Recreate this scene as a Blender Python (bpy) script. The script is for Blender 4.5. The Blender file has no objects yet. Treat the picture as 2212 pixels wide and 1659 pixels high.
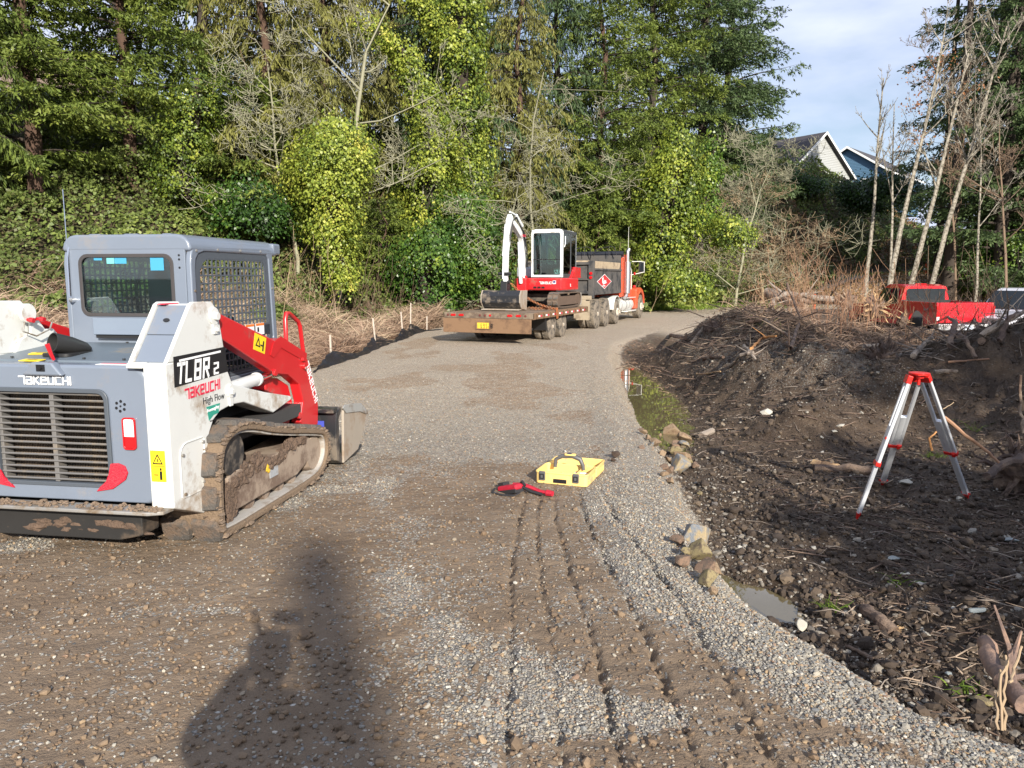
import bpy, bmesh, math, random
import numpy as np
from mathutils import Vector, Matrix, noise as mnoise
random.seed(7); rng = np.random.default_rng(7)
SC = bpy.context.scene
COL = SC.collection
R = math.radians
# ------------------------------------------------------------------ camera, sky, sun, exposure
PITCH = 7.9; EYE = 1.8
cam = bpy.data.cameras.new('camera'); camo = bpy.data.objects.new('camera', cam); COL.objects.link(camo)
camo.location = (0, 0, EYE); camo.rotation_euler = (R(90 - PITCH), 0, 0)
cam.sensor_width = 36; cam.lens = 27.05; cam.clip_start = .04; cam.clip_end = 2000
SC.camera = camo
SUN_EL = 23.2; SUN_AZ = R(180 - 17.3)        # compass angle of the sun from +Y towards +X
sv = Vector((math.sin(SUN_AZ) * math.cos(R(SUN_EL)), math.cos(SUN_AZ) * math.cos(R(SUN_EL)), math.sin(R(SUN_EL))))
sl = bpy.data.lights.new('sun', 'SUN'); sl.energy = 5.0; sl.angle = R(.55); sl.color = (1, .93, .82)
so = bpy.data.objects.new('sun', sl); COL.objects.link(so); so.rotation_euler = sv.to_track_quat('Z', 'Y').to_euler()
W = bpy.data.worlds.new('World'); SC.world = W; W.use_nodes = True
nt = W.node_tree; nt.nodes.clear()
wo = nt.nodes.new('ShaderNodeOutputWorld'); bg = nt.nodes.new('ShaderNodeBackground'); sky = nt.nodes.new('ShaderNodeTexSky')
sky.sky_type = 'NISHITA'; sky.sun_disc = False; sky.sun_elevation = R(SUN_EL); sky.sun_rotation = SUN_AZ
sky.air_density = 1.0; sky.dust_density = .6; sky.ozone_density = 1.6
tc = nt.nodes.new('ShaderNodeTexCoord'); mp = nt.nodes.new('ShaderNodeMapping'); mp.inputs['Scale'].default_value = (1.6, 1.6, 5)
nz = nt.nodes.new('ShaderNodeTexNoise'); nz.inputs['Scale'].default_value = 1.7; nz.inputs['Detail'].default_value = 6; nz.inputs['Roughness'].default_value = .52
cr = nt.nodes.new('ShaderNodeValToRGB'); cr.color_ramp.elements[0].position = .40; cr.color_ramp.elements[1].position = .62
cr.color_ramp.elements[0].color = (.30, .30, .30, 1); cr.color_ramp.elements[1].color = (.95, .95, .95, 1)
mx = nt.nodes.new('ShaderNodeMix'); mx.data_type = 'RGBA'; mx.inputs['B'].default_value = (7.0, 7.6, 9.6, 1)
L_ = nt.links.new
L_(tc.outputs['Generated'], mp.inputs['Vector']); L_(mp.outputs['Vector'], nz.inputs['Vector']); L_(nz.outputs['Fac'], cr.inputs['Fac'])
L_(cr.outputs['Color'], mx.inputs['Factor']); L_(sky.outputs['Color'], mx.inputs['A']); L_(mx.outputs['Result'], bg.inputs['Color']); L_(bg.outputs['Background'], wo.inputs['Surface'])
bg.inputs['Strength'].default_value = .078
vs = SC.view_settings; vs.view_transform = 'Standard'; vs.look = 'None'; vs.gamma = 1; vs.use_curve_mapping = False; vs.exposure = .72
SC.cycles.max_bounces = 6; SC.cycles.transparent_max_bounces = 10; SC.cycles.diffuse_bounces = 3; SC.cycles.glossy_bounces = 3; SC.cycles.transmission_bounces = 5
try: SC.cycles.use_denoising = True
except Exception: pass

# ------------------------------------------------------------------ noise in numpy
def _h(ix, iy, s):
    n = (ix * 374761393 + iy * 668265263 + s * 974711) & 0xffffffff
    n = ((n ^ (n >> 13)) * 1274126177) & 0xffffffff
    return ((n ^ (n >> 16)) & 0xffff) / 65535.0
def vn(x, y, s=0):
    x = np.asarray(x, float); y = np.asarray(y, float)
    ix = np.floor(x).astype(np.int64); iy = np.floor(y).astype(np.int64); fx = x - ix; fy = y - iy
    fx = fx * fx * (3 - 2 * fx); fy = fy * fy * (3 - 2 * fy)
    a = _h(ix, iy, s); b = _h(ix + 1, iy, s); c = _h(ix, iy + 1, s); d = _h(ix + 1, iy + 1, s)
    return (a + (b - a) * fx) * (1 - fy) + (c + (d - c) * fx) * fy
def fbm(x, y, s=0, o=4):
    t = 0; a = .5; f = 1
    for k in range(o):
        t = t + a * vn(x * f, y * f, s + k * 17); a *= .5; f *= 2.03
    return t / (1 - .5 ** o)
def ss(t):
    t = np.clip(t, 0, 1); return t * t * (3 - 2 * t)
# ------------------------------------------------------------------ terrain
RY = [-40, 1.5, 2.7, 3.0, 3.6, 4.2, 5.5, 8.2, 11.9, 16.6, 21.4, 27, 34, 45, 60, 90]
RX = [4.5, 2.9, 1.95, 1.6, 1.38, 1.16, 1.16, 1.4, 1.62, 2.05, 2.7, 5.0, 9.5, 15, 24, 30]
LY = [-40, 2, 6, 9, 12, 15, 20, 26, 30, 36, 40, 48, 58]
LX = [-9, -9, -8.0, -6.2, -4.9, -3.85, -3.35, -3.0, -1.8, 2.2, 6, 12, 18]
TX = [-80, -25, -12, -7.5, -3, 2, 7, 13, 19, 30, 40, 70]
TY = [2, 13, 18, 24, 31, 36.5, 42, 50, 58.5, 64, 64, 58]
HX = [-80, -10, 5, 15, 33, 43, 80]
HH = [11, 10.3, 10, 11.5, 12.3, 4.5, 4]
GA = [(5.6, 18.0, 1.8, 2.0, 2.2, 1.22), (8.9, 19.5, 2.8, 2.0, 2.5, .75), (4.6, 13.4, 1.3, 2.2, 3, .80), (8.4, 11.6, 2.9, .75, 2.6, 1.25),
      (7.6, 9.0, 1.25, 2.0, 2.5, 1.0), (3.45, 4.1, .6, .8, .8, .5), (4.25, 10.3, .8, .5, .7, .36), (5.6, 10.9, .5, .4, .5, .35), (12, 15, 3, 2, 3, .9), (3.8, 7.75, .35, .2, .25, .10),
      (2.6, 6.0, .5, .3, .3, .05)]
def toe_s(x, y): return (y - np.interp(x, TX, TY)) * .8
def hgt(x, y):
    x = np.asarray(x, float); y = np.asarray(y, float)
    xr = np.interp(y, RY, RX) + .10 * (fbm(y * 1.3, y * 0 + 3, 5, 3) - .5)
    xl = np.interp(y, LY, LX) + .25 * (fbm(y * .8, y * 0 + 9, 6, 2) - .5)
    sr = x - xr; s_l = xl - x
    wr = np.interp(y, [0, 4, 8, 18, 22, 30], [.55, .5, .5, .5, 1.0, 2.5])
    dr = np.interp(y, [0, 20, 28, 45], [.36, .36, .25, .0])
    R_ = ss(sr / wr); L2 = ss(s_l / 1.6)
    h = -dr * R_ - .5 * L2 * ss((y - 5) / 3) * (1 - ss((y - 34) / 4)) + .95 * ss((s_l - 1.2) / 6) * ss((y - 6) / 4) * (1 - ss((y - 30) / 5))
    # road crown and long waves, windrow of loose gravel at the right edge
    h = h + .03 * (fbm(x * .5, y * .5, 1, 3) - .5) * (1 - R_)
    h = h + .035 * np.exp(-((sr + .25) / .16) ** 2) * (1 - ss((y - 10) / 10)) * (.4 + fbm(x * 2, y * 2, 44, 2))
    # wheel and track prints
    near = 1 - ss((y - 5.2) / 2.0)
    onr = ss((-sr - .12) / .15)
    wob = .05 * (fbm(y * .9, y * 0, 31, 2) - .5)
    g = 0
    for k, (xk, sl_) in enumerate([(-.03, .02), (.18, .0), (.40, -.02), (.68, -.03), (.97, -.05)]):
        xc = xk + sl_ * (y - 3) + wob + .10 * ss((y - 4) / 3) * (k - 2) * -.4
        per = .55 + .45 * np.sign(np.sin(y * 2 * np.pi / .105 + k * 1.3)) * 1.0
        g = g + np.exp(-((x - xc - .012 * (vn(y * 14, y * 0 + k, 62) - .5) * 2) / (.015 + .008 * vn(y * 9, y * 0 + k, 63))) ** 2) * np.clip(per, .62, 1) * (.35 + 1.3 * vn(y * 3, y * 0 + k, 61))
    lat = np.exp(-((((y + .06 * x + .02 * vn(x * 9, y * 2, 8)) / .21) % 1 - .5) / .09) ** 2) * ss((x - .1) / .2) * ss((1.25 - x) / .3)
    h = h - (.036 * g + .004 * lat) * near * onr
    g2 = 0
    for xk in (-2.55, -2.2, -1.85): g2 = g2 + np.exp(-((x - xk - .1 * np.sin(y)) / .05) ** 2)
    h = h - .010 * g2 * near * onr
    h = h + (.012 * (fbm(x * 9, y * 9, 70, 3) - .5) + .016 * (fbm(x * 3, y * 3, 71, 2) - .5)) * (1 - R_) * (1 - ss((y - 14) / 8))
    # mud pit, mounds and banks on the right
    m = 0
    wxx = x + .5 * (fbm(x * .9, y * .9, 80, 3) - .5); wyy = y + .6 * (fbm(x * .9, y * .9, 90, 3) - .5)
    for cx, cy, rx, ryf, ryb, a in GA:
        dy = wyy - cy; ry = np.where(dy < 0, ryf, ryb)
        m = m + a * np.exp(-(((wxx - cx) / rx) ** 2 + (dy / ry) ** 2))
    m = m * R_
    rough = .05 + .42 * np.clip(m, 0, 1)
    rid = 1 - np.abs(2 * fbm(x * 1.6, y * 1.6, 100, 4) - 1)
    h = h + m + (rough * (rid - .78) + .7 * rough * (fbm(x * 5, y * 5, 110, 4) - .5) + (.035 + .10 * np.clip(m, 0, 1)) * (np.abs(2 * fbm(x * 9, y * 9, 111, 3) - 1) - .25) * ss((2.2 - np.abs(x - 3.6) + ss((y - 8)) * 30) / 1.0 + 1)) * R_ * (1 - ss((y - 24) / 6))
    h = h - .045 * np.exp(-((((x - 2.02) * .4 + (y - 7) * .15) / .035) ** 2)) * np.exp(-((y - 6.8) / 1.4) ** 2) * R_
    # puddle basins
    for cx, cy, rx, ry, a in [(2.10, 11.0, .52, 1.3, .10), (2.55, 13.9, .82, 2.6, .12), (2.75, 17.6, .62, 2.6, .12), (1.72, 5.0, .26, .36, .07), (1.55, 5.35, .14, .3, .05)]:
        mb = np.exp(-(((x - cx + .15 * (fbm(y * 2.2, x * 2, 77, 2) - .5)) / rx) ** 2 + ((y - cy) / ry) ** 2) ** 1.3) * R_; h = h * (1 - mb) + (-.41 - a) * mb
    # left ditch roughness
    h = h + .25 * (fbm(x * .7, y * .7, 120, 3) - .5) * L2 * ss((y - 5) / 3)
    # hillside
    s = toe_s(x, y); H = np.interp(x, HX, HH)
    run = np.interp(x, [-20, 10, 25], [20, 21, 19])
    h = h + H * ss(s / run * .93 + .07 * ss(s / 3)) * ss(s / 1.0) + .9 * (fbm(x * .35, y * .35, 130, 4) - .5) * ss(s / 3)
    # ramp terrace on the far right
    h = h + 2.0 * ss((x - 19) / 9) * ss((y - 48.5 - .05 * x) / 6.5) * (1 - ss(s / 4) * .2)
    return h
def hz(x, y): return float(hgt(np.array([x]), np.array([y]))[0])
def P(u, v, z=0.0):
    """ground point seen at (u, v) of the photograph scaled to 2212 px wide, at height z"""
    a = (u - 1106) / 1662.; b = (v - 829.5) / 1662.; p = R(PITCH)
    wy = math.cos(p) - b * math.sin(p); wz = -(math.sin(p) + b * math.cos(p)); t = (z - EYE) / wz
    return (a * t, wy * t)
def PG(u, v):
    """where the line of sight through (u, v) first meets the terrain"""
    a = (u - 1106) / 1662.; b = (v - 829.5) / 1662.; p = R(PITCH)
    wy = math.cos(p) - b * math.sin(p); wz = -(math.sin(p) + b * math.cos(p))
    t = np.exp(np.linspace(math.log(1.8), math.log(120), 1500)); x = a * t; y = wy * t; z = EYE + wz * t
    k = np.argmax(z < hgt(x, y)); return (x[k], y[k], float(hgt(x[k:k+1], y[k:k+1])[0]))
def D(u, d):
    """x, y at image column u and distance d along +Y"""
    return ((u - 1106) / 1662. * d * .99, d)

# ------------------------------------------------------------------ materials
MATS = {}
def _n(t, k, **kw):
    n = t.nodes.new(k)
    for a, b in kw.items():
        if a in n.inputs: n.inputs[a].default_value = b
        else: setattr(n, a, b)
    return n
def M(name, col, rough=.5, metal=0, var=.15, scale=6, bump=0, bscale=60, dirt=0, dcol=(.17, .12, .08), dscale=3, coat=0, spec=.5, emit=None):
    if name in MATS: return MATS[name]
    m = bpy.data.materials.new(name); m.use_nodes = True; t = m.node_tree; b = t.nodes['Principled BSDF']; l = t.links.new
    b.inputs['Roughness'].default_value = rough; b.inputs['Metallic'].default_value = metal; b.inputs['Specular IOR Level'].default_value = spec
    b.inputs['Coat Weight'].default_value = coat
    tc = _n(t, 'ShaderNodeTexCoord'); no = _n(t, 'ShaderNodeTexNoise', Scale=scale, Detail=5.0, Roughness=.6); l(tc.outputs['Object'], no.inputs['Vector'])
    mix = _n(t, 'ShaderNodeMix', data_type='RGBA'); l(no.outputs['Fac'], mix.inputs['Factor'])
    mix.inputs['A'].default_value = tuple(c * (1 - var) for c in col) + (1,); mix.inputs['B'].default_value = tuple(min(1, c * (1 + var)) for c in col) + (1,)
    out = mix.outputs['Result']
    if dirt:
        n2 = _n(t, 'ShaderNodeTexNoise', Scale=dscale, Detail=8.0, Roughness=.68); l(tc.outputs['Object'], n2.inputs['Vector'])
        r = _n(t, 'ShaderNodeValToRGB'); r.color_ramp.elements[0].position = max(0, .62 - dirt * .45); r.color_ramp.elements[1].position = max(.05, .72 - dirt * .38)
        l(n2.outputs['Fac'], r.inputs['Fac'])
        m2 = _n(t, 'ShaderNodeMix', data_type='RGBA'); l(r.outputs['Color'], m2.inputs['Factor']); l(out, m2.inputs['A']); m2.inputs['B'].default_value = tuple(dcol) + (1,)
        out = m2.outputs['Result']
        mr = _n(t, 'ShaderNodeMapRange'); mr.inputs['To Min'].default_value = rough; mr.inputs['To Max'].default_value = .92
        l(r.outputs['Color'], mr.inputs['Value']); l(mr.outputs['Result'], b.inputs['Roughness'])
    l(out, b.inputs['Base Color'])
    if bump:
        n3 = _n(t, 'ShaderNodeTexNoise', Scale=bscale, Detail=6.0, Roughness=.65); l(tc.outputs['Object'], n3.inputs['Vector'])
        bp = _n(t, 'ShaderNodeBump', Strength=min(1, bump), Distance=.02 * max(1, bump)); l(n3.outputs['Fac'], bp.inputs['Height']); l(bp.outputs['Normal'], b.inputs['Normal'])
    if emit: b.inputs['Emission Color'].default_value = tuple(emit) + (1,); b.inputs['Emission Strength'].default_value = 1
    MATS[name] = m; return m
def glass(name, tint=(.75, .85, .85), alpha=.35):
    if name in MATS: return MATS[name]
    m = bpy.data.materials.new(name); m.use_nodes = True; t = m.node_tree; t.nodes.clear(); l = t.links.new
    o = _n(t, 'ShaderNodeOutputMaterial'); g = _n(t, 'ShaderNodeBsdfGlossy', Roughness=.02); tr = _n(t, 'ShaderNodeBsdfTransparent'); tr.inputs['Color'].default_value = tint + (1,)
    fr = _n(t, 'ShaderNodeFresnel', IOR=1.5); ad = _n(t, 'ShaderNodeMath', operation='ADD'); ad.inputs[1].default_value = alpha * .3
    mi = _n(t, 'ShaderNodeMixShader'); l(fr.outputs[0], ad.inputs[0]); l(ad.outputs[0], mi.inputs[0]); l(tr.outputs[0], mi.inputs[1]); l(g.outputs[0], mi.inputs[2]); l(mi.outputs[0], o.inputs[0])
    MATS[name] = m; return m
def ramp(t, stops, mode='LINEAR'):
    r = _n(t, 'ShaderNodeValToRGB'); e = r.color_ramp.elements; r.color_ramp.interpolation = mode
    while len(e) < len(stops): e.new(.5)
    for el, (p, c) in zip(e, stops): el.position = p; el.color = tuple(c) + (1,)
    return r
def LEAF(name, stops, rough=.55, trans=.25):
    if name in MATS: return MATS[name]
    m = bpy.data.materials.new(name); m.use_nodes = True; t = m.node_tree; t.nodes.clear(); l = t.links.new
    o = _n(t, 'ShaderNodeOutputMaterial'); b = _n(t, 'ShaderNodeBsdfPrincipled', Roughness=rough); b.inputs['Specular IOR Level'].default_value = .35
    at = _n(t, 'ShaderNodeAttribute'); at.attribute_name = 'tint'; r = ramp(t, stops); l(at.outputs['Fac'], r.inputs['Fac']); l(r.outputs['Color'], b.inputs['Base Color'])
    tl = _n(t, 'ShaderNodeBsdfTranslucent'); l(r.outputs['Color'], tl.inputs['Color']); mi = _n(t, 'ShaderNodeMixShader'); mi.inputs[0].default_value = trans
    l(b.outputs[0], mi.inputs[1]); l(tl.outputs[0], mi.inputs[2]); l(mi.outputs[0], o.inputs[0]); MATS[name] = m; return m

# ------------------------------------------------------------------ objects
def thing(name, label, cat, loc=(0, 0, 0), rz=0, group=None, rx=0, ry=0):
    o = bpy.data.objects.new(name, None); COL.objects.link(o); o.location = loc; o.rotation_euler = (rx, ry, rz); o.empty_display_size = .2
    o['label'] = label; o['category'] = cat
    if group: o['group'] = group
    return o
def tag(o, label, cat, group=None, kind=None):
    if label: o['label'] = label
    if cat: o['category'] = cat
    if group: o['group'] = group
    if kind: o['kind'] = kind
    return o
def link(name, me, mat, parent=None, kind=None, label=None):
    o = bpy.data.objects.new(name, me); COL.objects.link(o)
    if parent is not None: o.parent = parent
    if mat is not None and not me.materials: me.materials.append(mat)
    if kind: o['kind'] = kind
    if label: o['label'] = label
    return o
def npmesh(name, V, F, smooth=False, tint=None, n=None):
    """F: (M,3) or (M,4) int array"""
    V = np.ascontiguousarray(V, dtype=np.float32); F = np.ascontiguousarray(F, dtype=np.int32)
    me = bpy.data.meshes.new(name); k = F.shape[1]
    me.vertices.add(len(V)); me.vertices.foreach_set('co', V.ravel())
    me.loops.add(F.size); me.loops.foreach_set('vertex_index', F.ravel())
    me.polygons.add(len(F)); me.polygons.foreach_set('loop_start', np.arange(0, F.size, k, dtype=np.int32))
    me.polygons.foreach_set('loop_total', np.full(len(F), k, dtype=np.int32))
    if smooth: me.polygons.foreach_set('use_smooth', np.ones(len(F), dtype=bool))
    me.update(calc_edges=True)
    if tint is not None:
        a = me.attributes.new('tint', 'FLOAT', 'POINT'); a.data.foreach_set('value', np.ascontiguousarray(tint, dtype=np.float32))
    return me
def copy_thing(root, loc, rz=0, s=1, label=None, group=None, name=None):
    r = root.copy(); COL.objects.link(r); r.location = loc; r.rotation_euler = (root.rotation_euler[0], root.rotation_euler[1], rz); r.scale = (s, s, s) if not hasattr(s, '__len__') else s
    if label: r['label'] = label
    if group: r['group'] = group
    for ch in root.children:
        c = ch.copy(); COL.objects.link(c); c.parent = r
        for g in ch.children:
            d = g.copy(); COL.objects.link(d); d.parent = c
    return r
def rrect(x0, x1, y0, y1, r, n=4):
    if not hasattr(r, '__len__'): r = (r,) * 4
    pts = []
    for (cx, cy, a0, rr) in ((x1 - r[0], y0 + r[0], -90, r[0]), (x1 - r[1], y1 - r[1], 0, r[1]), (x0 + r[2], y1 - r[2], 90, r[2]), (x0 + r[3], y0 + r[3], 180, r[3])):
        for k in range(n + 1):
            a = R(a0 + 90 * k / n); pts.append((cx + rr * math.cos(a), cy + rr * math.sin(a)))
    return pts
def ell(cx, cy, rx, ry=None, n=20, a0=0):
    ry = ry or rx; return [(cx + rx * math.cos(a0 + 2 * math.pi * k / n), cy + ry * math.sin(a0 + 2 * math.pi * k / n)) for k in range(n)]
class S:
    def __init__(s): s.v = []; s.f = []
    def add(s, vs, fs, m=None):
        b = len(s.v); s.v += [tuple(m @ Vector(v)) if m else tuple(v) for v in vs]; s.f += [tuple(i + b for i in f) for f in fs]; return s
    def box(s, c, d, m=None, rz=0, rx=0, ry=0):
        x, y, z = d[0] / 2, d[1] / 2, d[2] / 2
        mm = Matrix.Translation(c) @ Matrix.Rotation(rz, 4, 'Z') @ Matrix.Rotation(ry, 4, 'Y') @ Matrix.Rotation(rx, 4, 'X')
        if m: mm = m @ mm
        return s.add([(i * x, j * y, k * z) for i in (-1, 1) for j in (-1, 1) for k in (-1, 1)], [(0, 1, 3, 2), (4, 6, 7, 5), (0, 4, 5, 1), (2, 3, 7, 6), (0, 2, 6, 4), (1, 5, 7, 3)], mm)
    def bb(s, x0, x1, y0, y1, z0, z1): return s.box(((x0 + x1) / 2, (y0 + y1) / 2, (z0 + z1) / 2), (abs(x1 - x0), abs(y1 - y0), abs(z1 - z0)))
    def _m(s, ax, p, a):
        return (a, p[0], p[1]) if ax == 'x' else (p[0], a, p[1]) if ax == 'y' else (p[0], p[1], a)
    def prism(s, pts, ax, a0, a1, m=None, top=None):
        n = len(pts); top = top or pts
        return s.add([s._m(ax, p, a0) for p in pts] + [s._m(ax, p, a1) for p in top], [tuple(range(n)), tuple(range(2 * n - 1, n - 1, -1))] + [(i, (i + 1) % n, n + (i + 1) % n, n + i) for i in range(n)], m)
    def ring(s, o, i, ax, a0, a1, m=None):
        n = len(o); v = [s._m(ax, p, a0) for p in o] + [s._m(ax, p, a0) for p in i] + [s._m(ax, p, a1) for p in o] + [s._m(ax, p, a1) for p in i]; f = []
        for k in range(n):
            j = (k + 1) % n; f += [(k, j, n + j, n + k), (2 * n + k, 3 * n + k, 3 * n + j, 2 * n + j), (k, 2 * n + k, 2 * n + j, j), (n + k, n + j, 3 * n + j, 3 * n + k)]
        return s.add(v, f, m)
    def tube(s, path, r, n=8, cap=True, m=None, flat=None):
        path = [Vector(p) for p in path]; k = len(path); rr = r if hasattr(r, '__len__') else [r] * k; v = []; f = []; up = None
        for i, p in enumerate(path):
            d = (path[min(i + 1, k - 1)] - path[max(i - 1, 0)]).normalized()
            if up is None: up = Vector((0, 0, 1)) if abs(d.z) < .9 else Vector((1, 0, 0))
            a = d.cross(up).normalized(); b = a.cross(d).normalized(); up = b
            for q in range(n):
                t = 2 * math.pi * q / n; v.append(p + (a * math.cos(t) + b * math.sin(t) * (flat or 1)) * rr[i])
        for i in range(k - 1):
            for q in range(n): f.append((i * n + q, i * n + (q + 1) % n, (i + 1) * n + (q + 1) % n, (i + 1) * n + q))
        if cap: f += [tuple(range(n - 1, -1, -1)), tuple(range((k - 1) * n, k * n))]
        return s.add(v, f, m)
    def cyl(s, a, b, r, r2=None, n=16, m=None): return s.tube([a, b], [r, r if r2 is None else r2], n, True, m)
    def lathe(s, prof, c, ax='x', n=24, m=None):
        v = []; f = []; k = len(prof)
        for (r, h) in prof:
            for q in range(n):
                t = 2 * math.pi * q / n; x, y = r * math.cos(t), r * math.sin(t)
                v.append((c[0] + h, c[1] + x, c[2] + y) if ax == 'x' else (c[0] + x, c[1] + h, c[2] + y) if ax == 'y' else (c[0] + x, c[1] + y, c[2] + h))
        for i in range(k - 1):
            for q in range(n): f.append((i * n + q, i * n + (q + 1) % n, (i + 1) * n + (q + 1) % n, (i + 1) * n + q))
        f += [tuple(range(n)), tuple(range((k - 1) * n, k * n))]
        return s.add(v, f, m)
    def blob(s, c, r, seed=0, amp=.25, sub=2, sq=None):
        bm = bmesh.new(); bmesh.ops.create_icosphere(bm, subdivisions=sub, radius=1); vs = []
        for v in bm.verts:
            q = v.co.copy(); k = 1 + amp * mnoise.noise(q * 1.3 + Vector((seed * 3.1, seed, 0))) * 2
            if sq: q = Vector([math.copysign(abs(t) ** sq, t) for t in q])
            vs.append((c[0] + q.x * r[0] * k, c[1] + q.y * r[1] * k, c[2] + q.z * r[2] * k))
        fs = [tuple(v.index for v in f.verts) for f in bm.faces]; bm.free(); return s.add(vs, fs)
    def mesh(s, name, smooth=False):
        me = bpy.data.meshes.new(name); me.from_pydata([tuple(v) for v in s.v], [], s.f)
        bm = bmesh.new(); bm.from_mesh(me); bmesh.ops.recalc_face_normals(bm, faces=bm.faces); bm.to_mesh(me); bm.free()
        if smooth: me.polygons.foreach_set('use_smooth', [True] * len(me.polygons))
        return me
    def obj(s, name, mat, parent=None, bevel=0, seg=2, smooth=None, label=None, kind=None, ang=35):
        me = s.mesh(name, smooth if smooth is not None else bevel > 0); o = link(name, me, mat, parent, kind, label)
        if bevel:
            b = o.modifiers.new('bevel', 'BEVEL'); b.width = bevel; b.segments = seg; b.limit_method = 'ANGLE'; b.angle_limit = R(ang); b.harden_normals = True
            b.use_clamp_overlap = True
        elif smooth: 
            e = o.modifiers.new('split', 'EDGE_SPLIT'); e.split_angle = R(ang)
        return o
GL = {'Y': [[(-.12, 1), (.82, 1)], [(.36, 1), (.30, 0)]], 'T': [[(-.25, 1), (.62, 1), (.62, 0)]], 'a': [[(0, 1), (.8, 1), (.8, 0), (0, 0), (0, .5), (.8, .5)]], 'K': [[(0, 1), (0, 0)], [(.8, 1), (.12, .5), (.8, 0)]],
      'e': [[(.8, 0), (0, 0), (0, 1), (.8, 1), (.8, .5), (0, .5)]], 'U': [[(0, 1), (0, 0), (.8, 0), (.8, 1)]], 'C': [[(.8, 1), (0, 1), (0, 0), (.8, 0)]],
      'H': [[(0, 1), (0, 0)], [(.8, 1), (.8, 0)], [(0, .5), (.8, .5)]], 'I': [[(0, 1), (0, 0)]], 'L': [[(0, 1), (0, 0), (.7, 0)]],
      '8': [[(0, 0), (.8, 0), (.8, 1), (0, 1), (0, 0)], [(0, .5), (.8, .5)]], 'R': [[(0, 0), (0, 1), (.8, 1), (.8, .5), (0, .5)], [(.35, .5), (.8, 0)]],
      '2': [[(0, 1), (.7, 1), (.7, .55), (0, .45), (0, 0), (.7, 0)]], 't': [[(-.2, 1), (2.9, 1)], [(.2, 1), (0, 0)]], '6': [[(.7, 1), (0, 1), (0, 0), (.7, 0), (.7, .5), (0, .5)]],
      '9': [[(0, 0), (.7, 0), (.7, 1), (0, 1), (0, .5), (.7, .5)]], '5': [[(.7, 1), (0, 1), (0, .5), (.7, .5), (.7, 0), (0, 0)]], ' ': []}
def strokes(text, o, ux, uy, h, w=.16, asp=.8, slant=0, lift=.003):
    """stroke lettering: text raised a few mm from the surface it is printed on"""
    s = S(); ux = Vector(ux).normalized(); uy = Vector(uy).normalized(); nn = ux.cross(uy); o = Vector(o); x = 0
    for ch in text:
        for pl in GL[ch]:
            for i in range(len(pl) - 1):
                a = Vector(pl[i]); b = Vector(pl[i + 1]); d = (b - a).normalized(); q = Vector((-d.y, d.x)) * w / 2; a = a - d * w / 2 * .98; b = b + d * w / 2 * .98
                vs = []
                for z in (.0004, lift + .0003 * (i % 2)):
                    for p in (a - q, b - q, b + q, a + q):
                        px = (x + p.x * asp + p.y * slant) * h; vs.append(o + ux * px + uy * (p.y * h) + nn * z)
                s.add(vs, [(0, 1, 2, 3), (7, 6, 5, 4), (0, 4, 5, 1), (1, 5, 6, 2), (2, 6, 7, 3), (3, 7, 4, 0)])
        x += {'I': .35, ' ': .5, 't': 1.15, 'T': .62 * asp + .36, 'Y': .82 * asp + .22}.get(ch, .8 * asp + .36)
    return s
def fontmesh(text, o, ux, uy, h, mat, parent, name='lettering', shear=0):
    c = bpy.data.curves.new(name, 'FONT'); c.body = text; c.size = h; c.shear = shear; c.extrude = .0015; c.resolution_u = 2
    t = bpy.data.objects.new('tmp', c); me = bpy.data.meshes.new_from_object(t)
    bpy.data.objects.remove(t); bpy.data.curves.remove(c)
    ux = Vector(ux).normalized(); uy = Vector(uy).normalized(); n = ux.cross(uy)
    m = Matrix(((ux.x, uy.x, n.x, o[0]), (ux.y, uy.y, n.y, o[1]), (ux.z, uy.z, n.z, o[2]), (0, 0, 0, 1))); me.transform(m)
    me.materials.clear(); return link(name, me, mat, parent)
# ================================================================== THE GROUND
def axis(segs, lo, hi, g=1.07, mx=2.5):
    a = [segs[0][0]]
    for x0, x1, d in segs:
        n = max(1, int(round((x1 - x0) / d))); a += list(np.linspace(x0, x1, n + 1)[1:])
    d = segs[-1][2]
    while a[-1] < hi: d = min(mx, d * g); a.append(a[-1] + d)
    d = segs[0][2]; b = [a[0]]
    while b[-1] > lo: d = min(mx, d * g); b.append(b[-1] - d)
    return np.array(b[::-1][:-1] + a)
XS = axis([(-7, -2, .07), (-2, -.3, .035), (-.3, 1.4, .014), (1.4, 1.7, .022), (1.7, 4.2, .035), (4.2, 9, .055)], -110, 110)
ys = [1.3]
while ys[-1] < 130: ys.append(ys[-1] + min(2.0, max(.022, .0072 * ys[-1], .012 * (ys[-1] - 14))))
yb = [1.3]; d = .05
while yb[-1] > -45: d = min(2.5, d * 1.2); yb.append(yb[-1] - d)
YS = np.array(yb[::-1][:-1] + ys)
GX, GY = np.meshgrid(XS, YS); HZ = hgt(GX.ravel(), GY.ravel())
NX, NY = len(XS), len(YS)
gx, gy = GX.ravel(), GY.ravel()
xr_ = np.interp(gy, RY, RX); xl_ = np.interp(gy, LY, LX); s_ = toe_s(gx, gy)
edge = .12 * (fbm(gx * 3, gy * 3, 200, 3) - .5) * 2
onroad = ss((xr_ + .42 - gx + edge) / .12) * ss((gx - xl_ + .55 + edge) / .25)
yard = ss((gy - 24) / 3) * ss((s_ + 3.2 + edge * 8) / -1.2)*ss((gx-xl_)/1.)* ss(1.0 - (gx - np.interp(gy,[20,30,44,50],[5,8,15,60])) / 3)
terr = ss((gx - 19) / 5) * ss((gy - 54) / 1.5) * (1 - ss((s_ - 1 ) / 2))
zr = np.clip(np.maximum(np.maximum(onroad, yard), terr), 0, 1)
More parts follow.
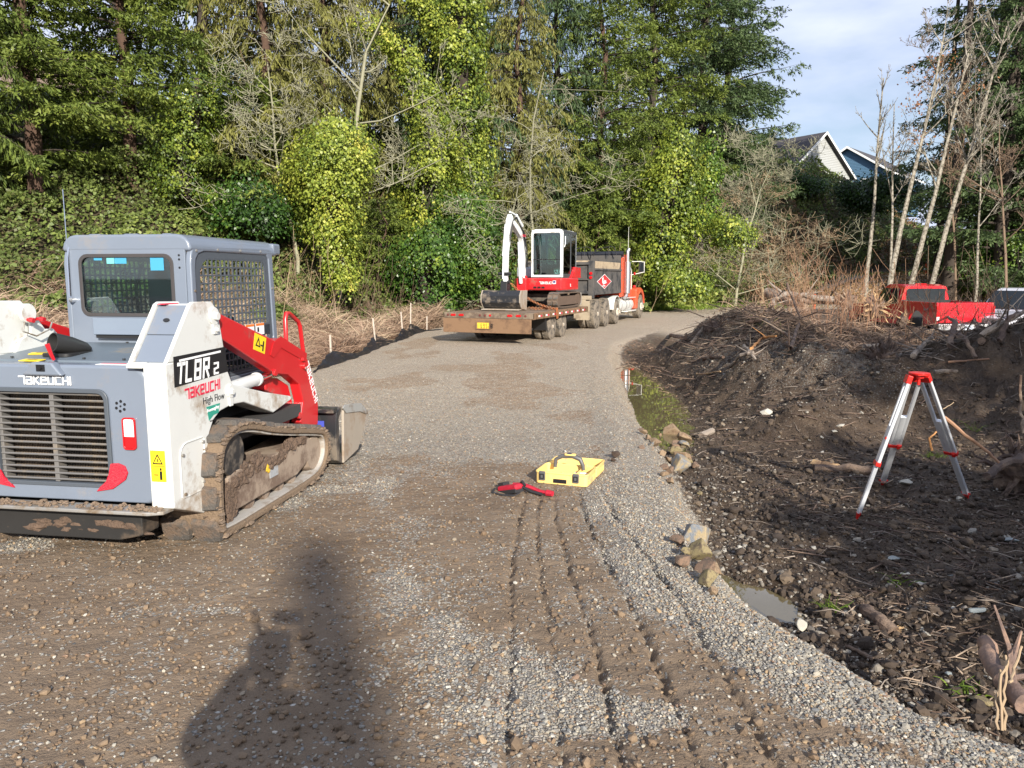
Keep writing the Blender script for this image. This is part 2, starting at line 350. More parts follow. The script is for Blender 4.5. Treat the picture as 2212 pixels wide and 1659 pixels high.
# loose gravel against packed mud on the road near the camera: streaks along the driving direction
wx = gx + .25 * fbm(gy * .5, gx * .3, 210, 3)
st = fbm(wx * 2.6, gy * .55, 220, 4)
loose = np.clip(ss((gy - 5.2) / 4.5) * .95 + ss((gx - (xr_ - .50 - .25 * ss((gy - 3) / 3) - .2 * (st - .5))) / .2) + 0.9 * np.exp(-((gx + .34 + .19 * (gy - 3) + .5 * (fbm(gy * .9, gy * 0, 77, 3) - .5)) / .13) ** 2) * ss((st - .34) / .26) + .8 * ss((fbm(gx * 1.5, gy * 2.0, 230, 4) - .60) / .14) * .8 + .03, 0, 1)
loose = loose * (1 - .75 * ss((fbm(gx * .8, gy * .45, 240, 4) - .55) / .1) * (1 - ss((gx - xr_ + .5) / .2)))
zr_loose = zr * np.clip(loose + ss((gy - 22) / 8) * .6, 0, 1)
veg = ss((s_ + .5 + 2 * (fbm(gx * .5, gy * .5, 250, 3) - .5)) / 1.5) * (1 - terr)
left = ss((xl_ - .45 - gx) / .3)
pitm = np.clip((1 - zr) * (1 - veg), 0, 1)
mound = np.clip((HZ + .22) / .45, 0, 1) * (gx > xr_)
pebb_lift = .9 * zr * ss((gy - 5) / 8) * (gy < 400) + (1 - zr) * np.clip(mound * (.35 + .9 * fbm(gx * .8, gy * .8, 260, 3)) * (gx < 5.8) * (.55 + .45 * (gy > 11.5)) + .55 * (1 - ss((gx - xr_ - .35) / .8)), 0, 1)  # on the road it rises with distance and lightens the tone; elsewhere pebble amount
Q = (np.arange(NY - 1)[:, None] * NX + np.arange(NX - 1)[None, :]).ravel()
QF = np.stack([Q, Q + 1, Q + NX + 1, Q + NX], 1)
def groundmat():
    m = bpy.data.materials.new('ground'); m.use_nodes = True; t = m.node_tree; b = t.nodes['Principled BSDF']; l = t.links.new
    geo = _n(t, 'ShaderNodeNewGeometry'); pos = geo.outputs['Position']
    at = _n(t, 'ShaderNodeAttribute'); at.attribute_name = 'zone'; sp = _n(t, 'ShaderNodeSeparateColor'); l(at.outputs['Color'], sp.inputs[0])
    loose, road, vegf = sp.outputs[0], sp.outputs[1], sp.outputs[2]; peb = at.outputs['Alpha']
    def math_(op, a, b_=None, clamp=False):
        n = _n(t, 'ShaderNodeMath', operation=op, use_clamp=clamp)
        for i, x in enumerate((a, b_)):
            if x is None: continue
            if isinstance(x, (int, float)): n.inputs[i].default_value = x
            else: l(x, n.inputs[i])
        return n.outputs[0]
    def mixc(f, a, b_):
        n = _n(t, 'ShaderNodeMix', data_type='RGBA')
        for k, x in (('Factor', f), ('A', a), ('B', b_)):
            if isinstance(x, (int, float)): n.inputs[k].default_value = x
            elif isinstance(x, tuple): n.inputs[k].default_value = x + (1,)
            else: l(x, n.inputs[k])
        return n.outputs['Result']
    def noise_(sc, de=5., ro=.6):
        n = _n(t, 'ShaderNodeTexNoise', Scale=sc, Detail=de, Roughness=ro); l(pos, n.inputs['Vector']); return n.outputs['Fac']
    def vor(sc, feat='F1'):
        n = _n(t, 'ShaderNodeTexVoronoi', Scale=sc, feature=feat); l(pos, n.inputs['Vector']); return n
    v1 = vor(58); v2 = vor(58, 'DISTANCE_TO_EDGE'); v3 = vor(26); n1 = noise_(1.4, 7, .65); n2 = noise_(14, 6, .7); n3 = noise_(90, 3)
    s1 = _n(t, 'ShaderNodeSeparateColor'); l(v1.outputs['Color'], s1.inputs[0])
    pc = ramp(t, [(0, (.19, .185, .17)), (.22, (.31, .30, .275)), (.45, (.38, .355, .31)), (.62, (.44, .38, .29)), (.78, (.50, .475, .42)), (.9, (.36, .24, .16)), (1, (.62, .59, .53))]); l(s1.outputs[0], pc.inputs['Fac'])
    gap = ramp(t, [(0, (0, 0, 0)), (.10, (.8, .8, .8)), (.3, (1, 1, 1))]); l(v2.outputs['Distance'], gap.inputs['Fac'])
    pebc = mixc(gap.outputs['Color'], (.13, .10, .075), pc.outputs['Color'])
    mudr = ramp(t, [(.25, (.160, .118, .080)), (.5, (.225, .170, .118)), (.75, (.30, .232, .165))]); l(n1, mudr.inputs['Fac'])
    mudr2 = mixc(math_('MULTIPLY', n2, .6), mudr.outputs['Color'], (.15, .10, .065))
    # stones half buried in the mud
    s3 = _n(t, 'ShaderNodeSeparateColor'); l(v3.outputs['Color'], s3.inputs[0])
    big = math_('MULTIPLY', math_('GREATER_THAN', s3.outputs[0], .80), math_('LESS_THAN', v3.outputs['Distance'], .30))
    pick = math_('GREATER_THAN', math_('ADD', math_('MULTIPLY', s1.outputs[1], .5), math_('MULTIPLY', noise_(5, 4), .5)), math_('SUBTRACT', 1.0, math_('MULTIPLY', math_('ADD', loose, .32), .86)))
    roadc = mixc(pick, mudr2, pebc)
    roadc = mixc(math_('MULTIPLY', math_('SUBTRACT', noise_(.45, 4), .46, True), 1.6, True), roadc, mixc(.5, roadc, (.20, .155, .11)))
    paler = _n(t, 'ShaderNodeMix', data_type='RGBA', blend_type='MULTIPLY'); paler.inputs['Factor'].default_value = 1; l(roadc, paler.inputs['A']); paler.inputs['B'].default_value = (1.45, 1.36, 1.24, 1); paler.clamp_result = True; roadc = mixc(math_('MULTIPLY', peb, road), roadc, paler.outputs['Result'])  # road colour multiplied lighter and warmer as the mask rises with distance
    mudp = ramp(t, [(.3, (.062, .043, .030)), (.5, (.125, .088, .060)), (.72, (.215, .155, .105))]); l(noise_(2.2, 8, .7), mudp.inputs['Fac'])
    mudp2 = mixc(math_('MULTIPLY', n2, .5), mudp.outputs['Color'], (.028, .021, .017))
    pick2 = math_('GREATER_THAN', math_('ADD', math_('MULTIPLY', s1.outputs[1], .6), math_('MULTIPLY', n2, .4)), math_('SUBTRACT', .92, math_('MULTIPLY', peb, .42)))
    pitc = mixc(pick2, mudp2, mixc(.55, pebc, (.10, .08, .06))); pitc = mixc(math_('MULTIPLY', big, math_('ADD', .25, peb), True), pitc, mixc(.4, pc.outputs['Color'], (.2, .17, .13)))
    vegr = ramp(t, [(.3, (.030, .026, .014)), (.5, (.065, .050, .030)), (.7, (.06, .075, .022))]); l(n1, vegr.inputs['Fac'])
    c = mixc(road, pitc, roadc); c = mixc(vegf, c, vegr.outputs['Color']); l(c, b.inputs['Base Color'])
    wet = ramp(t, [(.42, (.30, .30, .30)), (.56, (.85, .85, .85))]); l(noise_(1.8, 6, .6), wet.inputs['Fac'])
    ro = mixc(math_('MAXIMUM', road, vegf), wet.outputs['Color'], (.86, .86, .86)); l(ro, b.inputs['Roughness'])
    b.inputs['Specular IOR Level'].default_value = .25
    dome = math_('MULTIPLY', math_('MINIMUM', v2.outputs['Distance'], .35), math_('ADD', math_('MULTIPLY', math_('MAXIMUM', pick, pick2), .8), .1))
    bp1 = _n(t, 'ShaderNodeBump', Strength=.9, Distance=.022); l(dome, bp1.inputs['Height'])
    bp2 = _n(t, 'ShaderNodeBump', Strength=.8, Distance=.03); l(math_('ADD', n2, math_('MULTIPLY', n3, .3)), bp2.inputs['Height']); l(bp1.outputs['Normal'], bp2.inputs['Normal'])
    bp3 = _n(t, 'ShaderNodeBump', Strength=.5, Distance=.10); l(noise_(4.5, 8, .62), bp3.inputs['Height']); l(bp2.outputs['Normal'], bp3.inputs['Normal'])
    bp4 = _n(t, 'ShaderNodeBump', Distance=.07); l(math_('MULTIPLY', math_('SUBTRACT', 1.0, math_('MAXIMUM', road, vegf), True), .9), bp4.inputs['Strength']); l(noise_(17, 9, .72), bp4.inputs['Height']); l(bp3.outputs['Normal'], bp4.inputs['Normal']); l(bp4.outputs['Normal'], b.inputs['Normal']); return m
GM = groundmat()
ZONE = np.stack([zr_loose, zr, veg, pebb_lift], 1).astype(np.float32)
fx = gx[QF].mean(1); fy = gy[QF].mean(1); fzr = zr[QF].mean(1); fs = toe_s(fx, fy); fxr = np.interp(fy, RY, RX); fxl = np.interp(fy, LY, LX)
fter = (terr[QF].mean(1) > .5)
cls = np.where(fter, 1, np.where(fs > 0, 3, np.where(fzr > .5, 0, np.where(fx > fxr, 2, 4))))
for k, nm in ((0, 'gravel_road'), (1, 'gravel_ramp'), (2, 'muddy_ground'), (3, 'hillside'), (4, 'ditch_ground')):
    f = QF[cls == k]; u, inv = np.unique(f, return_inverse=True); f2 = inv.reshape(f.shape)
    me = npmesh(nm, np.stack([gx[u], gy[u], HZ[u]], 1), f2, smooth=True)
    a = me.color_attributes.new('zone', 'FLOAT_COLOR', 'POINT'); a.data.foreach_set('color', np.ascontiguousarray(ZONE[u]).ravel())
    tag(link(nm, me, GM), {'gravel_road': 'gravel haul road with packed mud and tread prints', 'gravel_ramp': 'gravel track climbing at the back right', 'muddy_ground': 'dark muddy excavated ground and mounds beside the road',
        'hillside': 'overgrown hillside behind the trucks', 'ditch_ground': 'low ground beside the road'}[nm], None, None, 'structure')
# far land beyond the hill so that the world goes on to the horizon
far = S(); rr = [100, 200, 400, 900, 1500]; n = 40
vs = []; 
for r_ in rr:
    for q in range(n):
        a = 2 * math.pi * q / n; x, y = r_ * math.cos(a), r_ * math.sin(a); vs.append((x, y, -1.5 if r_ > 100 else -3))
far.add(vs, [(i * n + q, i * n + (q + 1) % n, (i + 1) * n + (q + 1) % n, (i + 1) * n + q) for i in range(len(rr) - 1) for q in range(n)])
tag(far.obj('far_ground', M('far_land', (.05, .06, .03), .9, var=.4, scale=.05)), 'low wooded land beyond the site', None, None, 'structure')

# puddles
wm = bpy.data.materials.new('puddle_water'); wm.use_nodes = True; t = wm.node_tree; b = t.nodes['Principled BSDF']
b.inputs['Base Color'].default_value = (.13, .105, .055, 1); b.inputs['Roughness'].default_value = .015; b.inputs['IOR'].default_value = 1.5; b.inputs['Specular IOR Level'].default_value = .9
tcn = _n(t, 'ShaderNodeNewGeometry'); nn = _n(t, 'ShaderNodeTexNoise', Scale=3.0, Detail=2.0); bp = _n(t, 'ShaderNodeBump', Strength=.02, Distance=.02)
t.links.new(tcn.outputs['Position'], nn.inputs['Vector']); t.links.new(nn.outputs['Fac'], bp.inputs['Height']); t.links.new(bp.outputs['Normal'], b.inputs['Normal'])
for (x0, x1, y0, y1, z, lb) in ((1.5, 4.2, 8.8, 19.5, -.417, 'long murky puddle along the gravel road edge reflecting trees and a red truck'), (1.2, 2.3, 4.4, 6.0, -.418, 'small pale puddle beside the near stones')):
    s = S(); s.bb(x0, x1, y0, y1, z - .02, z); tag(s.obj('puddle_water', wm), lb, None, None, 'structure')

# loose stones lying on the gravel and in the mud (uncountable)
def scatter_stones(name, x, y, rad, cols, label, flat=.65, sub=2, sink=.25):
    z = hgt(x, y); n = len(x)
    me = bpy.data.meshes.new(name + '_points'); me.vertices.add(n)
    me.vertices.foreach_set('co', np.stack([x, y, z + rad * (1 - sink) * flat * .8], 1).astype(np.float32).ravel())
    sc = np.stack([rad * rng.uniform(.75, 1.35, n), rad * rng.uniform(.7, 1.2, n), rad * rng.uniform(flat * .7, flat * 1.2, n)], 1).astype(np.float32)
    ro = np.stack([rng.normal(0, .35, n), rng.normal(0, .35, n), rng.uniform(0, 6.28, n)], 1).astype(np.float32)
    a = me.attributes.new('sc', 'FLOAT_VECTOR', 'POINT'); a.data.foreach_set('vector', sc.ravel()); a = me.attributes.new('ro', 'FLOAT_VECTOR', 'POINT'); a.data.foreach_set('vector', ro.ravel())
    o = bpy.data.objects.new(name, me); COL.objects.link(o)
    g = bpy.data.node_groups.new(name, 'GeometryNodeTree'); g.interface.new_socket('Geometry', in_out='INPUT', socket_type='NodeSocketGeometry'); g.interface.new_socket('Geometry', in_out='OUTPUT', socket_type='NodeSocketGeometry')
    N = g.nodes.new; i = N('NodeGroupInput'); u = N('NodeGroupOutput'); ip = N('GeometryNodeInstanceOnPoints'); ic = N('GeometryNodeMeshIcoSphere'); ic.inputs['Subdivisions'].default_value = sub; ic.inputs['Radius'].default_value = 1
    sp = N('GeometryNodeSetPosition'); nt_ = N('ShaderNodeTexNoise'); nt_.inputs['Scale'].default_value = 1.1; nt_.inputs['Detail'].default_value = 1; sub_ = N('ShaderNodeVectorMath'); sub_.operation = 'SUBTRACT'; sub_.inputs[1].default_value = (.5, .5, .5)
    mul = N('ShaderNodeVectorMath'); mul.operation = 'SCALE'; mul.inputs['Scale'].default_value = 1.1
    sm = N('GeometryNodeSetMaterial'); sm.inputs['Material'].default_value = cols
    a1 = N('GeometryNodeInputNamedAttribute'); a1.data_type = 'FLOAT_VECTOR'; a1.inputs['Name'].default_value = 'sc'; a2 = N('GeometryNodeInputNamedAttribute'); a2.data_type = 'FLOAT_VECTOR'; a2.inputs['Name'].default_value = 'ro'
    l = g.links.new
    l(ic.outputs['Mesh'], sp.inputs['Geometry']); l(nt_.outputs['Color'], sub_.inputs[0]); l(sub_.outputs[0], mul.inputs[0]); l(mul.outputs[0], sp.inputs['Offset']); l(sp.outputs[0], sm.inputs['Geometry'])
    l(i.outputs[0], ip.inputs['Points']); l(sm.outputs[0], ip.inputs['Instance']); l(a1.outputs['Attribute'], ip.inputs['Scale']); l(a2.outputs['Attribute'], ip.inputs['Rotation']); l(ip.outputs['Instances'], u.inputs[0])
    md = o.modifiers.new('stones', 'NODES'); md.node_group = g
    return tag(o, label, None, None, 'stuff')
def stonemat(name, stops, rough=.75):
    m = bpy.data.materials.new(name); m.use_nodes = True; t = m.node_tree; b = t.nodes['Principled BSDF']; l = t.links.new; b.inputs['Roughness'].default_value = rough
    oi = _n(t, 'ShaderNodeObjectInfo'); r = ramp(t, stops, 'CONSTANT'); l(oi.outputs['Random'], r.inputs['Fac']); tc = _n(t, 'ShaderNodeTexCoord'); no = _n(t, 'ShaderNodeTexNoise', Scale=2.5, Detail=4.0); l(tc.outputs['Object'], no.inputs['Vector'])
    mi = _n(t, 'ShaderNodeMix', data_type='RGBA', blend_type='MULTIPLY'); mi.inputs['Factor'].default_value = .5; l(r.outputs['Color'], mi.inputs['A']); l(no.outputs['Fac'], mi.inputs['B']); l(mi.outputs['Result'], b.inputs['Base Color']); return m
PEB = stonemat('pebble_stone', [(0, (.31, .285, .24)), (.14, (.40, .37, .31)), (.27, (.22, .205, .18)), (.38, (.48, .43, .34)), (.5, (.28, .265, .24)), (.6, (.38, .31, .22)), (.7, (.32, .21, .14)), (.76, (.60, .56, .48)), (.82, (.25, .25, .24)), (.93, (.44, .31, .18))])
PEBM = stonemat('muddy_pebble', [(0, (.24, .21, .17)), (.2, (.34, .31, .26)), (.35, (.14, .12, .10)), (.5, (.36, .32, .26)), (.62, (.18, .16, .145)), (.74, (.26, .20, .14)), (.84, (.50, .47, .41)), (.9, (.16, .13, .10))])
def zone_at(x, y):
    ix = np.clip(np.searchsorted(XS, x) - 1, 0, NX - 2); iy = np.clip(np.searchsorted(YS, y) - 1, 0, NY - 2); return zr_loose.reshape(NY, NX)[iy, ix], zr.reshape(NY, NX)[iy, ix], pebb_lift.reshape(NY, NX)[iy, ix]
n = 420000
y = 1.9 + 12 * rng.random(n) ** 1.9; x = (rng.random(n) - .5) * 2 * (.72 * y + .3)
a, b_, c_ = zone_at(x, y); k = (rng.random(n) < np.clip(a ** 2.2 + .035, 0, 1) * b_ * (.35 + .65 * (y < 7))) & (x > -7); x, y = x[k][:150000], y[k][:150000]
scatter_stones('gravel', x, y, rng.lognormal(math.log(.0058), .33, len(x)).clip(.004, .02), PEB, 'loose grey and tan gravel on the haul road', sub=1)
n = 110000
y = 2.0 + 20 * rng.random(n) ** 1.7; x = np.interp(y, RY, RX) + .25 + rng.random(n) * (.72 * y)
a, b_, c_ = zone_at(x, y); k = rng.random(n) < (.09 + .80 * c_) * (.5 + .5 * (y < 9)); x, y = x[k], y[k]
scatter_stones('pebbles', x, y, rng.lognormal(math.log(.0078), .5, len(x)).clip(.004, .035), PEBM, 'rounded pebbles in the dark mud and mounds', sub=2)
# clods of mud
n = 34000
y = 2.2 + 17 * rng.random(n) ** 1.5; x = np.interp(y, RY, RX) + .4 + rng.random(n) * (.7 * y); CLOD = stonemat('mud_clod', [(0, (.065, .046, .033)), (.4, (.105, .075, .052)), (.7, (.05, .036, .027)), (.85, (.15, .11, .075))], .9)
scatter_stones('mud_clods', x, y, rng.lognormal(math.log(.009), .62, n).clip(.004, .045), CLOD, 'small dark clods of torn mud', sub=2, flat=.8)
n = 9000
y = 2.0 + 6 * rng.random(n) ** 1.5; x = (rng.random(n) - .5) * 2 * (.7 * y); k = x < np.interp(y, RY, RX) - .4; x, y = x[k], y[k]; a, b_, c_ = zone_at(x, y); k = a < .5; x, y = x[k], y[k]
scatter_stones('mud_crumbs', x, y, rng.lognormal(math.log(.008), .4, len(x)).clip(.004, .03), stonemat('road_clod', [(0, (.23, .155, .095)), (.4, (.27, .19, .12)), (.7, (.18, .125, .08))], .9), 'crumbs of drying mud on the road', sub=1, flat=.8)
# ================================================================== COMPACT TRACK LOADER
white = M('white_paint', (.66, .67, .645), .36, var=.05, dirt=.20, dcol=(.34, .27, .20), dscale=2.2, coat=.3)
grey = M('slate_paint', (.165, .195, .245), .32, var=.08, scale=2.5, dirt=.15, dcol=(.215, .20, .19), dscale=1.6, coat=.25)
greydk = M('grey_guard', (.075, .088, .105), .42, var=.06)
red = M('red_paint', (.56, .018, .022), .3, var=.06, dirt=.10, dcol=(.25, .12, .09), dscale=2, coat=.4)
redp = M('red_plastic', (.50, .012, .02), .25, var=.05)
black = M('black_rubber', (.016, .016, .017), .5, var=.2)
blackp = M('black_paint', (.02, .021, .024), .35, var=.1, dirt=.25, dcol=(.16, .13, .10), dscale=4)
steel = M('worn_steel', (.36, .35, .33), .45, metal=.5, var=.2, dirt=.35, dcol=(.21, .16, .11), dscale=5)
mudm = M('caked_mud', (.125, .083, .058), .92, var=.3, scale=14, bump=1.2, bscale=38)
mudl = M('dried_mud', (.215, .155, .108), .9, var=.22, scale=9, bump=.8, bscale=60)
tan = M('muddy_steel', (.32, .25, .19), .72, var=.18, scale=5, dirt=.4, dcol=(.16, .11, .08), dscale=4)
whitet = M('white_print', (.85, .85, .85), .5, var=.01); redt = M('red_print', (.62, .02, .06), .5, var=.01); blackt = M('black_print', (.012, .012, .014), .4, var=.02)
yel = M('yellow_decal', (.85, .62, .02), .4, var=.03); cyan = M('cyan_film', (.06, .30, .48), .3, var=.05); cyanl = M('pale_cyan_film', (.16, .50, .50), .3, var=.05)
greent = M('green_print', (.03, .30, .22), .4, var=.02); oran = M('orange_print', (.75, .2, .03), .5, var=.02)
chrome = M('bright_metal', (.75, .75, .76), .16, metal=1, var=.04); darki = M('dark_interior', (.022, .024, .028), .6, var=.3)
lens = M('clear_lens', (.78, .78, .80), .12, var=.05); redl = M('red_lens', (.5, .012, .015), .15, var=.1)
rubb = M('muddy_rubber', (.10, .080, .062), .85, var=.35, scale=7, dirt=.85, dcol=(.205, .145, .095), dscale=3, bump=1, bscale=45)
lugm = M('lug_rubber', (.105, .095, .085), .8, var=.3, scale=16, dirt=.35, dcol=(.17, .12, .085), dscale=7, bump=.9, bscale=70)
TL = thing('track_loader', 'grey, white and red compact track loader seen from behind, muddy tracks', 'track loader', (-3.0, 4.92, 0), R(-9))
X = 'x'; Yx = 'y'; Zx = 'z'
# --- rear door with grille
s = S()
go = rrect(-.70, .71, .345, 1.245, (.05, .10, .10, .05), 5)
gi = [(.385, .465), (.40, .49)] ; gi = rrect(-.405, .405, .462, 1.072, (.03, .07, .07, .03), 5)
s.ring(go, gi, Yx, 0, .16)
door = s.obj('rear_door', grey, TL, bevel=.035, seg=3, ang=50)
s = S(); s.ring(rrect(-.425, .425, .442, 1.092, .07, 5), rrect(-.395, .395, .470, 1.062, .05, 5), Yx, -.008, .02); s.obj('grille_surround', greydk, door, bevel=.006)
s = S(); s.bb(-.40, .40, .135, .15, .46, 1.07); rad = s.obj('radiator_core', M('radiator', (.05, .046, .042), .7, var=.3, scale=30, dirt=.5, dcol=(.22, .17, .12), dscale=2.5), door)
s = S()
for k in range(66): s.bb(-.39 + k * .012, -.3865 + k * .012, .118, .134, .465, 1.065)
for k in range(14): s.bb(-.40, .40, .112, .12, .49 + k * .042, .494 + k * .042)
tag(s.obj('radiator_fins', M('radiator_fin', (.10, .09, .08), .7, dirt=.5, dcol=(.24, .18, .13), dscale=2.5), door), None, None, None, 'stuff')
slat = None
for k in range(15):
    z = .484 + k * .0405
    if slat is None:
        s = S(); s.prism([(.0, 0), (.006, .007), (.075, -.010), (.075, -.016), (.004, -.006)], X, -.40, .40)
        slat = s.obj('slat', M('grille_slat', (.14, .135, .13), .5, var=.15, dirt=.22, dcol=(.20, .165, .125), dscale=5), door); slat.location = (0, .012, z)
    else:
        c = slat.copy(); COL.objects.link(c); c.location = (0, .012, z); c.parent = door
for xx, nm in ((.0, 'divider'), (-.392, 'divider'), (.392, 'divider')):
    s = S(); s.bb(xx - .016, xx + .016, .02, .10, .465, 1.065); s.obj(nm, MATS['grille_slat'], door, bevel=.004)
strokes('TaKeUCHI', (-.185, -.004, 1.118), (1, 0, 0), (0, 0, 1), .047, .20, .94, lift=.005).obj('lettering', whitet, door)
for sx in (-1, 1):
    s = S(); pts = [(.30, .418), (.42, .44), (.515, .505), (.533, .55), (.515, .595), (.47, .612), (.415, .608), (.398, .54), (.375, .49), (.33, .452)]
    s.prism([(sx * a, b) for a, b in pts], Yx, -.012, .004); s.obj('red_reflector', M('red_mesh_reflector', (.55, .01, .03), .35, var=.15, scale=60, bump=.5, bscale=220), door, bevel=.004)
    s = S(); s.ring(rrect(sx * .565 - .045, sx * .565 + .045, .705, .915, .02, 3), rrect(sx * .565 - .037, sx * .565 + .037, .715, .905, .016, 3), Yx, -.018, .0); tl = s.obj('tail_light', redl, door, bevel=.004)
    s = S(); s.bb(sx * .565 - .036, sx * .565 + .036, -.010, -.002, .79, .904)
    for a in (-.014, .014):
        for b_ in (.825, .86): s.lathe([(.001, -.017), (.012, -.014), (.013, -.008)], (sx * .565 + a, 0, b_), 'y', 10)
    s.obj('clear_lens', lens, tl)
    s = S(); s.bb(sx * .565 - .036, sx * .565 + .036, -.011, -.002, .717, .787); s.obj('red_lens', redl, tl)
s = S()
for q in range(6): s.cyl((.51 + .032 * math.cos(q * math.pi / 3 + .4), -.0015, .985 + .032 * math.sin(q * math.pi / 3 + .4)), (.51 + .032 * math.cos(q * math.pi / 3 + .4), .002, .985 + .032 * math.sin(q * math.pi / 3 + .4)), .010, n=10)
s.cyl((.51, -.0015, .985), (.51, .002, .985), .007, n=10); s.obj('vent_hole', blackt, door)
# camera hump
s = S(); s.prism([(-.15, 1.175), (.15, 1.175), (.075, 1.262), (-.075, 1.262)], Yx, -.045, .02, top=[(-.14, 1.18), (.14, 1.18), (.08, 1.262), (-.08, 1.262)]); hump = s.obj('camera_housing', grey, TL, bevel=.015, seg=3)
s = S(); s.bb(-.030, .030, -.050, -.044, 1.205, 1.248); s.cyl((0, -.060, 1.228), (0, -.050, 1.228), .013, n=12); s.obj('camera_lens', blackt, hump)
# hood top
s = S(); s.prism([(.15, 1.0), (.86, 1.0), (.86, 1.315), (.155, 1.255)], X, -.60, .60); hood = s.obj('engine_cover', M('cover_grey', (.125, .155, .185), .42, var=.08, dirt=.12, dcol=(.2, .18, .15)), TL, bevel=.012)
s = S()
for (x_, y_) in ((-.42, .2), (-.12, .19), (.12, .2), (.42, .19), (.55, .38), (-.5, .75), (.0, .82), (.3, .82), (-.2, .4)): s.cyl((x_, y_, 1.245 + .084 * y_), (x_, y_, 1.254 + .084 * y_), .010, n=8)
s.obj('bolt', black, hood)
s = S(); s.prism(rrect(-.25, -.03, .24, .52, .05), Zx, 1.265, 1.287); ex = s.obj('exhaust_base', black, TL, bevel=.003)
s = S(); pr = [(.100, 0), (.097, .02), (.075, .30), (.03, .42)]
mm = Matrix.Translation((-.165, .27, 1.362)) @ Matrix.Rotation(R(-22), 4, 'Z') @ Matrix.Rotation(R(-14), 4, 'X')
v = []; n = 26
for r_, h_ in ((.068, 0), (.067, .03), (.060, .13), (.040, .23), (.014, .27)): v += [(r_ * math.cos(2 * math.pi * q / n), h_, r_ * math.sin(2 * math.pi * q / n)) for q in range(n)]
for r_, h_ in ((.062, 0), (.057, .08), (.045, .16)): v += [(r_ * math.cos(2 * math.pi * q / n), h_, r_ * math.sin(2 * math.pi * q / n)) for q in range(n)]
f = []
for i in (0, 1, 2, 3): f += [(i * n + q, i * n + (q + 1) % n, (i + 1) * n + (q + 1) % n, (i + 1) * n + q) for q in range(n)]
for i in (5, 6): f += [(i * n + q, i * n + (q + 1) % n, (i + 1) * n + (q + 1) % n, (i + 1) * n + q) for q in range(n)]
f += [(q, (q + 1) % n, 5 * n + (q + 1) % n, 5 * n + q) for q in range(n)]; f += [tuple(range(7 * n, 8 * n))]
s.add(v, f, mm); s.obj('exhaust_pipe', M('exhaust_black', (.02, .02, .02), .55, var=.2), TL, smooth=True)
s = S(); s.tube([(-.02, .10, 1.262), (-.03, .09, 1.30), (-.045, .08, 1.37)], [.010, .012, .016], 8); s.obj('release_lever', redp, TL, smooth=True)
for (x_, y_, r_) in ((-.33, .36, .3), (-.20, .12, 0)):
    s = S(); s.box((x_, y_, 1.2465 + .084 * y_), (.15, .065, .004), rz=r_, rx=.084); s.obj('warning_sticker', yel, hood)
    s = S(); s.box((x_, y_, 1.2495 + .084 * y_), (.07, .03, .002), rz=r_, rx=.084); s.obj('sticker_print', M('sticker_ink', (.35, .25, .02), .5), hood)
s = S(); s.bb(.33, .60, .03, .10, 1.2455, 1.248); w1 = s.obj('warning_label', whitet, TL); s = S(); s.bb(.335, .595, .075, .098, 1.2482, 1.2492); s.obj('red_band', redt, w1)
# --- bumper and chassis
s = S(); s.prism([(-.80, .0), (-.80, -.10), (-.74, -.14), (.74, -.14), (.83, -.10), (.84, .0)], Zx, .312, .338); s.obj('bumper_plate', steel, TL, bevel=.008)
s = S(); 
for k in range(260):
    xx = random.uniform(-.78, .8); s.blob((xx, random.uniform(-.13, -.02), .338 + random.uniform(0, .012)), [random.uniform(.006, .02)] * 2 + [random.uniform(.004, .014)], k, .3, 1)
tag(s.obj('dirt_on_bumper', mudl, TL), None, None, None, 'stuff')
s = S(); s.prism([(-.62, .30), (.62, .30), (.62, .14), (.45, .10), (-.45, .10), (-.62, .14)], Yx, -.02, .16); s.bb(-.53, .53, .15, 2.05, .20, .95); s.obj('chassis', M('chassis_black', (.016, .015, .014), .7, var=.3, dirt=.12, dcol=(.09, .065, .045)), TL, bevel=.01)
s = S(); s.bb(.50, .86, .5, 1.9, .60, .70); s.bb(.53, .56, .4, 1.95, .5, .95); s.bb(-.86, -.50, .5, 1.9, .60, .70); s.obj('inner_fender', M('dull_black', (.045, .043, .042), .8, var=.2), TL)
s = S()
for k in range(40): s.blob((random.uniform(-.6, .6), random.uniform(-.02, .02), random.uniform(.14, .22)), (random.uniform(.03, .09), .02, random.uniform(.012, .03)), k + 5, .4, 2)
tag(s.obj('mud_under_bumper', mudm, TL), None, None, None, 'stuff')
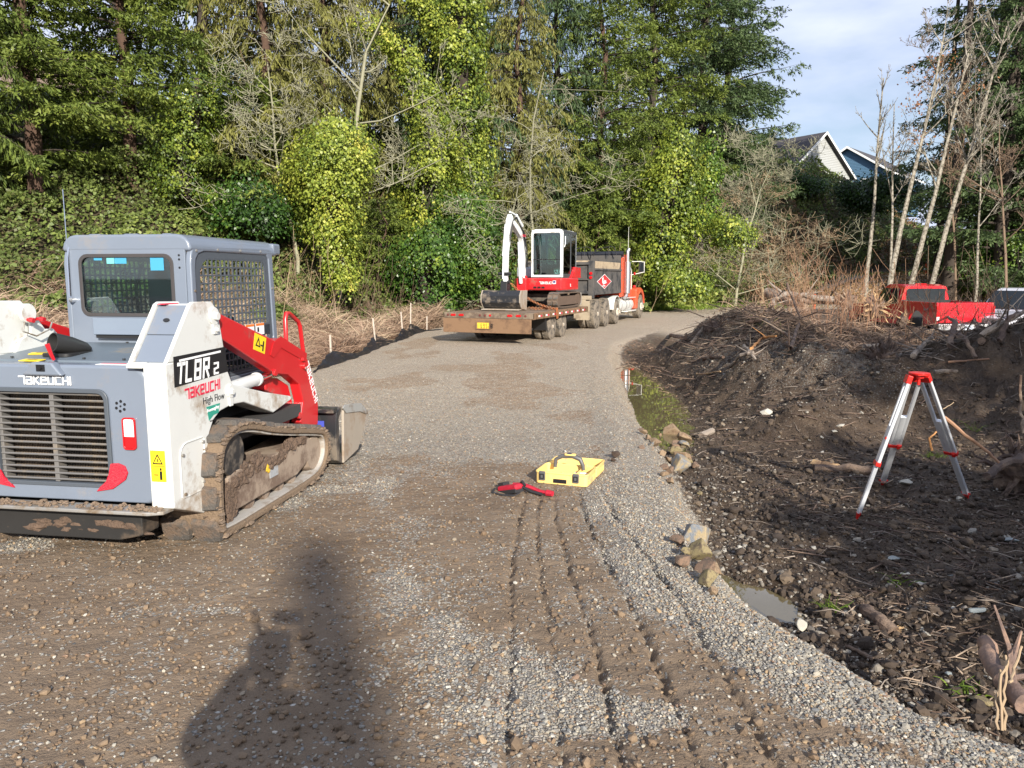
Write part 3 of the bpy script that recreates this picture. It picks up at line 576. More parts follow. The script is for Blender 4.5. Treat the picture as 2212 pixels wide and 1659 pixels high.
# --- towers
def tower(sx):
    s = S(); low = [(-.05, .342), (.30, .206), (.345, .42), (.41, .742), (.47, .82), (.56, .865), (.72, .885), (.90, .875), (1.364, .715), (1.70, .770), (1.70, .800), (1.25, .90), (.753, 1.03), (.69, 1.14), (.66, 1.27), (-.05, 1.27)]
    s.prism(low, X, sx * .715, sx * .87); t = s.obj('side_tower', white, TL, bevel=.012, seg=3)
    up = [(-.03, 1.27), (.66, 1.27), (.61, 1.50), (.585, 1.58), (.52, 1.635), (.30, 1.64), (.265, 1.625)]
    s = S(); s.prism(up, X, sx * .842, sx * .87); s.obj('upper_plate', white, t, bevel=.006)
    s = S(); s.prism(up[:1] + [(.66, 1.27)] + up[2:], X, sx * .60, sx * .628); s.obj('inner_plate', white, t, bevel=.006)
    s = S(); s.prism([(.17, 1.0), (.66, 1.0), (.66, 1.27), (-.03, 1.27), (-.05, 1.262), (-.05, 1.235), (.17, 1.235)], X, sx * .60, sx * .714); s.obj('tower_base', white, t, bevel=.006)
    # sloping cover plates in two pieces
    a = (.0, 1.272); b = (.135, 1.435); c = (.285, 1.622)
    for (p, q) in ((a, b), (b, c)):
        d = Vector((q[0] - p[0], q[1] - p[1])).normalized() * .003; p = (p[0] + d.x, p[1] + d.y); q = (q[0] - d.x, q[1] - d.y)
        s = S(); s.prism([p, q, (q[0] + .02, q[1] - .02), (p[0] + .02, p[1] - .02)], X, sx * .631, sx * .839); s.obj('cover_plate', grey, t, bevel=.003)
    s = S(); s.bb(sx * .631, sx * .839, .29, .55, 1.60, 1.622); s.obj('top_plate', white, t, bevel=.003)
    s = S(); s.bb(sx * .64, sx * .70, .25, .40, 1.623, 1.628); s.obj('red_mark', redt, t)
    s = S(); m_ = Matrix.Translation((sx * .735, .20, 1.524)) @ Matrix.Rotation(R(51), 4, 'X'); s.prism(ell(0, 0, .022, .014), Zx, -.002, .004, m=m_); s.obj('slot', black, t)
    # column face bolts
    s = S()
    for z in (1.12, 1.06, .76, .70, .47, .40): s.lathe([(.012, .006), (.015, 0), (.015, .01)], (sx * .79, -.058, z), 'y', 12)
    s.obj('face_bolt', white, t)
    # arm pivot
    s = S(); s.prism(ell(.535, 1.535, .058, .062, 20), X, sx * .870, sx * .884); s.prism([(.50, 1.53), (.565, 1.53), (.575, 1.41), (.515, 1.41)], X, sx * .8705, sx * .882); s.cyl((sx * .88, .535, 1.535), (sx * .91, .535, 1.535), .028, n=16); s.cyl((sx * .88, .545, 1.44), (sx * .90, .545, 1.44), .014, n=8)
    s.obj('arm_pivot', white, t, bevel=.004)
    s = S(); s.prism(ell(.70, .99, .045, .05, 20), X, sx * .870, sx * .886); s.prism([(.675, .97), (.725, .97), (.725, .88), (.68, .88)], X, sx * .8705, sx * .882); s.cyl((sx * .88, .70, .985), (sx * .903, .70, .985), .022, n=14); s.obj('cylinder_pivot', white, t, bevel=.004)
    s = S(); s.ring(rrect(.045, .335, .375, .735, (.05, .02, .08, .02), 4), rrect(.050, .330, .380, .730, (.045, .018, .075, .018), 4), X, sx * .8702, sx * .876)
    s.obj('access_door', white, t)
    s = S()
    for (y_, z_) in ((.075, .66), (.315, .70), (.08, .40), (.30, .43)): s.cyl((sx * .87, y_, z_), (sx * .882, y_, z_), .011, n=10)
    s.obj('door_latch', steel, t)
    s = S(); s.prism([(.90, .905), (1.36, .745), (1.68, .785), (1.62, .83), (1.2, .93)], X, sx * .60, sx * .713); s.obj('step_plate', steel, t)
    return t
tw = tower(1); twl = tower(-1)
# inner brackets of the left tower (hoses and lock pins)
s = S(); s.prism([(.40, 1.27), (.86, 1.27), (.84, 1.36), (.78, 1.42), (.70, 1.42), (.62, 1.52), (.56, 1.52), (.56, 1.40), (.46, 1.36)], X, -.598, -.572); br = s.obj('lock_bracket', white, TL, bevel=.006)
s = S()
for yy in (.60, .50): s.cyl((-.57, yy, 1.50), (-.50, yy, 1.50), .012, n=8); s.cyl((-.52, yy, 1.50), (-.49, yy, 1.495), .018, n=12)
s.obj('lock_pin', redp, br); s = S(); s.tube([(-.56, .5, 1.5), (-.54, .45, 1.42), (-.52, .55, 1.38), (-.52, .68, 1.42), (-.53, .72, 1.47)], .006, 6); s.obj('pin_chain', steel, br, smooth=True)
s = S(); s.cyl((-.60, .52, 1.56), (-.56, .52, 1.56), .05, n=18); s.lathe([(.07, 0), (.07, .03), (.05, .03)], (-.57, .52, 1.545), 'x', 18); s.obj('inner_pivot', white, TL, bevel=.004)
# decals on the right side
s = S(); s.prism([(.034, 1.108), (.690, 1.133), (.655, 1.312), (.040, 1.303)], X, .8703, .8725); pl = s.obj('name_panel', blackt, tw)
strokes('YL8R', (.8728, .075, 1.135), (0, 1, 0), (0, 0, 1), .115, .20, .66, .16).obj('lettering', whitet, tw)
strokes('2', (.8728, .505, 1.140), (0, 1, 0), (0, 0, 1), .07, .20, .95, .1).obj('lettering', whitet, tw)
s = S(); s.prism([(.10, 1.265), (.60, 1.278), (.60, 1.292), (.10, 1.279)], X, .8728, .8745); s.obj('lettering', whitet, tw)
strokes('TaKeUCHI', (.8703, .155, 1.018), (0, 1, .03), (0, -.02, 1), .060, .20, .80, .08).obj('lettering', redt, tw)
fontmesh('High Flow', (.8704, .345, .948), (0, 1, 0), (0, 0, 1), .068, blackt, tw)
s = S(); s.prism([(.385, .925), (.56, .925), (.535, .86), (.47, .855), (.41, .825)], X, .8703, .8715); s.obj('dealer_emblem', greent, tw)
fontmesh('Feenaughty', (.8718, .388, .885), (0, 1, .06), (0, 0, 1), .034, whitet, tw, shear=.2)
fontmesh('MACHINERY CO.', (.8704, .42, .815), (0, 1, 0), (0, 0, 1), .014, blackt, tw)
def sticker(x0, x1, z0, z1, y_, par):
    s = S(); s.bb(x0, x1, y_ - .002, y_, z0, z1); a = s.obj('warning_decal', yel, par); h = z1 - z0; w = x1 - x0; cx = (x0 + x1) / 2
    s = S(); s.ring([(cx - w * .36, z0 + h * .56), (cx + w * .36, z0 + h * .56), (cx, z0 + h * .90)], [(cx - w * .26, z0 + h * .60), (cx + w * .26, z0 + h * .60), (cx, z0 + h * .83)], Yx, y_ - .004, y_ - .002)
    s.bb(x0 + w * .05, x1 - w * .05, y_ - .0035, y_ - .002, z0 + h * .49, z0 + h * .505); s.bb(cx - w * .03, cx + w * .03, y_ - .004, y_ - .002, z0 + h * .64, z0 + h * .74)
    s.bb(cx + w * .10, cx + w * .26, y_ - .004, y_ - .002, z0 + h * .06, z0 + h * .34); s.bb(cx + w * .12, cx + w * .24, y_ - .004, y_ - .002, z0 + h * .36, z0 + h * .44); s.bb(cx - w * .3, cx + w * .0, y_ - .004, y_ - .002, z0 + h * .2, z0 + h * .23)
    s.obj('decal_print', blackt, par)
sticker(.738, .838, .52, .72, -.0625, tw)
# --- loader arms
def arm(sx):
    s = S(); o_ = [(.50, 1.50), (.56, 1.585), (1.52, 1.285), (1.60, 1.30), (1.72, 1.285), (2.08, 1.115), (2.15, 1.05), (2.27, .78), (2.33, .62), (2.31, .44), (2.08, .42), (1.93, .53), (2.00, .70), (1.93, .87), (1.72, .98), (1.48, 1.02), (1.39, 1.06), (.68, 1.37), (.55, 1.43)]
    s.prism(o_, X, sx * .745, sx * .838); a = s.obj('loader_arm', red, TL, bevel=.012, seg=3)
    s = S(); s.prism([(1.40, 1.18), (1.46, 1.27), (1.60, 1.315), (2.10, 1.125), (2.08, 1.05), (1.60, 1.22), (1.46, 1.15)], X, sx * .842, sx * .846); s.obj('arm_plate', red, a)
    s = S(); s.prism([(1.50, .98), (1.72, .95), (1.92, .86), (1.99, .70), (1.92, .53), (1.80, .45), (1.70, .5), (1.78, .66), (1.70, .80), (1.50, .88)], X, sx * .62, sx * .742); s.obj('arm_gusset', red, a, bevel=.01)
    s = S()
    for (y_, z_, r_) in ((1.46, 1.03, .028), (2.03, 1.02, .03), (2.00, 1.08, .016), (1.88, .60, .03)): s.cyl((sx * .838, y_, z_), (sx * .862, y_, z_), r_, n=14)
    s.obj('arm_pin', red, a, bevel=.003); s = S(); s.cyl((sx * .862, 2.03, 1.0), (sx * .868, 2.03, 1.0), .012, n=10); s.obj('grease_cap', steel, a)
    s = S(); s.tube([(sx * .80, 1.785, 1.20), (sx * .80, 1.79, 1.45), (sx * .80, 1.815, 1.495), (sx * .80, 1.86, 1.495), (sx * .80, 2.04, 1.415), (sx * .80, 2.075, 1.37), (sx * .80, 2.13, 1.10), (sx * .80, 2.155, .98)], .019, 10); s.obj('hand_rail', red, a, smooth=True)
    # lift cylinder
    s = S(); s.cyl((sx * .79, .78, .985), (sx * .79, 1.25, 1.0), .048, n=18); s.cyl((sx * .79, 1.24, 1.0), (sx * .79, 1.27, 1.0), .055, n=18); cy = s.obj('lift_cylinder', M('cylinder_grey', (.60, .61, .60), .35, var=.05, dirt=.1), TL, bevel=.004)
    s = S(); s.cyl((sx * .79, 1.27, 1.0), (sx * .79, 1.48, 1.012), .026, n=14); s.obj('piston_rod', chrome, cy)
    return a
ar = arm(1); arm(-1)
strokes('TaKeUCHI', (.8385, 2.085, 1.02), (0, .42, -.91), (0, .91, .42), .062, .19, .74, .1).obj('lettering', whitet, ar)
sm_ = S(); mt = Matrix.Translation((.8385, 1.245, 1.285)) @ Matrix.Rotation(R(-17), 4, 'X')
sm_.box((0, 0, 0), (.002, .19, .13), m=mt); sm_.obj('warning_decal', yel, ar); s = S(); s.ring([(-.07, -.03), (.01, -.03), (-.03, .045)], [(-.055, -.02), (-.005, -.02), (-.03, .025)], X, .001, .003, m=mt); s.box((.002, .055, -.01), (.002, .02, .08), m=mt); s.box((.002, .03, -.01), (.002, .04, .012), m=mt); s.obj('decal_print', blackt, ar)
s = S(); s.cyl((-.80, 2.02, .62), (.80, 2.02, .62), .06, n=16); s.bb(-.74, .74, 1.62, 1.74, .52, .66); s.obj('cross_tube', red, TL, bevel=.01)
# --- cab
s = S(); side = [(.87, .96), (.87, 1.90), (.88, 1.96), (.90, 2.01), (1.0, 2.03), (2.12, 2.045), (2.17, 2.03), (2.21, 1.24), (2.0, .96)]
hole = [(.93, 1.0), (.93, 1.86), (.945, 1.93), (.985, 1.975), (1.07, 1.995), (2.06, 2.00), (2.10, 1.96), (2.14, 1.27), (1.96, 1.0)]
sidea, holea = side, hole
for sx in (-1, 1):
    s = S(); s.ring(side, hole, X, sx * .475, sx * .52); cs = s.obj('side_frame', grey, TL, bevel=.012, seg=3)
    s = S(); g = S()
    s.ring([(.928, .999), (.928, 1.86), (.945, 1.932), (.985, 1.977), (1.07, 1.997), (2.061, 2.002), (2.102, 1.96), (2.142, 1.27), (1.96, .999)], [(1.0, 1.04), (1.0, 1.82), (1.02, 1.87), (1.06, 1.91), (1.12, 1.94), (2.0, 1.945), (2.03, 1.90), (2.085, 1.29), (1.93, 1.04)], X, sx * .496, sx * .508)
    def inside_rng(y_):
        zt = 1.942 if y_ > 1.12 else 1.942 - (1.12 - y_) * .9; return 1.04, zt
    y_ = 1.0
    while y_ < 2.06:
        z0, z1 = inside_rng(y_); s.bb(sx * .496, sx * .507, y_ - .006, y_ + .006, z0, z1); y_ += .062
    z_ = 1.07
    while z_ < 1.94: s.bb(sx * .4965, sx * .5065, 1.0 if z_ < 1.88 else 1.07, 2.0 if z_ > 1.8 else 2.04 if z_>1.2 else 1.95, z_ - .006, z_ + .006); z_ += .062
    s.bb(sx * .495, sx * .5085, 1.0, 2.10, 1.30, 1.385); s.bb(sx * .495, sx * .5085, 1.86, 2.09, 1.30, 1.40)
    tag(s.obj('side_screen', greydk, cs), None, None, None, None)
    s = S(); s.bb(sx * .50, sx * .512, .98, 1.9, .93, 1.02); s.prism([(.9, .96), (1.95, .96), (1.6, .87), (.95, .90)], X, sx * .50, sx * .62); s.obj('side_sill', greydk, cs, bevel=.006)
    if sx > 0:
        s = S()
        for y_ in (1.72, 1.90): s.bb(.509, .511, y_ - .075, y_ + .075, 1.305, 1.405)
        s.obj('safety_label', whitet, cs)
        s = S()
        for y_ in (1.72, 1.90): s.bb(.5112, .5122, y_ - .073, y_ + .073, 1.383, 1.403)
        s.obj('orange_band', oran, cs); s = S()
        for y_ in (1.70, 1.88): s.bb(.5112, .5122, y_ - .03, y_ + .0, 1.33, 1.37)
        s.obj('label_print', blackt, cs)
        s = S()
        for p_ in ((.95, 1.995), (1.25, 2.01), (1.6, 2.015), (1.95, 2.02), (.905, 1.7), (.905, 1.4), (2.14, 1.7)): s.cyl((.52, p_[0], p_[1]), (.526, p_[0], p_[1]), .010, n=8)
        s.obj('frame_bolt', steel, cs)
s = S(); s.ring(rrect(-.475, .475, 1.29, 2.04, (.02, .03, .03, .02), 5), rrect(-.385, .375, 1.515, 1.965, (.06, .07, .07, .06), 5), Yx, .87, .90); rp = s.obj('rear_panel', grey, TL, bevel=.008)
s = S(); s.ring(rrect(-.392, .382, 1.508, 1.972, (.065, .075, .075, .065), 5), rrect(-.366, .356, 1.534, 1.946, (.05, .055, .055, .05), 5), Yx, .862, .872); s.obj('window_seal', M('seal', (.05, .045, .045), .6), rp, bevel=.003)
gl = glass('tinted_glass', (.50, .68, .72), .35)
s = S(); s.prism(rrect(-.37, .36, 1.53, 1.95, .05, 4), Yx, .876, .880); s.obj('rear_glass', gl, rp)
for (a, b_, c, d, mt_) in ((-.10, .0, 1.90, 1.945, cyan), (-.10 - .065, -.10, 1.90, 1.945, cyanl), (.19, .30, 1.85, 1.945, cyan), (-.27, -.20, 1.925, 1.945, cyan)):
    s = S(); s.bb(a + .003, b_, .8745, .8755, c, d); s.obj('window_sticker', mt_, rp)
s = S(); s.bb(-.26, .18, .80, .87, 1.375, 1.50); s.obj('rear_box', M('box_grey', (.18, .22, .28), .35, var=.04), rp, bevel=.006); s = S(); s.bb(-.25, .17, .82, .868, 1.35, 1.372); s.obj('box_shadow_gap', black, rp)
s = S(); s.tube([(-.44, .84, 1.64), (-.47, .85, 1.66), (-.47, .86, 1.95), (-.46, .88, 2.05)], .008, 6); s.cyl((-.45, .83, 1.63), (-.45, .87, 1.63), .018, n=10); s.cyl((-.47, .86, 1.9), (-.50, .9, 2.45), .003, n=5); s.obj('antenna', chrome, rp, smooth=True)
# glossy weld beads and side hinge dots
s = S()
for z in (1.96, 1.93, 1.87): s.cyl((.43, .866, z), (.43, .872, z), .008, n=8)
s.obj('panel_hole', blackt, rp)
s = S(); sec = [(-.52, .0), (-.52, .06), (-.49, .115), (-.42, .15), (.42, .15), (.49, .115), (.52, .06), (.52, .0)]
roofp = []
for (y_, dz, w_) in ((.872, -.06, 1.0), (.885, .0, 1.0), (.92, .045, 1.0), (1.0, .07, 1.0), (2.15, .08, 1.0), (2.25, .075, 1.0), (2.30, .04, .98)):
    roofp.append([(a * w_, y_, 1.975 + b_ * (1 if dz > -.05 else .3) + dz * (.9 if b_ > .05 else .5)) for a, b_ in sec])
vv = [p for r_ in roofp for p in r_]; k = len(sec); ff = [(i * k + j, i * k + j + 1, (i + 1) * k + j + 1, (i + 1) * k + j) for i in range(len(roofp) - 1) for j in range(k - 1)] + [tuple(range(k)), tuple(range(len(vv) - k, len(vv)))] + [(i * k, (i + 1) * k, (i + 1) * k + k - 1, i * k + k - 1) for i in range(len(roofp) - 1)]
roofm = S(); roofm.add(vv, ff)
zt = 2.035
s = S(); s.prism([(-.522, 1.99), (-.521, 2.02), (-.51, 2.055), (-.487, 2.086), (-.452, 2.106), (-.41, 2.114), (.41, 2.114), (.452, 2.106), (.487, 2.086), (.51, 2.055), (.521, 2.02), (.522, 1.99)], Yx, .868, 2.26); rf = s.obj('cab_roof', grey, TL, bevel=.022, seg=4, ang=25)
for xa, xb in ((-.36, -.22), (-.07, .09), (.24, .36)):
    s = S(); s.prism([(xa, 2.110), (xa + .03, 2.122), (xb - .03, 2.122), (xb, 2.110)], Yx, .93, 2.15); s.obj('roof_rib', grey, rf, bevel=.008)
s = S(); s.bb(-.52, .52, 2.20, 2.34, 2.0, 2.10); s.obj('front_visor', grey, rf, bevel=.02)
s = S(); s.bb(-.475, .475, .90, 2.2, .93, .99); s.bb(-.47, .47, 2.13, 2.16, 1.0, 1.25); s.obj('cab_floor', darki, TL)
s = S(); s.bb(-.46, .46, .86, .92, 1.24, 1.31); s.obj('cab_base', M('base_white', (.6, .62, .6), .4, dirt=.1), TL, bevel=.005)
s = S(); s.bb(.04, .40, 1.15, 1.55, 1.22, 1.34); s.prism(rrect(.06, .38, 1.30, 1.88, .08), Yx, 1.02, 1.14); s.bb(-.02, .05, 1.2, 1.6, 1.42, 1.48); s.bb(.39, .45, 1.2, 1.6, 1.42, 1.48); s.obj('operator_seat', M('seat_vinyl', (.03, .033, .04), .6, var=.2), TL, bevel=.02)
s = S(); s.tube([(-.1, 1.75, 1.0), (-.1, 1.72, 1.4), (-.06, 1.6, 1.55)], .02, 8); s.tube([(-.18, 1.3, 1.0), (-.2, 1.25, 1.7), (-.1, 1.2, 1.9)], .012, 6); s.blob((-.06, 1.6, 1.6), (.03, .03, .06), 2, .1); s.blob((.12, 1.35, 1.72), (.07, .07, .10), 4, .3); s.obj('control_lever', black, TL, smooth=True)
# --- tracks
def smoothloop(pts, it=3):
    for _ in range(it):
        q = []
        for i in range(len(pts)):
            a, b_ = Vector(pts[i]), Vector(pts[(i + 1) % len(pts)]); q += [a * .75 + b_ * .25, a * .25 + b_ * .75]
        pts = q
    return [tuple(p) for p in pts]
loop = smoothloop([(.40, .012), (1.05, .012), (1.80, .012), (2.08, .05), (2.22, .22), (2.17, .42), (1.95, .475), (1.2, .625), (.80, .745), (.55, .765), (.36, .68), (.31, .50), (.30, .25), (.31, .06)], 2)
def inset(lp, d):
    n = len(lp); o = []
    for i in range(n):
        a = Vector(lp[i - 1]); b_ = Vector(lp[(i + 1) % n]); t_ = (b_ - a).normalized(); nn_ = Vector((-t_.y, t_.x)); o.append((lp[i][0] + nn_.x * d, lp[i][1] + nn_.y * d))
    return o
def track(sx, x0, x1, loop, par, lugn, lugt=.036, frame=True, nmat=rubb):
    s = S(); s.ring(loop, inset(loop, .045), X, sx * x0, sx * x1); t = s.obj('rubber_track', nmat, par, bevel=.012)
    # length along the loop
    n = len(loop); L = [0]
    for i in range(n): L.append(L[-1] + (Vector(loop[(i + 1) % n]) - Vector(loop[i])).length)
    lug = None; w = x1 - x0
    for k in range(lugn):
        d = L[-1] * (k + .5) / lugn; i = max(j for j in range(n) if L[j] <= d); a = Vector(loop[i]); b_ = Vector(loop[(i + 1) % n]); f_ = (d - L[i]) / max(1e-6, L[i + 1] - L[i]); p = a.lerp(b_, f_); an = math.atan2(b_.y - a.y, b_.x - a.x)
        for half in (0, 1):
            if lug is None:
                s = S(); hw = w * .22; l_ = L[-1] / lugn * .36
                s.prism([(-hw, -l_), (hw * .7, -l_ * .8), (hw, -l_ * .2), (hw * .8, l_ * .8), (-hw * .8, l_), (-hw, l_ * .3)], Zx, -lugt, .004, top=[(-hw * 1.05, -l_ * 1.2), (hw * .8, -l_ * 1.0), (hw * 1.1, -l_ * .2), (hw * .9, l_), (-hw * .9, l_ * 1.2), (-hw * 1.05, l_ * .3)])
                lug = s.obj('tread_lug', lugm, t, bevel=.006)
                o = lug
            else: o = lug.copy(); COL.objects.link(o); o.parent = t
            off = (.5 - half) * .5 * w * 1.02; sh = (.5 - half) * .0
            o.location = (sx * (x0 + x1) / 2 + off, p.x + sh * math.cos(an), p.y + sh * math.sin(an)); o.rotation_euler = (an, 0, 0 if half else math.pi * 0)
    return t
def roller(par, x0, x1, y_, z_, r_, mat=tan, name='track_roller'):
    s = S(); s.lathe([(r_ * .3, x0 - .001), (r_ * .9, x0), (r_, x0 + (x1 - x0) * .15), (r_, x0 + (x1 - x0) * .4), (r_ * .7, x0 + (x1 - x0) * .45), (r_ * .7, x0 + (x1 - x0) * .55), (r_, x0 + (x1 - x0) * .6), (r_, x0 + (x1 - x0) * .85), (r_ * .9, x1), (r_ * .3, x1)], (0, y_, z_), 'x', 18); return s.obj(name, mat, par, smooth=True)
for sx in (1, -1):
    t = track(sx, .54, .99, loop, TL, 20)
    s = S(); s.ring(inset(loop, .047), inset(loop, .062), X, sx * .56, sx * .965); s.obj('inner_belt', M('belt_grey', (.42, .40, .37), .6, var=.15, dirt=.35, dcol=(.22, .17, .12)), TL)
    fr = S(); fr.prism([(.50, .135), (1.62, .135), (1.88, .21), (1.95, .33), (1.90, .40), (1.80, .425), (1.30, .40), (.62, .43), (.50, .40)], X, sx * .62, sx * .935); frame = fr.obj('track_frame', tan, TL, bevel=.015)
    for y_ in (.62, .87, 1.12, 1.37, 1.60): roller(frame, sx * .70, sx * .90, y_, .135, .072)
    roller(frame, sx * .66, sx * .93, 1.98, .25, .165); roller(frame, sx * .66, sx * .93, .60, .55, .17, blackp, 'drive_sprocket')
    s = S()
    for k in range(24): s.bb(sx * .70, sx * .83, .55 + k * .062, .58 + k * .062, .655 - max(0, k - 3) * .0125, .690 - max(0, k - 3) * .0125)
    tag(s.obj('drive_lugs', M('lug_black', (.03, .028, .027), .7), TL), None, None, None, 'stuff')
    s = S()
    for k in range(230 if sx > 0 else 60):
        u_ = random.random(); y_ = .56 + 1.25 * u_; top = .425 + .05 * math.sin(y_ * 9) - .05 * u_ + random.uniform(-.04, .02); r_ = random.uniform(.02, .05)
        zc = random.uniform(.30 + .1 * u_, top) if y_ < 1.45 else random.uniform(.40, .44)
        s.blob((sx * (.925 + random.uniform(-.02, .012)), y_, zc), (r_ * .5, r_, r_ * .8), k, .5, 2)
    for k in range(60):
        y_ = random.uniform(.48, .60); s.blob((sx * .925, y_, random.uniform(.12, .36)), (.015, random.uniform(.02, .04), random.uniform(.02, .05)), k, .5, 2)
    tag(s.obj('packed_mud', mudm, TL), None, None, None, 'stuff')
    # mud skin along the top run and the rim of the track
    s = S(); n = len(loop); L0 = 0
    for k in range(260 if sx > 0 else 0):
        i = random.randrange(n); a = Vector(loop[i]); b_ = Vector(loop[(i + 1) % n]); p = a.lerp(b_, random.random())
        if p.y < .3 and p.x > .5: 
            if random.random() < .3: continue
        r_ = random.uniform(.012, .035); s.blob((sx * random.choice([.985, random.uniform(.6, .98)]), p.x, p.y + .004), (r_ * .5 + .004, r_ * 1.3, r_ * .45), k, .5, 1)
    if sx > 0: tag(s.obj('mud_on_track', mudl, TL), None, None, None, 'stuff')
s = S(); s.bb(.935, .940, 1.12, 1.26, .235, .31); s.obj('frame_plate', M('bare_plate', (.38, .40, .42), .4, var=.1, dirt=.2), TL)
s = S(); s.blob((.945, 1.08, .33), (.006, .03, .035), 3, .5); s.obj('yellow_leaf', M('yellow_leaf', (.7, .45, .04), .6), TL)
# --- bucket at the front
s = S(); bp_ = [(2.55, .57), (2.44, .53), (2.40, .30), (2.42, .07), (2.52, .02), (2.9, .02), (3.1, .06), (3.1, .085), (2.9, .05), (2.56, .06), (2.50, .14), (2.49, .46), (2.58, .55)]
s.prism(bp_, X, -.97, .97); bk = s.obj('bucket', blackp, TL, bevel=.006)
side_b = [(2.40, .56), (2.58, .575), (3.02, .52), (3.22, .40), (3.16, .25), (2.93, .06), (2.52, .015), (2.42, .06)]
wornm = M('scoured_steel', (.36, .31, .25), .6, metal=.15, var=.15, scale=3, dirt=.3, dcol=(.28, .21, .15))
for sx in (1, -1):
    s = S(); s.prism([(2.565, .50), (2.60, .565), (3.02, .51), (3.20, .40), (3.14, .26), (2.93, .07), (2.54, .02)], X, sx * .965, sx * .99); s.obj('bucket_side', wornm, bk, bevel=.004)
    s = S(); s.prism([(2.53, .56), (2.58, .585), (3.02, .53), (3.22, .405), (3.20, .38), (2.98, .45), (2.60, .50)], X, sx * .991, sx * 1.003); s.obj('side_cutter', M('cutter_steel', (.40, .40, .38), .5, metal=.3, var=.15, dirt=.2), bk, bevel=.003)
s = S(); s.bb(-.97, .97, 2.36, 2.46, .535, .575); s.obj('bucket_top', blackp, bk, bevel=.004)
for (z0, z1, mt_) in ((.40, .455, M('blue_decal', (.06, .08, .42), .4)), (.30, .375, whitet), (.235, .28, whitet)):
    s = S(); s.bb(.66, .86, 2.392, 2.398, z0, z1); s.obj('bucket_decal', mt_, bk)
s = S(); s.bb(.68, .76, 2.389, 2.3915, .435, .452); s.bb(.68, .84, 2.389, 2.3915, .255, .265); s.obj('red_print', redt, bk)
s = S(); s.bb(-.5, .5, 2.2, 2.4, .15, .5); s.obj('quick_hitch', black, bk, bevel=.01)
# ================================================================== TRUCK, TRAILER, EXCAVATOR
tyre = M('truck_tyre', (.038, .037, .035), .8, var=.2, dirt=.55, dcol=(.21, .175, .135), dscale=6)
rimw = M('dusty_white_rim', (.62, .58, .50), .55, var=.08, dirt=.35, dcol=(.34, .28, .21), dscale=7)
orange = M('truck_red', (.62, .085, .035), .35, var=.06, dirt=.08, coat=.3)
boxm = M('dump_box_black', (.034, .035, .038), .5, var=.25, scale=3, dirt=.5, dcol=(.085, .078, .072), dscale=2.2)
tanp = M('dusty_tan', (.34, .28, .20), .8, var=.15, scale=4, dirt=.3, dcol=(.22, .17, .12))
rust = M('rusty_steel', (.11, .062, .036), .8, metal=.1, var=.5, scale=3, dirt=.6, dcol=(.21, .125, .07), dscale=2.6, bump=.4, bscale=30)
wood = M('bleached_boards', (.42, .33, .22), .8, var=.25, scale=3, dirt=.3, dcol=(.25, .19, .13))
deckm = M('deck_planks', (.20, .145, .10), .85, var=.3, scale=3, dirt=.4, dcol=(.13, .09, .06), bump=.4, bscale=25)
def wheel(par, x, y, z, r, w, side=1, hub=0, rim=rimw, tread=True, tmat=tyre, name='wheel'):
    """x = outer face; side = +1 when the outer face looks towards +X"""
    o = bpy.data.objects.new(name, None); COL.objects.link(o); o.parent = par; o.location = (x, y, z)
    s = S(); d = -side
    s.lathe([(r * .60, d * .03 * 0), (r * .64, d * .0), (r * .86, d * .005), (r * .96, d * w * .10), (r, d * w * .2), (r, d * w * .8), (r * .96, d * w * .9), (r * .86, d * w), (r * .62, d * w), (r * .58, d * w * .9)], (0, 0, 0), 'x', 36)
    if tread:
        for k in range(34):
            a = 2 * math.pi * k / 34
            for (x0, x1, da) in ((.06, .34, 0), (.38, .62, .09), (.66, .94, 0)):
                m_ = Matrix.Rotation(a + da, 4, 'X') @ Matrix.Translation((d * w * (x0 + x1) / 2, 0, r * (1.0 if x0 == .38 else .99)))
                s.box((0, 0, 0), (w * (x1 - x0), r * .12, .03), m=m_)
    s.obj('tyre', tmat, o, smooth=True)
    s = S(); s.lathe([(r * .62, d * .02), (r * .60, d * .035), (r * .55, d * .05), (r * .50, d * (.11 if hub < 1 else .03)), (r * .34, d * (.13 if hub < 1 else .0)), (r * .32, d * (.05 if hub < 1 else -.05)), (r * .15, d * (.04 if hub < 1 else -.07)), (r * .14, d * (-.02 if hub < 1 else -.12)), (.01, d * (-.03 if hub < 1 else -.13))], (0, 0, 0), 'x', 28)
    s.obj('rim', rim, o, smooth=True)
    if hub >= 0:
        s = S()
        for k in range(10):
            a = 2 * math.pi * k / 10; c = (r * .27 * math.cos(a), r * .27 * math.sin(a)); xx = d * (.045 if hub < 1 else -.055); s.cyl((xx, *c), (xx - d * .03, *c), .014, n=6)
        s.obj('wheel_nuts', steel, o)
    return o
YAW = R(-21)
# ------------------------------------------------------------------ dump truck
TK = thing('dump_truck', 'black dump truck with orange red cab and silver exhaust stack towing the flatbed', 'dump truck', (2.95, 27.08, 0), YAW)
WD = 2.44
s = S()
for x0, x1 in ((-WD + .0, -WD + .08), (-.13, -.05)):
    s.prism([(-.33, 1.23), (3.95, 1.20), (3.97, 2.10), (-.36, 2.10)], X, x0, x1)
s.bb(-WD, -.05, -.30, 3.95, 1.18, 1.26); s.bb(-WD, -.05, 3.88, 3.96, 1.2, 2.62); bx = s.obj('dump_box', boxm, TK, bevel=.012)
s = S(); s.prism([(3.2, 1.25), (3.9, 1.22), (3.9, 2.05), (3.55, 1.95), (3.3, 1.6)], X, -.048, -.02); s.bb(-.049, -.01, -.30, 3.93, 2.04, 2.11); s.bb(-.049, -.01, -.30, 3.93, 1.19, 1.29); s.bb(-.05, -.0, -.33, -.22, 1.2, 2.1); s.obj('side_rib', boxm, bx, bevel=.01)
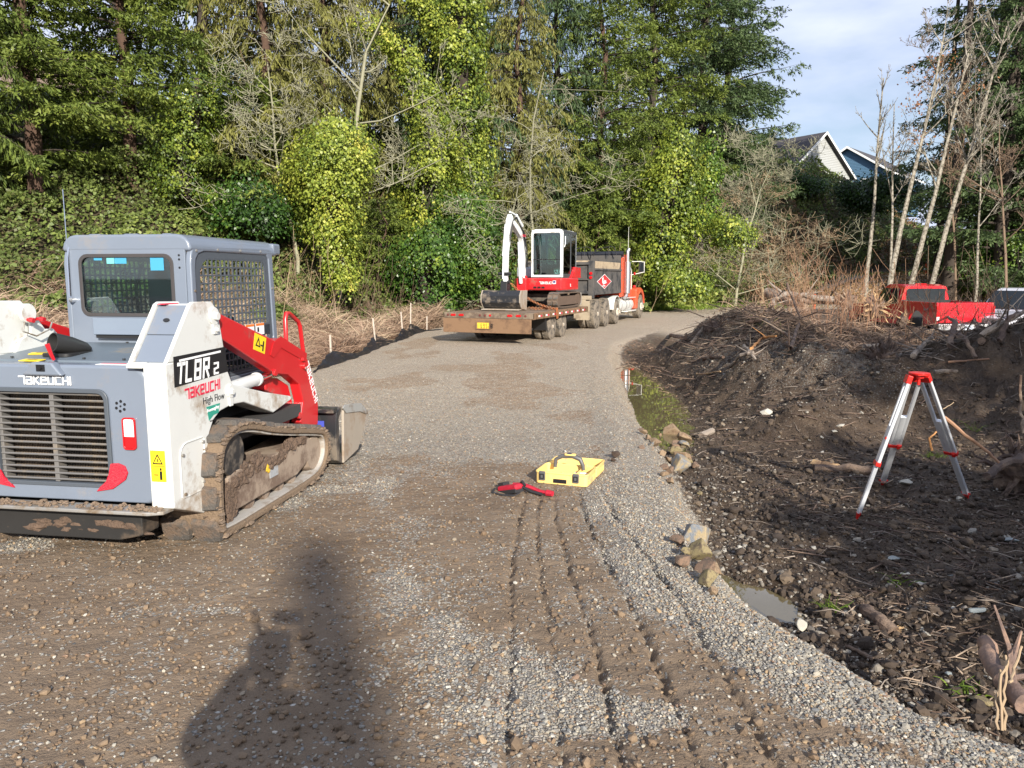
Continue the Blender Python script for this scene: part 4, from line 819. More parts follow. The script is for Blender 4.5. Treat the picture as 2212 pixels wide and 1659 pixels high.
s = S(); s.bb(-WD + .02, -.12, -.42, -.36, 1.20, 2.28); tg = s.obj('tailgate', boxm, TK, bevel=.012)
for z in (1.23, 1.70, 2.22):
    s = S(); s.bb(-WD + .05, -.16, -.50, -.42, z, z + .10 if z != 1.7 else z + .05); s.obj('tailgate_rib', boxm, tg, bevel=.015)
for x0 in (-WD - .02, -.17):
    s = S(); s.bb(x0, x0 + .20, -.50, -.34, 1.08, 2.36); s.obj('corner_post', boxm, bx, bevel=.02)
s = S()
for z in (1.93, 1.79): s.lathe([(.05, -.02), (.055, 0), (.055, .02)], (-.07, -.52, z), 'y', 14)
s.obj('stop_lamp', redl, bx)
s = S(); s.bb(-.80, -.50, -.425 - .08, -.50, 1.90, 2.09); fl = s.obj('flag_decal', whitet, tg)
s = S()
for k in range(7): s.bb(-.80, -.50, -.5075, -.5055, 1.90 + k * .0274, 1.9135 + k * .0274)
s.obj('flag_stripes', redt, fl); s = S(); s.bb(-.80, -.68, -.510, -.508, 1.99, 2.09); s.obj('flag_canton', M('flag_blue', (.03, .04, .25), .5), fl)
fontmesh('Verhardt', (-1.98, -.506, 1.92), (1, 0, 0), (0, 0, 1), .30, whitet, tg, shear=.35)
dc = (1.30, 1.645)
s = S(); s.prism([(dc[0] - 1.08, dc[1]), (dc[0], dc[1] - .27), (dc[0] + 1.08, dc[1]), (dc[0], dc[1] + .27)], X, -.049, -.044); dm = s.obj('diamond_border', whitet, bx)
s = S(); s.prism([(dc[0] - 1.0, dc[1]), (dc[0], dc[1] - .248), (dc[0] + 1.0, dc[1]), (dc[0], dc[1] + .248)], X, -.0435, -.040); s.obj('diamond_sign', M('sign_red', (.55, .03, .04), .4, var=.05), dm)
s = S(); s.prism([(.95, 1.78), (1.12, 1.80), (1.10, 1.62), (1.3, 1.72), (1.32, 1.66), (1.5, 1.70), (1.52, 1.62), (1.62, 1.60), (1.10, 1.54), (.98, 1.60)], X, -.0395, -.037); s.obj('lettering', whitet, dm)
fontmesh('TRUCKING', (-.0395, .98, 1.46), (0, 1, 0), (0, 0, 1), .085, whitet, dm)
# board extension above the side, load, tarp roller and hoops
s = S(); s.prism([(-.30, 2.10), (3.75, 2.10), (3.92, 2.36), (-.42, 2.36)], X, -.11, -.07); s.prism([(-.30, 2.10), (3.75, 2.10), (3.92, 2.36), (-.42, 2.36)], X, -WD + .02, -WD + .06); s.obj('side_board', wood, bx, bevel=.01)
s = S(); s.bb(-WD + .05, -.15, -.42, -.36, 2.28, 2.37); s.obj('tail_board', wood, bx, bevel=.01)
s = S(); s.bb(-WD - .0, -.06, 3.9, 4.0, 2.05, 2.66); s.bb(-WD, -.06, 3.98, 4.5, 2.58, 2.64); s.obj('cab_shield', boxm, bx, bevel=.01)
s = S(); s.cyl((-WD + .05, 4.0, 2.72), (.02, 4.0, 2.72), .105, n=16); s.obj('tarp_roll', M('tarp_vinyl', (.018, .02, .028), .38, var=.2), TK, smooth=True)
for xa in (-WD + .35, -1.1):
    s = S(); s.tube([(xa, 3.6, 2.62), (xa + .05, 3.6, 2.82), (xa + .25, 3.65, 2.92), (xa + .7, 3.65, 3.0), (xa + .85, 3.65, 2.95), (xa + .92, 3.65, 2.65)], .018, 6); s.tube([(xa + .62, 3.65, 2.65), (xa + .62, 3.65, 2.99)], .012, 6); s.obj('tarp_hoop', black, TK, smooth=True)
# cab
s = S(); s.prism([(4.62, 1.0), (6.55, 1.0), (6.55, 1.85), (6.15, 2.0), (5.95, 2.60), (5.7, 2.72), (4.62, 2.72)], X, -2.1, -.16); cb = s.obj('cab', orange, TK, bevel=.05, seg=3)
s = S(); s.prism([(5.25, 1.95), (6.1, 1.95), (5.9, 2.52), (5.25, 2.55)], X, -.158, -.150); s.obj('side_window', M('dark_glass', (.02, .025, .03), .05), cb)
s = S(); s.bb(-1.7, -.55, 4.60, 4.618, 2.05, 2.5); s.obj('rear_window', MATS['dark_glass'], cb)
s = S(); s.prism([(6.55, 1.0), (8.35, 1.0), (8.45, 1.55), (8.3, 1.72), (6.55, 1.90)], X, -1.75, -.62); s.obj('hood', orange, cb, bevel=.08, seg=3)
s = S(); s.bb(-.17, -.03, 4.08, 4.34, 1.12, 2.60); s.obj('stack_guard_post', orange, TK, bevel=.03)
s = S(); s.tube([(-.10, 4.85, .95), (-.05, 4.95, 1.05), (-.04, 5.02, 1.2)], .07, 10); s.cyl((-.04, 5.02, 1.15), (-.04, 5.02, 2.42), .135, n=20); s.cyl((-.04, 5.02, 2.42), (-.04, 5.02, 2.78), .075, n=16); s.tube([(-.04, 5.02, 2.78), (-.03, 5.03, 2.86), (.02, 5.06, 2.95)], .078, 14); st_ = s.obj('exhaust_stack', M('dull_chrome', (.55, .55, .56), .32, metal=.9, var=.1, dirt=.15, dcol=(.3, .27, .24)), TK, smooth=True)
s = S(); s.prism([(6.75, 1.28), (6.90, 1.34), (7.7, 1.36), (8.15, 1.25), (8.45, 1.0), (8.6, .62), (8.5, .62), (8.30, .95), (8.0, 1.10), (7.7, 1.14), (7.3, 1.02), (7.12, .80), (7.05, .45), (6.75, .45)], X, -.58, .0); fe = s.obj('front_fender', orange, TK, bevel=.05, seg=3)
s = S(); s.bb(-1.95, -.60, 7.0, 8.45, .75, 1.15); s.bb(-2.4, -.05, 8.45, 8.6, .5, .8); s.obj('front_bumper', MATS['dull_chrome'], TK, bevel=.02)
s = S(); s.prism([(6.75, 1.28), (6.90, 1.34), (7.7, 1.36), (8.15, 1.25), (8.45, 1.0), (8.6, .62), (8.5, .62), (8.30, .95), (7.7, 1.14), (7.3, 1.02), (7.12, .80), (7.05, .45), (6.75, .45)], X, -2.36, -1.78); s.obj('front_fender', orange, TK, bevel=.05, seg=3)
s = S(); s.blob((-.25, 7.4, 1.40), (.07, .07, .06), 1, .02, 2); s.blob((-.05, 6.5, 1.95), (.05, .09, .07), 1, .02, 2); s.blob((-.10, 5.3, 2.76), (.07, .07, .07), 1, .02, 2); s.obj('marker_lamp', redl, TK, smooth=True)
s = S(); s.bb(.10, .30, 6.68, 6.74, 2.02, 2.44); mi_ = s.obj('wing_mirror', MATS['dark_glass'], TK, bevel=.02); s = S(); s.tube([(-.16, 6.4, 2.46), (.18, 6.72, 2.47), (.31, 6.72, 2.40), (.31, 6.72, 2.02), (-.16, 6.4, 1.9)], .016, 6); s.bb(.08, .32, 6.745, 6.76, 2.0, 2.46); s.obj('mirror_bracket', M('mirror_white', (.65, .65, .6), .4), mi_)
s = S(); s.tube([(-.10, 5.3, 2.6), (-.06, 5.9, 2.05), (-.06, 5.9, 1.3)], .018, 6); s.obj('grab_rail', MATS['mirror_white'], cb, smooth=True)
s = S(); s.cyl((-.28, 6.2, 2.6), (-.28, 6.2, 3.9), .012, .006, n=5); s.obj('whip_antenna', MATS['mirror_white'], cb)
# frame, tank, fenders, tail beam
s = S(); s.bb(-1.65, -1.45, -.9, 8.3, .72, 1.0); s.bb(-.95, -.75, -.9, 8.3, .72, 1.0); s.bb(-1.6, -.8, 0, 3.4, .6, .75); s.obj('chassis_rail', M('grimy_black', (.03, .027, .024), .8, dirt=.4, dcol=(.12, .10, .08)), TK)
s = S(); s.bb(-2.3, -.02, -.62, -.52, 1.03, 1.17); s.bb(-2.2, -.2, -.7, -.6, .88, 1.03); s.bb(-1.4, -1.0, -1.05, -.6, .62, .90); s.obj('rear_beam', tanp, TK, bevel=.015)
s = S(); s.bb(-.60, -.04, -.72, -.70, .34, 1.0); s.bb(-2.36, -1.8, -.72, -.70, .34, 1.0); s.obj('mud_flap', tanp, TK)
s = S(); s.cyl((-.34, 3.92, .66), (-.34, 5.15, .66), .27, n=24); s.cyl((-.34, 5.22, .66), (-.34, 6.5, .66), .27, n=24); tk = s.obj('fuel_tank', white, TK, bevel=.02)
for y_ in (4.3, 5.18, 5.7, 6.2):
    s = S(); s.lathe([(.272, 0), (.282, .01), (.282, .05), (.272, .06)], (-.34, y_, .66), 'y', 24); s.obj('tank_strap', MATS['dull_chrome'], tk)
s = S(); s.bb(-.42, .0, 5.0, 6.75, .38, .42); s.bb(-.42, .0, 5.0, 6.6, .94, .97); s.obj('cab_step', white, TK, bevel=.008)
s = S(); arc = [(3.2 + .60 * math.cos(a), .55 + .55 * math.sin(a)) for a in np.linspace(math.pi * .98, .15, 12)]; s.prism(arc + [(y_ * .96 + 3.2 * .04, z_ - .03) for y_, z_ in arc[::-1]], X, -.62, .0); s.obj('white_fender', white, TK, bevel=.005)
for (y_, r_, hb) in ((.22, .515, 0), (1.55, .515, 0), (3.2, .46, 1)):
    wheel(TK, .0, y_, r_, r_, .30, 1, hb); wheel(TK, -WD, y_, r_, r_, .30, -1, hb)
    if hb == 0: wheel(TK, -.34, y_, r_, r_, .28, 1, -1, tread=False); wheel(TK, -WD + .34, y_, r_, r_, .28, -1, -1, tread=False)
wheel(TK, -.02, 7.82, .51, .51, .32, 1, 1); wheel(TK, -WD + .04, 7.82, .51, .51, .32, -1, 1)
s = S()
for y_ in (.22, 1.55, 3.2, 7.82): s.cyl((-WD + .1, y_, .51), (-.1, y_, .51), .08, n=10)
s.obj('axle', MATS['grimy_black'], TK)
# ------------------------------------------------------------------ flatbed trailer
TR = thing('flatbed_trailer', 'rusty flatbed trailer with red tail lamps and a yellow number plate', 'trailer', (1.2, 22.44, 0), YAW)
x0, x1, y0, y1 = -2.5, .10, -2.05, 3.42
s = S(); s.bb(x0, x0 + .12, y0, y1, .67, .845); s.bb(x1 - .12, x1, y0, y1, .67, .845); s.bb(x0, x1, y1 - .1, y1, .67, .845); s.bb(-1.6, -1.45, y0, y1 + 1, .45, .76); s.bb(-.95, -.8, y0, y1 + .4, .45, .76); fr = s.obj('side_beam', rust, TR, bevel=.008)
deck = None; nb = 15
for k in range(nb):
    if deck is None:
        s = S(); wdt = (x1 - x0 - .26) / nb; s.bb(-wdt / 2 + .005, wdt / 2 - .005, y0 + .1, y1 - .12, .79, .838); deck = s.obj('plank', deckm, TR, bevel=.004); o = deck
    else: o = deck.copy(); COL.objects.link(o); o.parent = TR
    o.location = (x0 + .13 + wdt * (k + .5), 0, random.uniform(-.004, .006))
s = S(); s.bb(x0, x1, y0 - .03, y0 + .1, .695, .85); tb = s.obj('lamp_bar', M('brown_steel', (.12, .085, .06), .75, var=.3, dirt=.4, dcol=(.22, .17, .12)), TR, bevel=.006)
s = S(); s.bb(x0 + .0, x1 - .02, y0 - .10, y0 - .05, .30, .692); bp_ = s.obj('rear_plate', rust, TR, bevel=.006)
for (xa, w_) in ((-2.22, .15), (-1.98, .15), (-.55, .15), (-.30, .15), (-2.38, .06), (-1.42, .06), (-1.27, .06), (-1.12, .06), (-.10, .06)):
    s = S(); s.prism(rrect(xa - w_ / 2, xa + w_ / 2, .745, .805, .028, 4), Yx, y0 - .05, y0 - .028); lm = s.obj('tail_lamp', redl if w_ > .1 or abs(xa + 1.12) < .1 else M('dull_lamp', (.12, .03, .025), .5), tb, bevel=.006)
s = S(); s.bb(-1.50, -1.08, y0 - .115, y0 - .10, .40, .60); s.ring(rrect(-1.50, -1.08, .40, .60, .01, 2), rrect(-1.47, -1.11, .42, .585, .01, 2), Yx, y0 - .13, y0 - .10); s.obj('plate_holder', rust, bp_)
s = S(); s.bb(-1.465, -1.115, y0 - .120, y0 - .1155, .425, .58); npl = s.obj('number_plate', M('plate_yellow', (.78, .52, .05), .4, var=.05), bp_)
strokes('69528', (-1.36, y0 - .1205, .445), (1, 0, 0), (0, 0, 1), .10, .16, .50).obj('lettering', blackt, npl); strokes('I', (-1.44, y0 - .1205, .445), (1, 0, 0), (0, 0, 1), .07, .2, .5).obj('lettering', blackt, npl)
for k in range(8):
    yy = y0 + .45 + k * .62
    for (a, mt_) in ((0, whitet), (.16, redt)):
        s = S(); s.bb(x1, x1 + .004, yy + a, yy + a + .14, .73, .775); s.obj('reflector_tape', mt_, fr)
for k in range(9):
    yy = y0 + .25 + k * .61; s = S(); s.tube([(x1 + .01, yy, .70), (x1 + .05, yy, .72), (x1 + .05, yy, .80), (x1 + .01, yy, .82)], .014, 5); s.obj('stake_pocket', rust, fr)
for (y_) in (0, 1.05):
    wheel(TR, -.02, y_, .375, .375, .22, 1, 0); wheel(TR, -.28, y_, .375, .375, .22, 1, -1, tread=False); wheel(TR, x0 + .12, y_, .375, .375, .22, -1, 0); wheel(TR, x0 + .38, y_, .375, .375, .22, -1, -1, tread=False)
    s = S(); s.cyl((x0 + .2, y_, .375), (-.1, y_, .375), .06, n=10); s.obj('axle', MATS['grimy_black'], TR)
s = S(); s.prism([(-.62, .64), (-.5, .30), (-.42, .28), (-.44, .64)], X, -.45, -.05); s.obj('mud_flap', black, TR)
s = S(); s.prism([(-1.9, y1), (-.6, y1), (-1.15, y1 + 1.5), (-1.3, y1 + 1.5)], Zx, .56, .66); s.cyl((-1.22, y1 + 1.4, .55), (-1.22, y1 + 1.4, .72), .07, n=12); s.bb(-.9, -.8, y1 + .2, y1 + .3, .15, .6); s.obj('drawbar', rust, TR, bevel=.01)
# ------------------------------------------------------------------ mini excavator on the trailer
wx_ = M('excavator_white', (.72, .74, .74), .3, var=.04, dirt=.08, dcol=(.4, .36, .3), coat=.3)
EX = thing('mini_excavator', 'white and red mini excavator with its arm folded, parked on the flatbed trailer', 'excavator', (.9, 24.6, .845), YAW)
def ez(z): return z - .845
lp = smoothloop([(-1.12, .02), (1.0, .02), (1.22, .12), (1.28, .30), (1.15, .48), (.9, .50), (-.9, .50), (-1.2, .48), (-1.32, .30), (-1.28, .12)], 2)
for (xa, xb) in ((-.78, -.45), (.66, .99)):
    t = track(1, xa, xb, lp, EX, 30, .02, nmat=M('muddy_brown_rubber', (.11, .078, .055), .9, var=.3, scale=10, bump=.8, bscale=50))
    s = S(); s.prism([(-1.0, .10), (.95, .10), (1.05, .30), (.9, .38), (-.95, .38), (-1.05, .25)], X, xa + .05, xb - .04); f_ = s.obj('track_frame', mudm, EX, bevel=.02)
    s = S()
    for y_ in (-1.02, 1.02): s.cyl((xa + .03, y_, .27), (xb - .03, y_, .27), .18, n=18)
    s.obj('idler_wheel', mudm, f_, smooth=True)
s = S(); s.bb(-.5, .72, -.5, .6, .22, .45); s.cyl((.1, .1, .42), (.1, .1, .56), .38, n=24); s.obj('undercarriage', MATS['grimy_black'], EX)
s = S(); s.prism([(1.30, .05), (1.42, .05), (1.46, .30), (1.42, .46), (1.34, .44)], X, -.80, .95); s.bb(-.5, -.4, .6, 1.35, .2, .3); s.bb(.5, .6, .6, 1.35, .2, .3); s.obj('dozer_blade', M('blade_grey', (.3, .28, .25), .6, dirt=.4), EX, bevel=.01)
# upper body: front is -Y
s = S(); s.prism([(-.62, -.55), (-.45, -.78), (.05, -.95), (1.0, -.95), (1.08, -.5), (1.08, .6), (.7, 1.0), (-.4, 1.0), (-.85, .6), (-.85, -.1)], Zx, ez(1.40), ez(1.78)); ub = s.obj('body', red, EX, bevel=.05, seg=3)
s = S(); s.prism([(.2, ez(1.78)), (.95, ez(1.78)), (.95, ez(1.80)), (.55, ez(1.95)), (.35, ez(2.05)), (.2, ez(1.95))], X, .98, 1.07); s.prism([(-.15, ez(1.78)), (.9, ez(1.78)), (.9, ez(2.1)), (.3, ez(2.12))], X, .985, 1.065); s.obj('side_cover', red, ub, bevel=.03)
s = S(); s.prism([(-.80, -.05), (-.02, -.05), (-.02, .95), (-.35, .95), (-.80, .55)], Zx, ez(1.782), ez(2.14)); s.obj('engine_hood', M('hood_grey', (.42, .45, .50), .35, var=.05), EX, bevel=.08, seg=3)
strokes('TaKeUCHI', (.30, -.952, ez(1.60)), (1, 0, 0), (0, 0, 1), .062, .2, .9, .1).obj('lettering', whitet, ub)
s = S(); s.bb(.72, .82, -.955, -.9505, ez(1.60), ez(1.70)); s.obj('body_decal', whitet, ub); s = S(); s.bb(.73, .81, -.957, -.9555, ez(1.63), ez(1.69)); s.obj('decal_print', M('navy_ink', (.03, .03, .15), .5), ub)
strokes('TL', (1.0812, -.35, ez(1.52)), (0, 1, 0), (0, 0, 1), .07, .2, .9, .3).obj('lettering', whitet, ub)
s = S()
for k in range(3): s.bb(.1 + k * .13, .2 + k * .13, -.956, -.951, ez(1.46), ez(1.52))
s.obj('body_vent', blackt, ub)
# cab
cx0, cx1, cy0, cy1, cz0, cz1 = .0, 1.0, -.88, .60, ez(1.80), ez(3.22)
fo = rrect(cx0, cx1, cz0, cz1, (.03, .10, .10, .03), 4); fi = rrect(cx0 + .06, cx1 - .08, cz0 + .07, cz1 - .10, (.03, .06, .06, .03), 4)
s = S(); s.ring(fo, fi, Yx, cy0, cy0 + .07); cf = s.obj('cab_frame', wx_, EX, bevel=.02, seg=3)
s = S(); s.ring(fo, fi, Yx, cy1 - .06, cy1); s.obj('rear_frame', wx_, cf, bevel=.015)
so_ = [(cy0, cz0), (cy1, cz0), (cy1, cz1 - .02), (cy0 + .05, cz1)]; si_ = [(cy0 + .08, cz0 + .10), (cy1 - .07, cz0 + .10), (cy1 - .07, cz1 - .10), (cy0 + .14, cz1 - .10)]
for xa in (cx0, cx1 - .03): s = S(); s.ring(so_, si_, X, xa, xa + .03); s.bb(xa, xa + .03, -.02, .04, cz0 + .1, cz1 - .1); s.obj('door_frame' if xa > .5 else 'side_frame', M('door_seal', (.05, .055, .06), .5) if xa > .5 else wx_, cf, bevel=.008)
s = S(); s.prism([(cx0 + .03, cz1 - .04), (cx0 + .1, cz1 + .02), (cx1 - .1, cz1 + .02), (cx1 - .03, cz1 - .04)], Yx, cy0 + .02, cy1 - .01); s.obj('cab_roof', wx_, cf, bevel=.02)
s = S(); s.ring([(cy0 - .002, cz0), (cy0 + .06, cz0), (cy0 + .06, cz1 - .04), (cy0 - .002, cz1 - .04)], [(cy0, cz0 + .01), (cy0 + .05, cz0 + .01), (cy0 + .05, cz1 - .05), (cy0, cz1 - .05)], X, cx1 - .03, cx1 + .005); s.obj('door_edge', wx_, cf)
cgl = glass('cab_glass', (.62, .80, .78), .25)
s = S(); s.prism(fi, Yx, cy0 + .025, cy0 + .031); s.obj('windscreen', cgl, cf)
s = S(); s.prism(si_, X, cx1 - .02, cx1 - .014); s.prism(si_, X, cx0 + .012, cx0 + .018); s.obj('side_glass', cgl, cf)
s = S(); s.prism(fi, Yx, cy1 - .035, cy1 - .029); s.obj('rear_glass', cgl, cf)
s = S(); s.bb(cx0 + .05, cx1 - .07, cy0 + .01, cy0 + .05, cz0 + .52, cz0 + .545); s.obj('window_bar', black, cf)
s = S(); s.bb(.40, .82, -.15, .32, cz0 + .28, cz0 + .40); s.prism(rrect(.42, .80, cz0 + .38, cz0 + .98, .10), Yx, .26, .38); s.bb(.34, .42, -.3, .2, cz0 + .45, cz0 + .52); s.bb(.82, .9, -.3, .2, cz0 + .45, cz0 + .52); s.obj('operator_seat', M('seat_blue', (.05, .075, .12), .6, var=.2), EX, bevel=.03)
s = S(); s.bb(.03, .97, -.8, .5, cz0, cz0 + .03); s.bb(.12, .30, -.2, .4, cz0 + .03, cz0 + .4); s.tube([(.38, -.5, cz0), (.38, -.52, cz0 + .45)], .02, 6); s.tube([(.60, -.5, cz0), (.60, -.52, cz0 + .45)], .02, 6); s.tube([(.16, -.3, cz0 + .3), (.16, -.4, cz0 + .6)], .018, 6); s.obj('cab_controls', darki, EX)
s = S(); s.bb(.10, .2, -.80, -.70, cz0 + .02, cz0 + .22); s.obj('yellow_lever', M('lever_yellow', (.75, .6, .02), .4), EX, bevel=.02)
s = S(); s.tube([(1.03, -.80, cz0 + .9), (1.06, -.80, cz0 + 1.0), (1.06, -.80, cz0 + 1.22)], .014, 6); s.obj('grab_handle', wx_, EX)
# boom, arm, rams, bucket
bxm = -.26
s = S(); s.bb(bxm - .16, bxm + .16, -1.05, -.70, ez(1.38), ez(1.78)); s.cyl((bxm, -.85, ez(1.30)), (bxm, -.85, ez(1.85)), .12, n=16); s.obj('swing_post', red, EX, bevel=.03)
def plate_arm(pts_lo, pts_hi, x0, x1, name, mat, par, bev=.02): 
    s = S(); s.prism(pts_lo + pts_hi[::-1], X, x0, x1); return s.obj(name, mat, par, bevel=bev)
bo = plate_arm([(-.96, ez(1.62)), (-.98, ez(2.40)), (-1.10, ez(2.86)), (-1.18, ez(2.98)), (-2.02, ez(3.40))], [(-.84, ez(1.62)), (-.80, ez(2.4)), (-.84, ez(3.02)), (-1.02, ez(3.16)), (-2.0, ez(3.54))], bxm - .075, bxm + .075, 'boom', wx_, EX)
stt = plate_arm([(-2.04, ez(3.62)), (-2.18, ez(3.44)), (-2.36, ez(2.6)), (-2.40, ez(1.62))], [(-1.88, ez(3.55)), (-1.98, ez(3.2)), (-2.22, ez(2.5)), (-2.29, ez(1.62))], bxm - .065, bxm + .065, 'dipper_arm', wx_, EX)
fontmesh('TB2', (bxm + .06, -1.24, ez(3.0)), (1, 0, 0), (0, 0, 1), .1, redt, EX)
s = S(); s.cyl((bxm, -1.08, ez(1.62)), (bxm, -1.22, ez(2.35)), .055, n=14); s.cyl((bxm, -1.22, ez(2.35)), (bxm, -1.30, ez(2.85)), .03, n=10); s.obj('boom_ram', wx_, bo, smooth=True)
s = S(); s.cyl((bxm, -.98, ez(3.34)), (bxm, -1.5, ez(3.62)), .05, n=12); s.cyl((bxm, -1.5, ez(3.62)), (bxm, -2.0, ez(3.68)), .028, n=10); s.obj('arm_ram', wx_, bo, smooth=True)
s = S(); s.cyl((bxm, -2.32, ez(3.30)), (bxm, -2.52, ez(2.4)), .045, n=12); s.cyl((bxm, -2.52, ez(2.4)), (bxm, -2.56, ez(1.75)), .026, n=10); s.obj('bucket_ram', wx_, stt, smooth=True)
s = S()
for k in range(4): s.tube([(bxm + .10 + .02 * k, -.9, ez(2.1)), (bxm + .16, -.95 - .02 * k, ez(2.6)), (bxm + .13 - .02 * k, -1.15, ez(3.15)), (bxm + .1, -1.7, ez(3.5 + .02 * k)), (bxm + .1, -2.0, ez(3.45)), (bxm + .10, -2.25, ez(3.0 - .06 * k))], .012, 5)
s.obj('hydraulic_hose', black, EX, smooth=True)
s = S(); s.cyl((bxm - .13, -2.35, ez(1.66)), (bxm + .13, -2.35, ez(1.66)), .05, n=12); s.cyl((bxm - .2, -2.42, ez(1.9)), (bxm + .2, -2.42, ez(1.9)), .045, n=12); s.prism([(-2.25, ez(1.68)), (-2.5, ez(1.68)), (-2.55, ez(1.40)), (-2.2, ez(1.40))], X, bxm - .10, bxm + .10); s.obj('quick_coupler', black, EX, bevel=.01)
s = S(); prof = [(-2.12, ez(1.42)), (-2.60, ez(1.42)), (-2.72, ez(1.28)), (-2.72, ez(1.08)), (-2.58, ez(.93)), (-2.20, ez(.88)), (-2.20, ez(.91)), (-2.56, ez(.97)), (-2.67, ez(1.1)), (-2.67, ez(1.27)), (-2.57, ez(1.38)), (-2.12, ez(1.39))]
s.prism(prof, X, -.86, .30); bkt = s.obj('grading_bucket', blackp, EX, bevel=.006)
s = S(); s.prism([(-2.12, ez(1.43)), (-2.62, ez(1.43)), (-2.74, ez(1.28)), (-2.74, ez(1.08)), (-2.58, ez(.90)), (-2.18, ez(.862))], X, .30, .33); s.prism([(-2.12, ez(1.43)), (-2.62, ez(1.43)), (-2.74, ez(1.28)), (-2.74, ez(1.08)), (-2.58, ez(.90)), (-2.18, ez(.862))], X, -.89, -.86); s.bb(-.86, .30, -2.76, -2.10, ez(.862), ez(.90)); s.obj('bucket_lip', wornm, bkt, bevel=.004)
# tie-down chains
def chain(name, label, pts, sag=.1, par=None):
    s = S(); n_ = 26
    for k in range(n_):
        t_ = (k + .5) / n_; a = Vector(pts[0]).lerp(Vector(pts[1]), t_); a.z -= sag * 4 * t_ * (1 - t_); d = (Vector(pts[1]) - Vector(pts[0])).normalized(); u_ = Vector((0, 0, 1)) if k % 2 else d.cross(Vector((0, 0, 1)))
        u_ = (u_ - d * u_.dot(d)).normalized(); L_ = (Vector(pts[1]) - Vector(pts[0])).length / n_ * .72; loop_ = [a + d * L_ * math.cos(q * math.pi / 4) + u_ * .035 * math.sin(q * math.pi / 4) for q in range(9)]; s.tube(loop_, .013, 4, cap=False)
    o = s.obj(name, M('chain_rust', (.36, .13, .05), .7, metal=.2, var=.35, dirt=.3), par); return tag(o, label, 'chain', 'tie down chains on the trailer')
def Tw(x, y, z):
    c, s_n = math.cos(YAW), math.sin(YAW); return (1.2 + c * x - s_n * y, 22.44 + s_n * x + c * y, z)
chain('tie_down_chain', 'rusty orange chain running from the excavator down to the right trailer edge', [Tw(-1.55, .6, 1.62), Tw(-.05, -.1, .93)], .14)
chain('tie_down_chain', 'rusty chain lying across the deck boards in front of the excavator track', [Tw(-1.2, -.15, .88), Tw(.08, .15, .88)], -.02)
chain('tie_down_chain', 'short chain hooked down over the trailer side beam', [Tw(.13, -.1, .90), Tw(.14, -.05, .62)], 0)
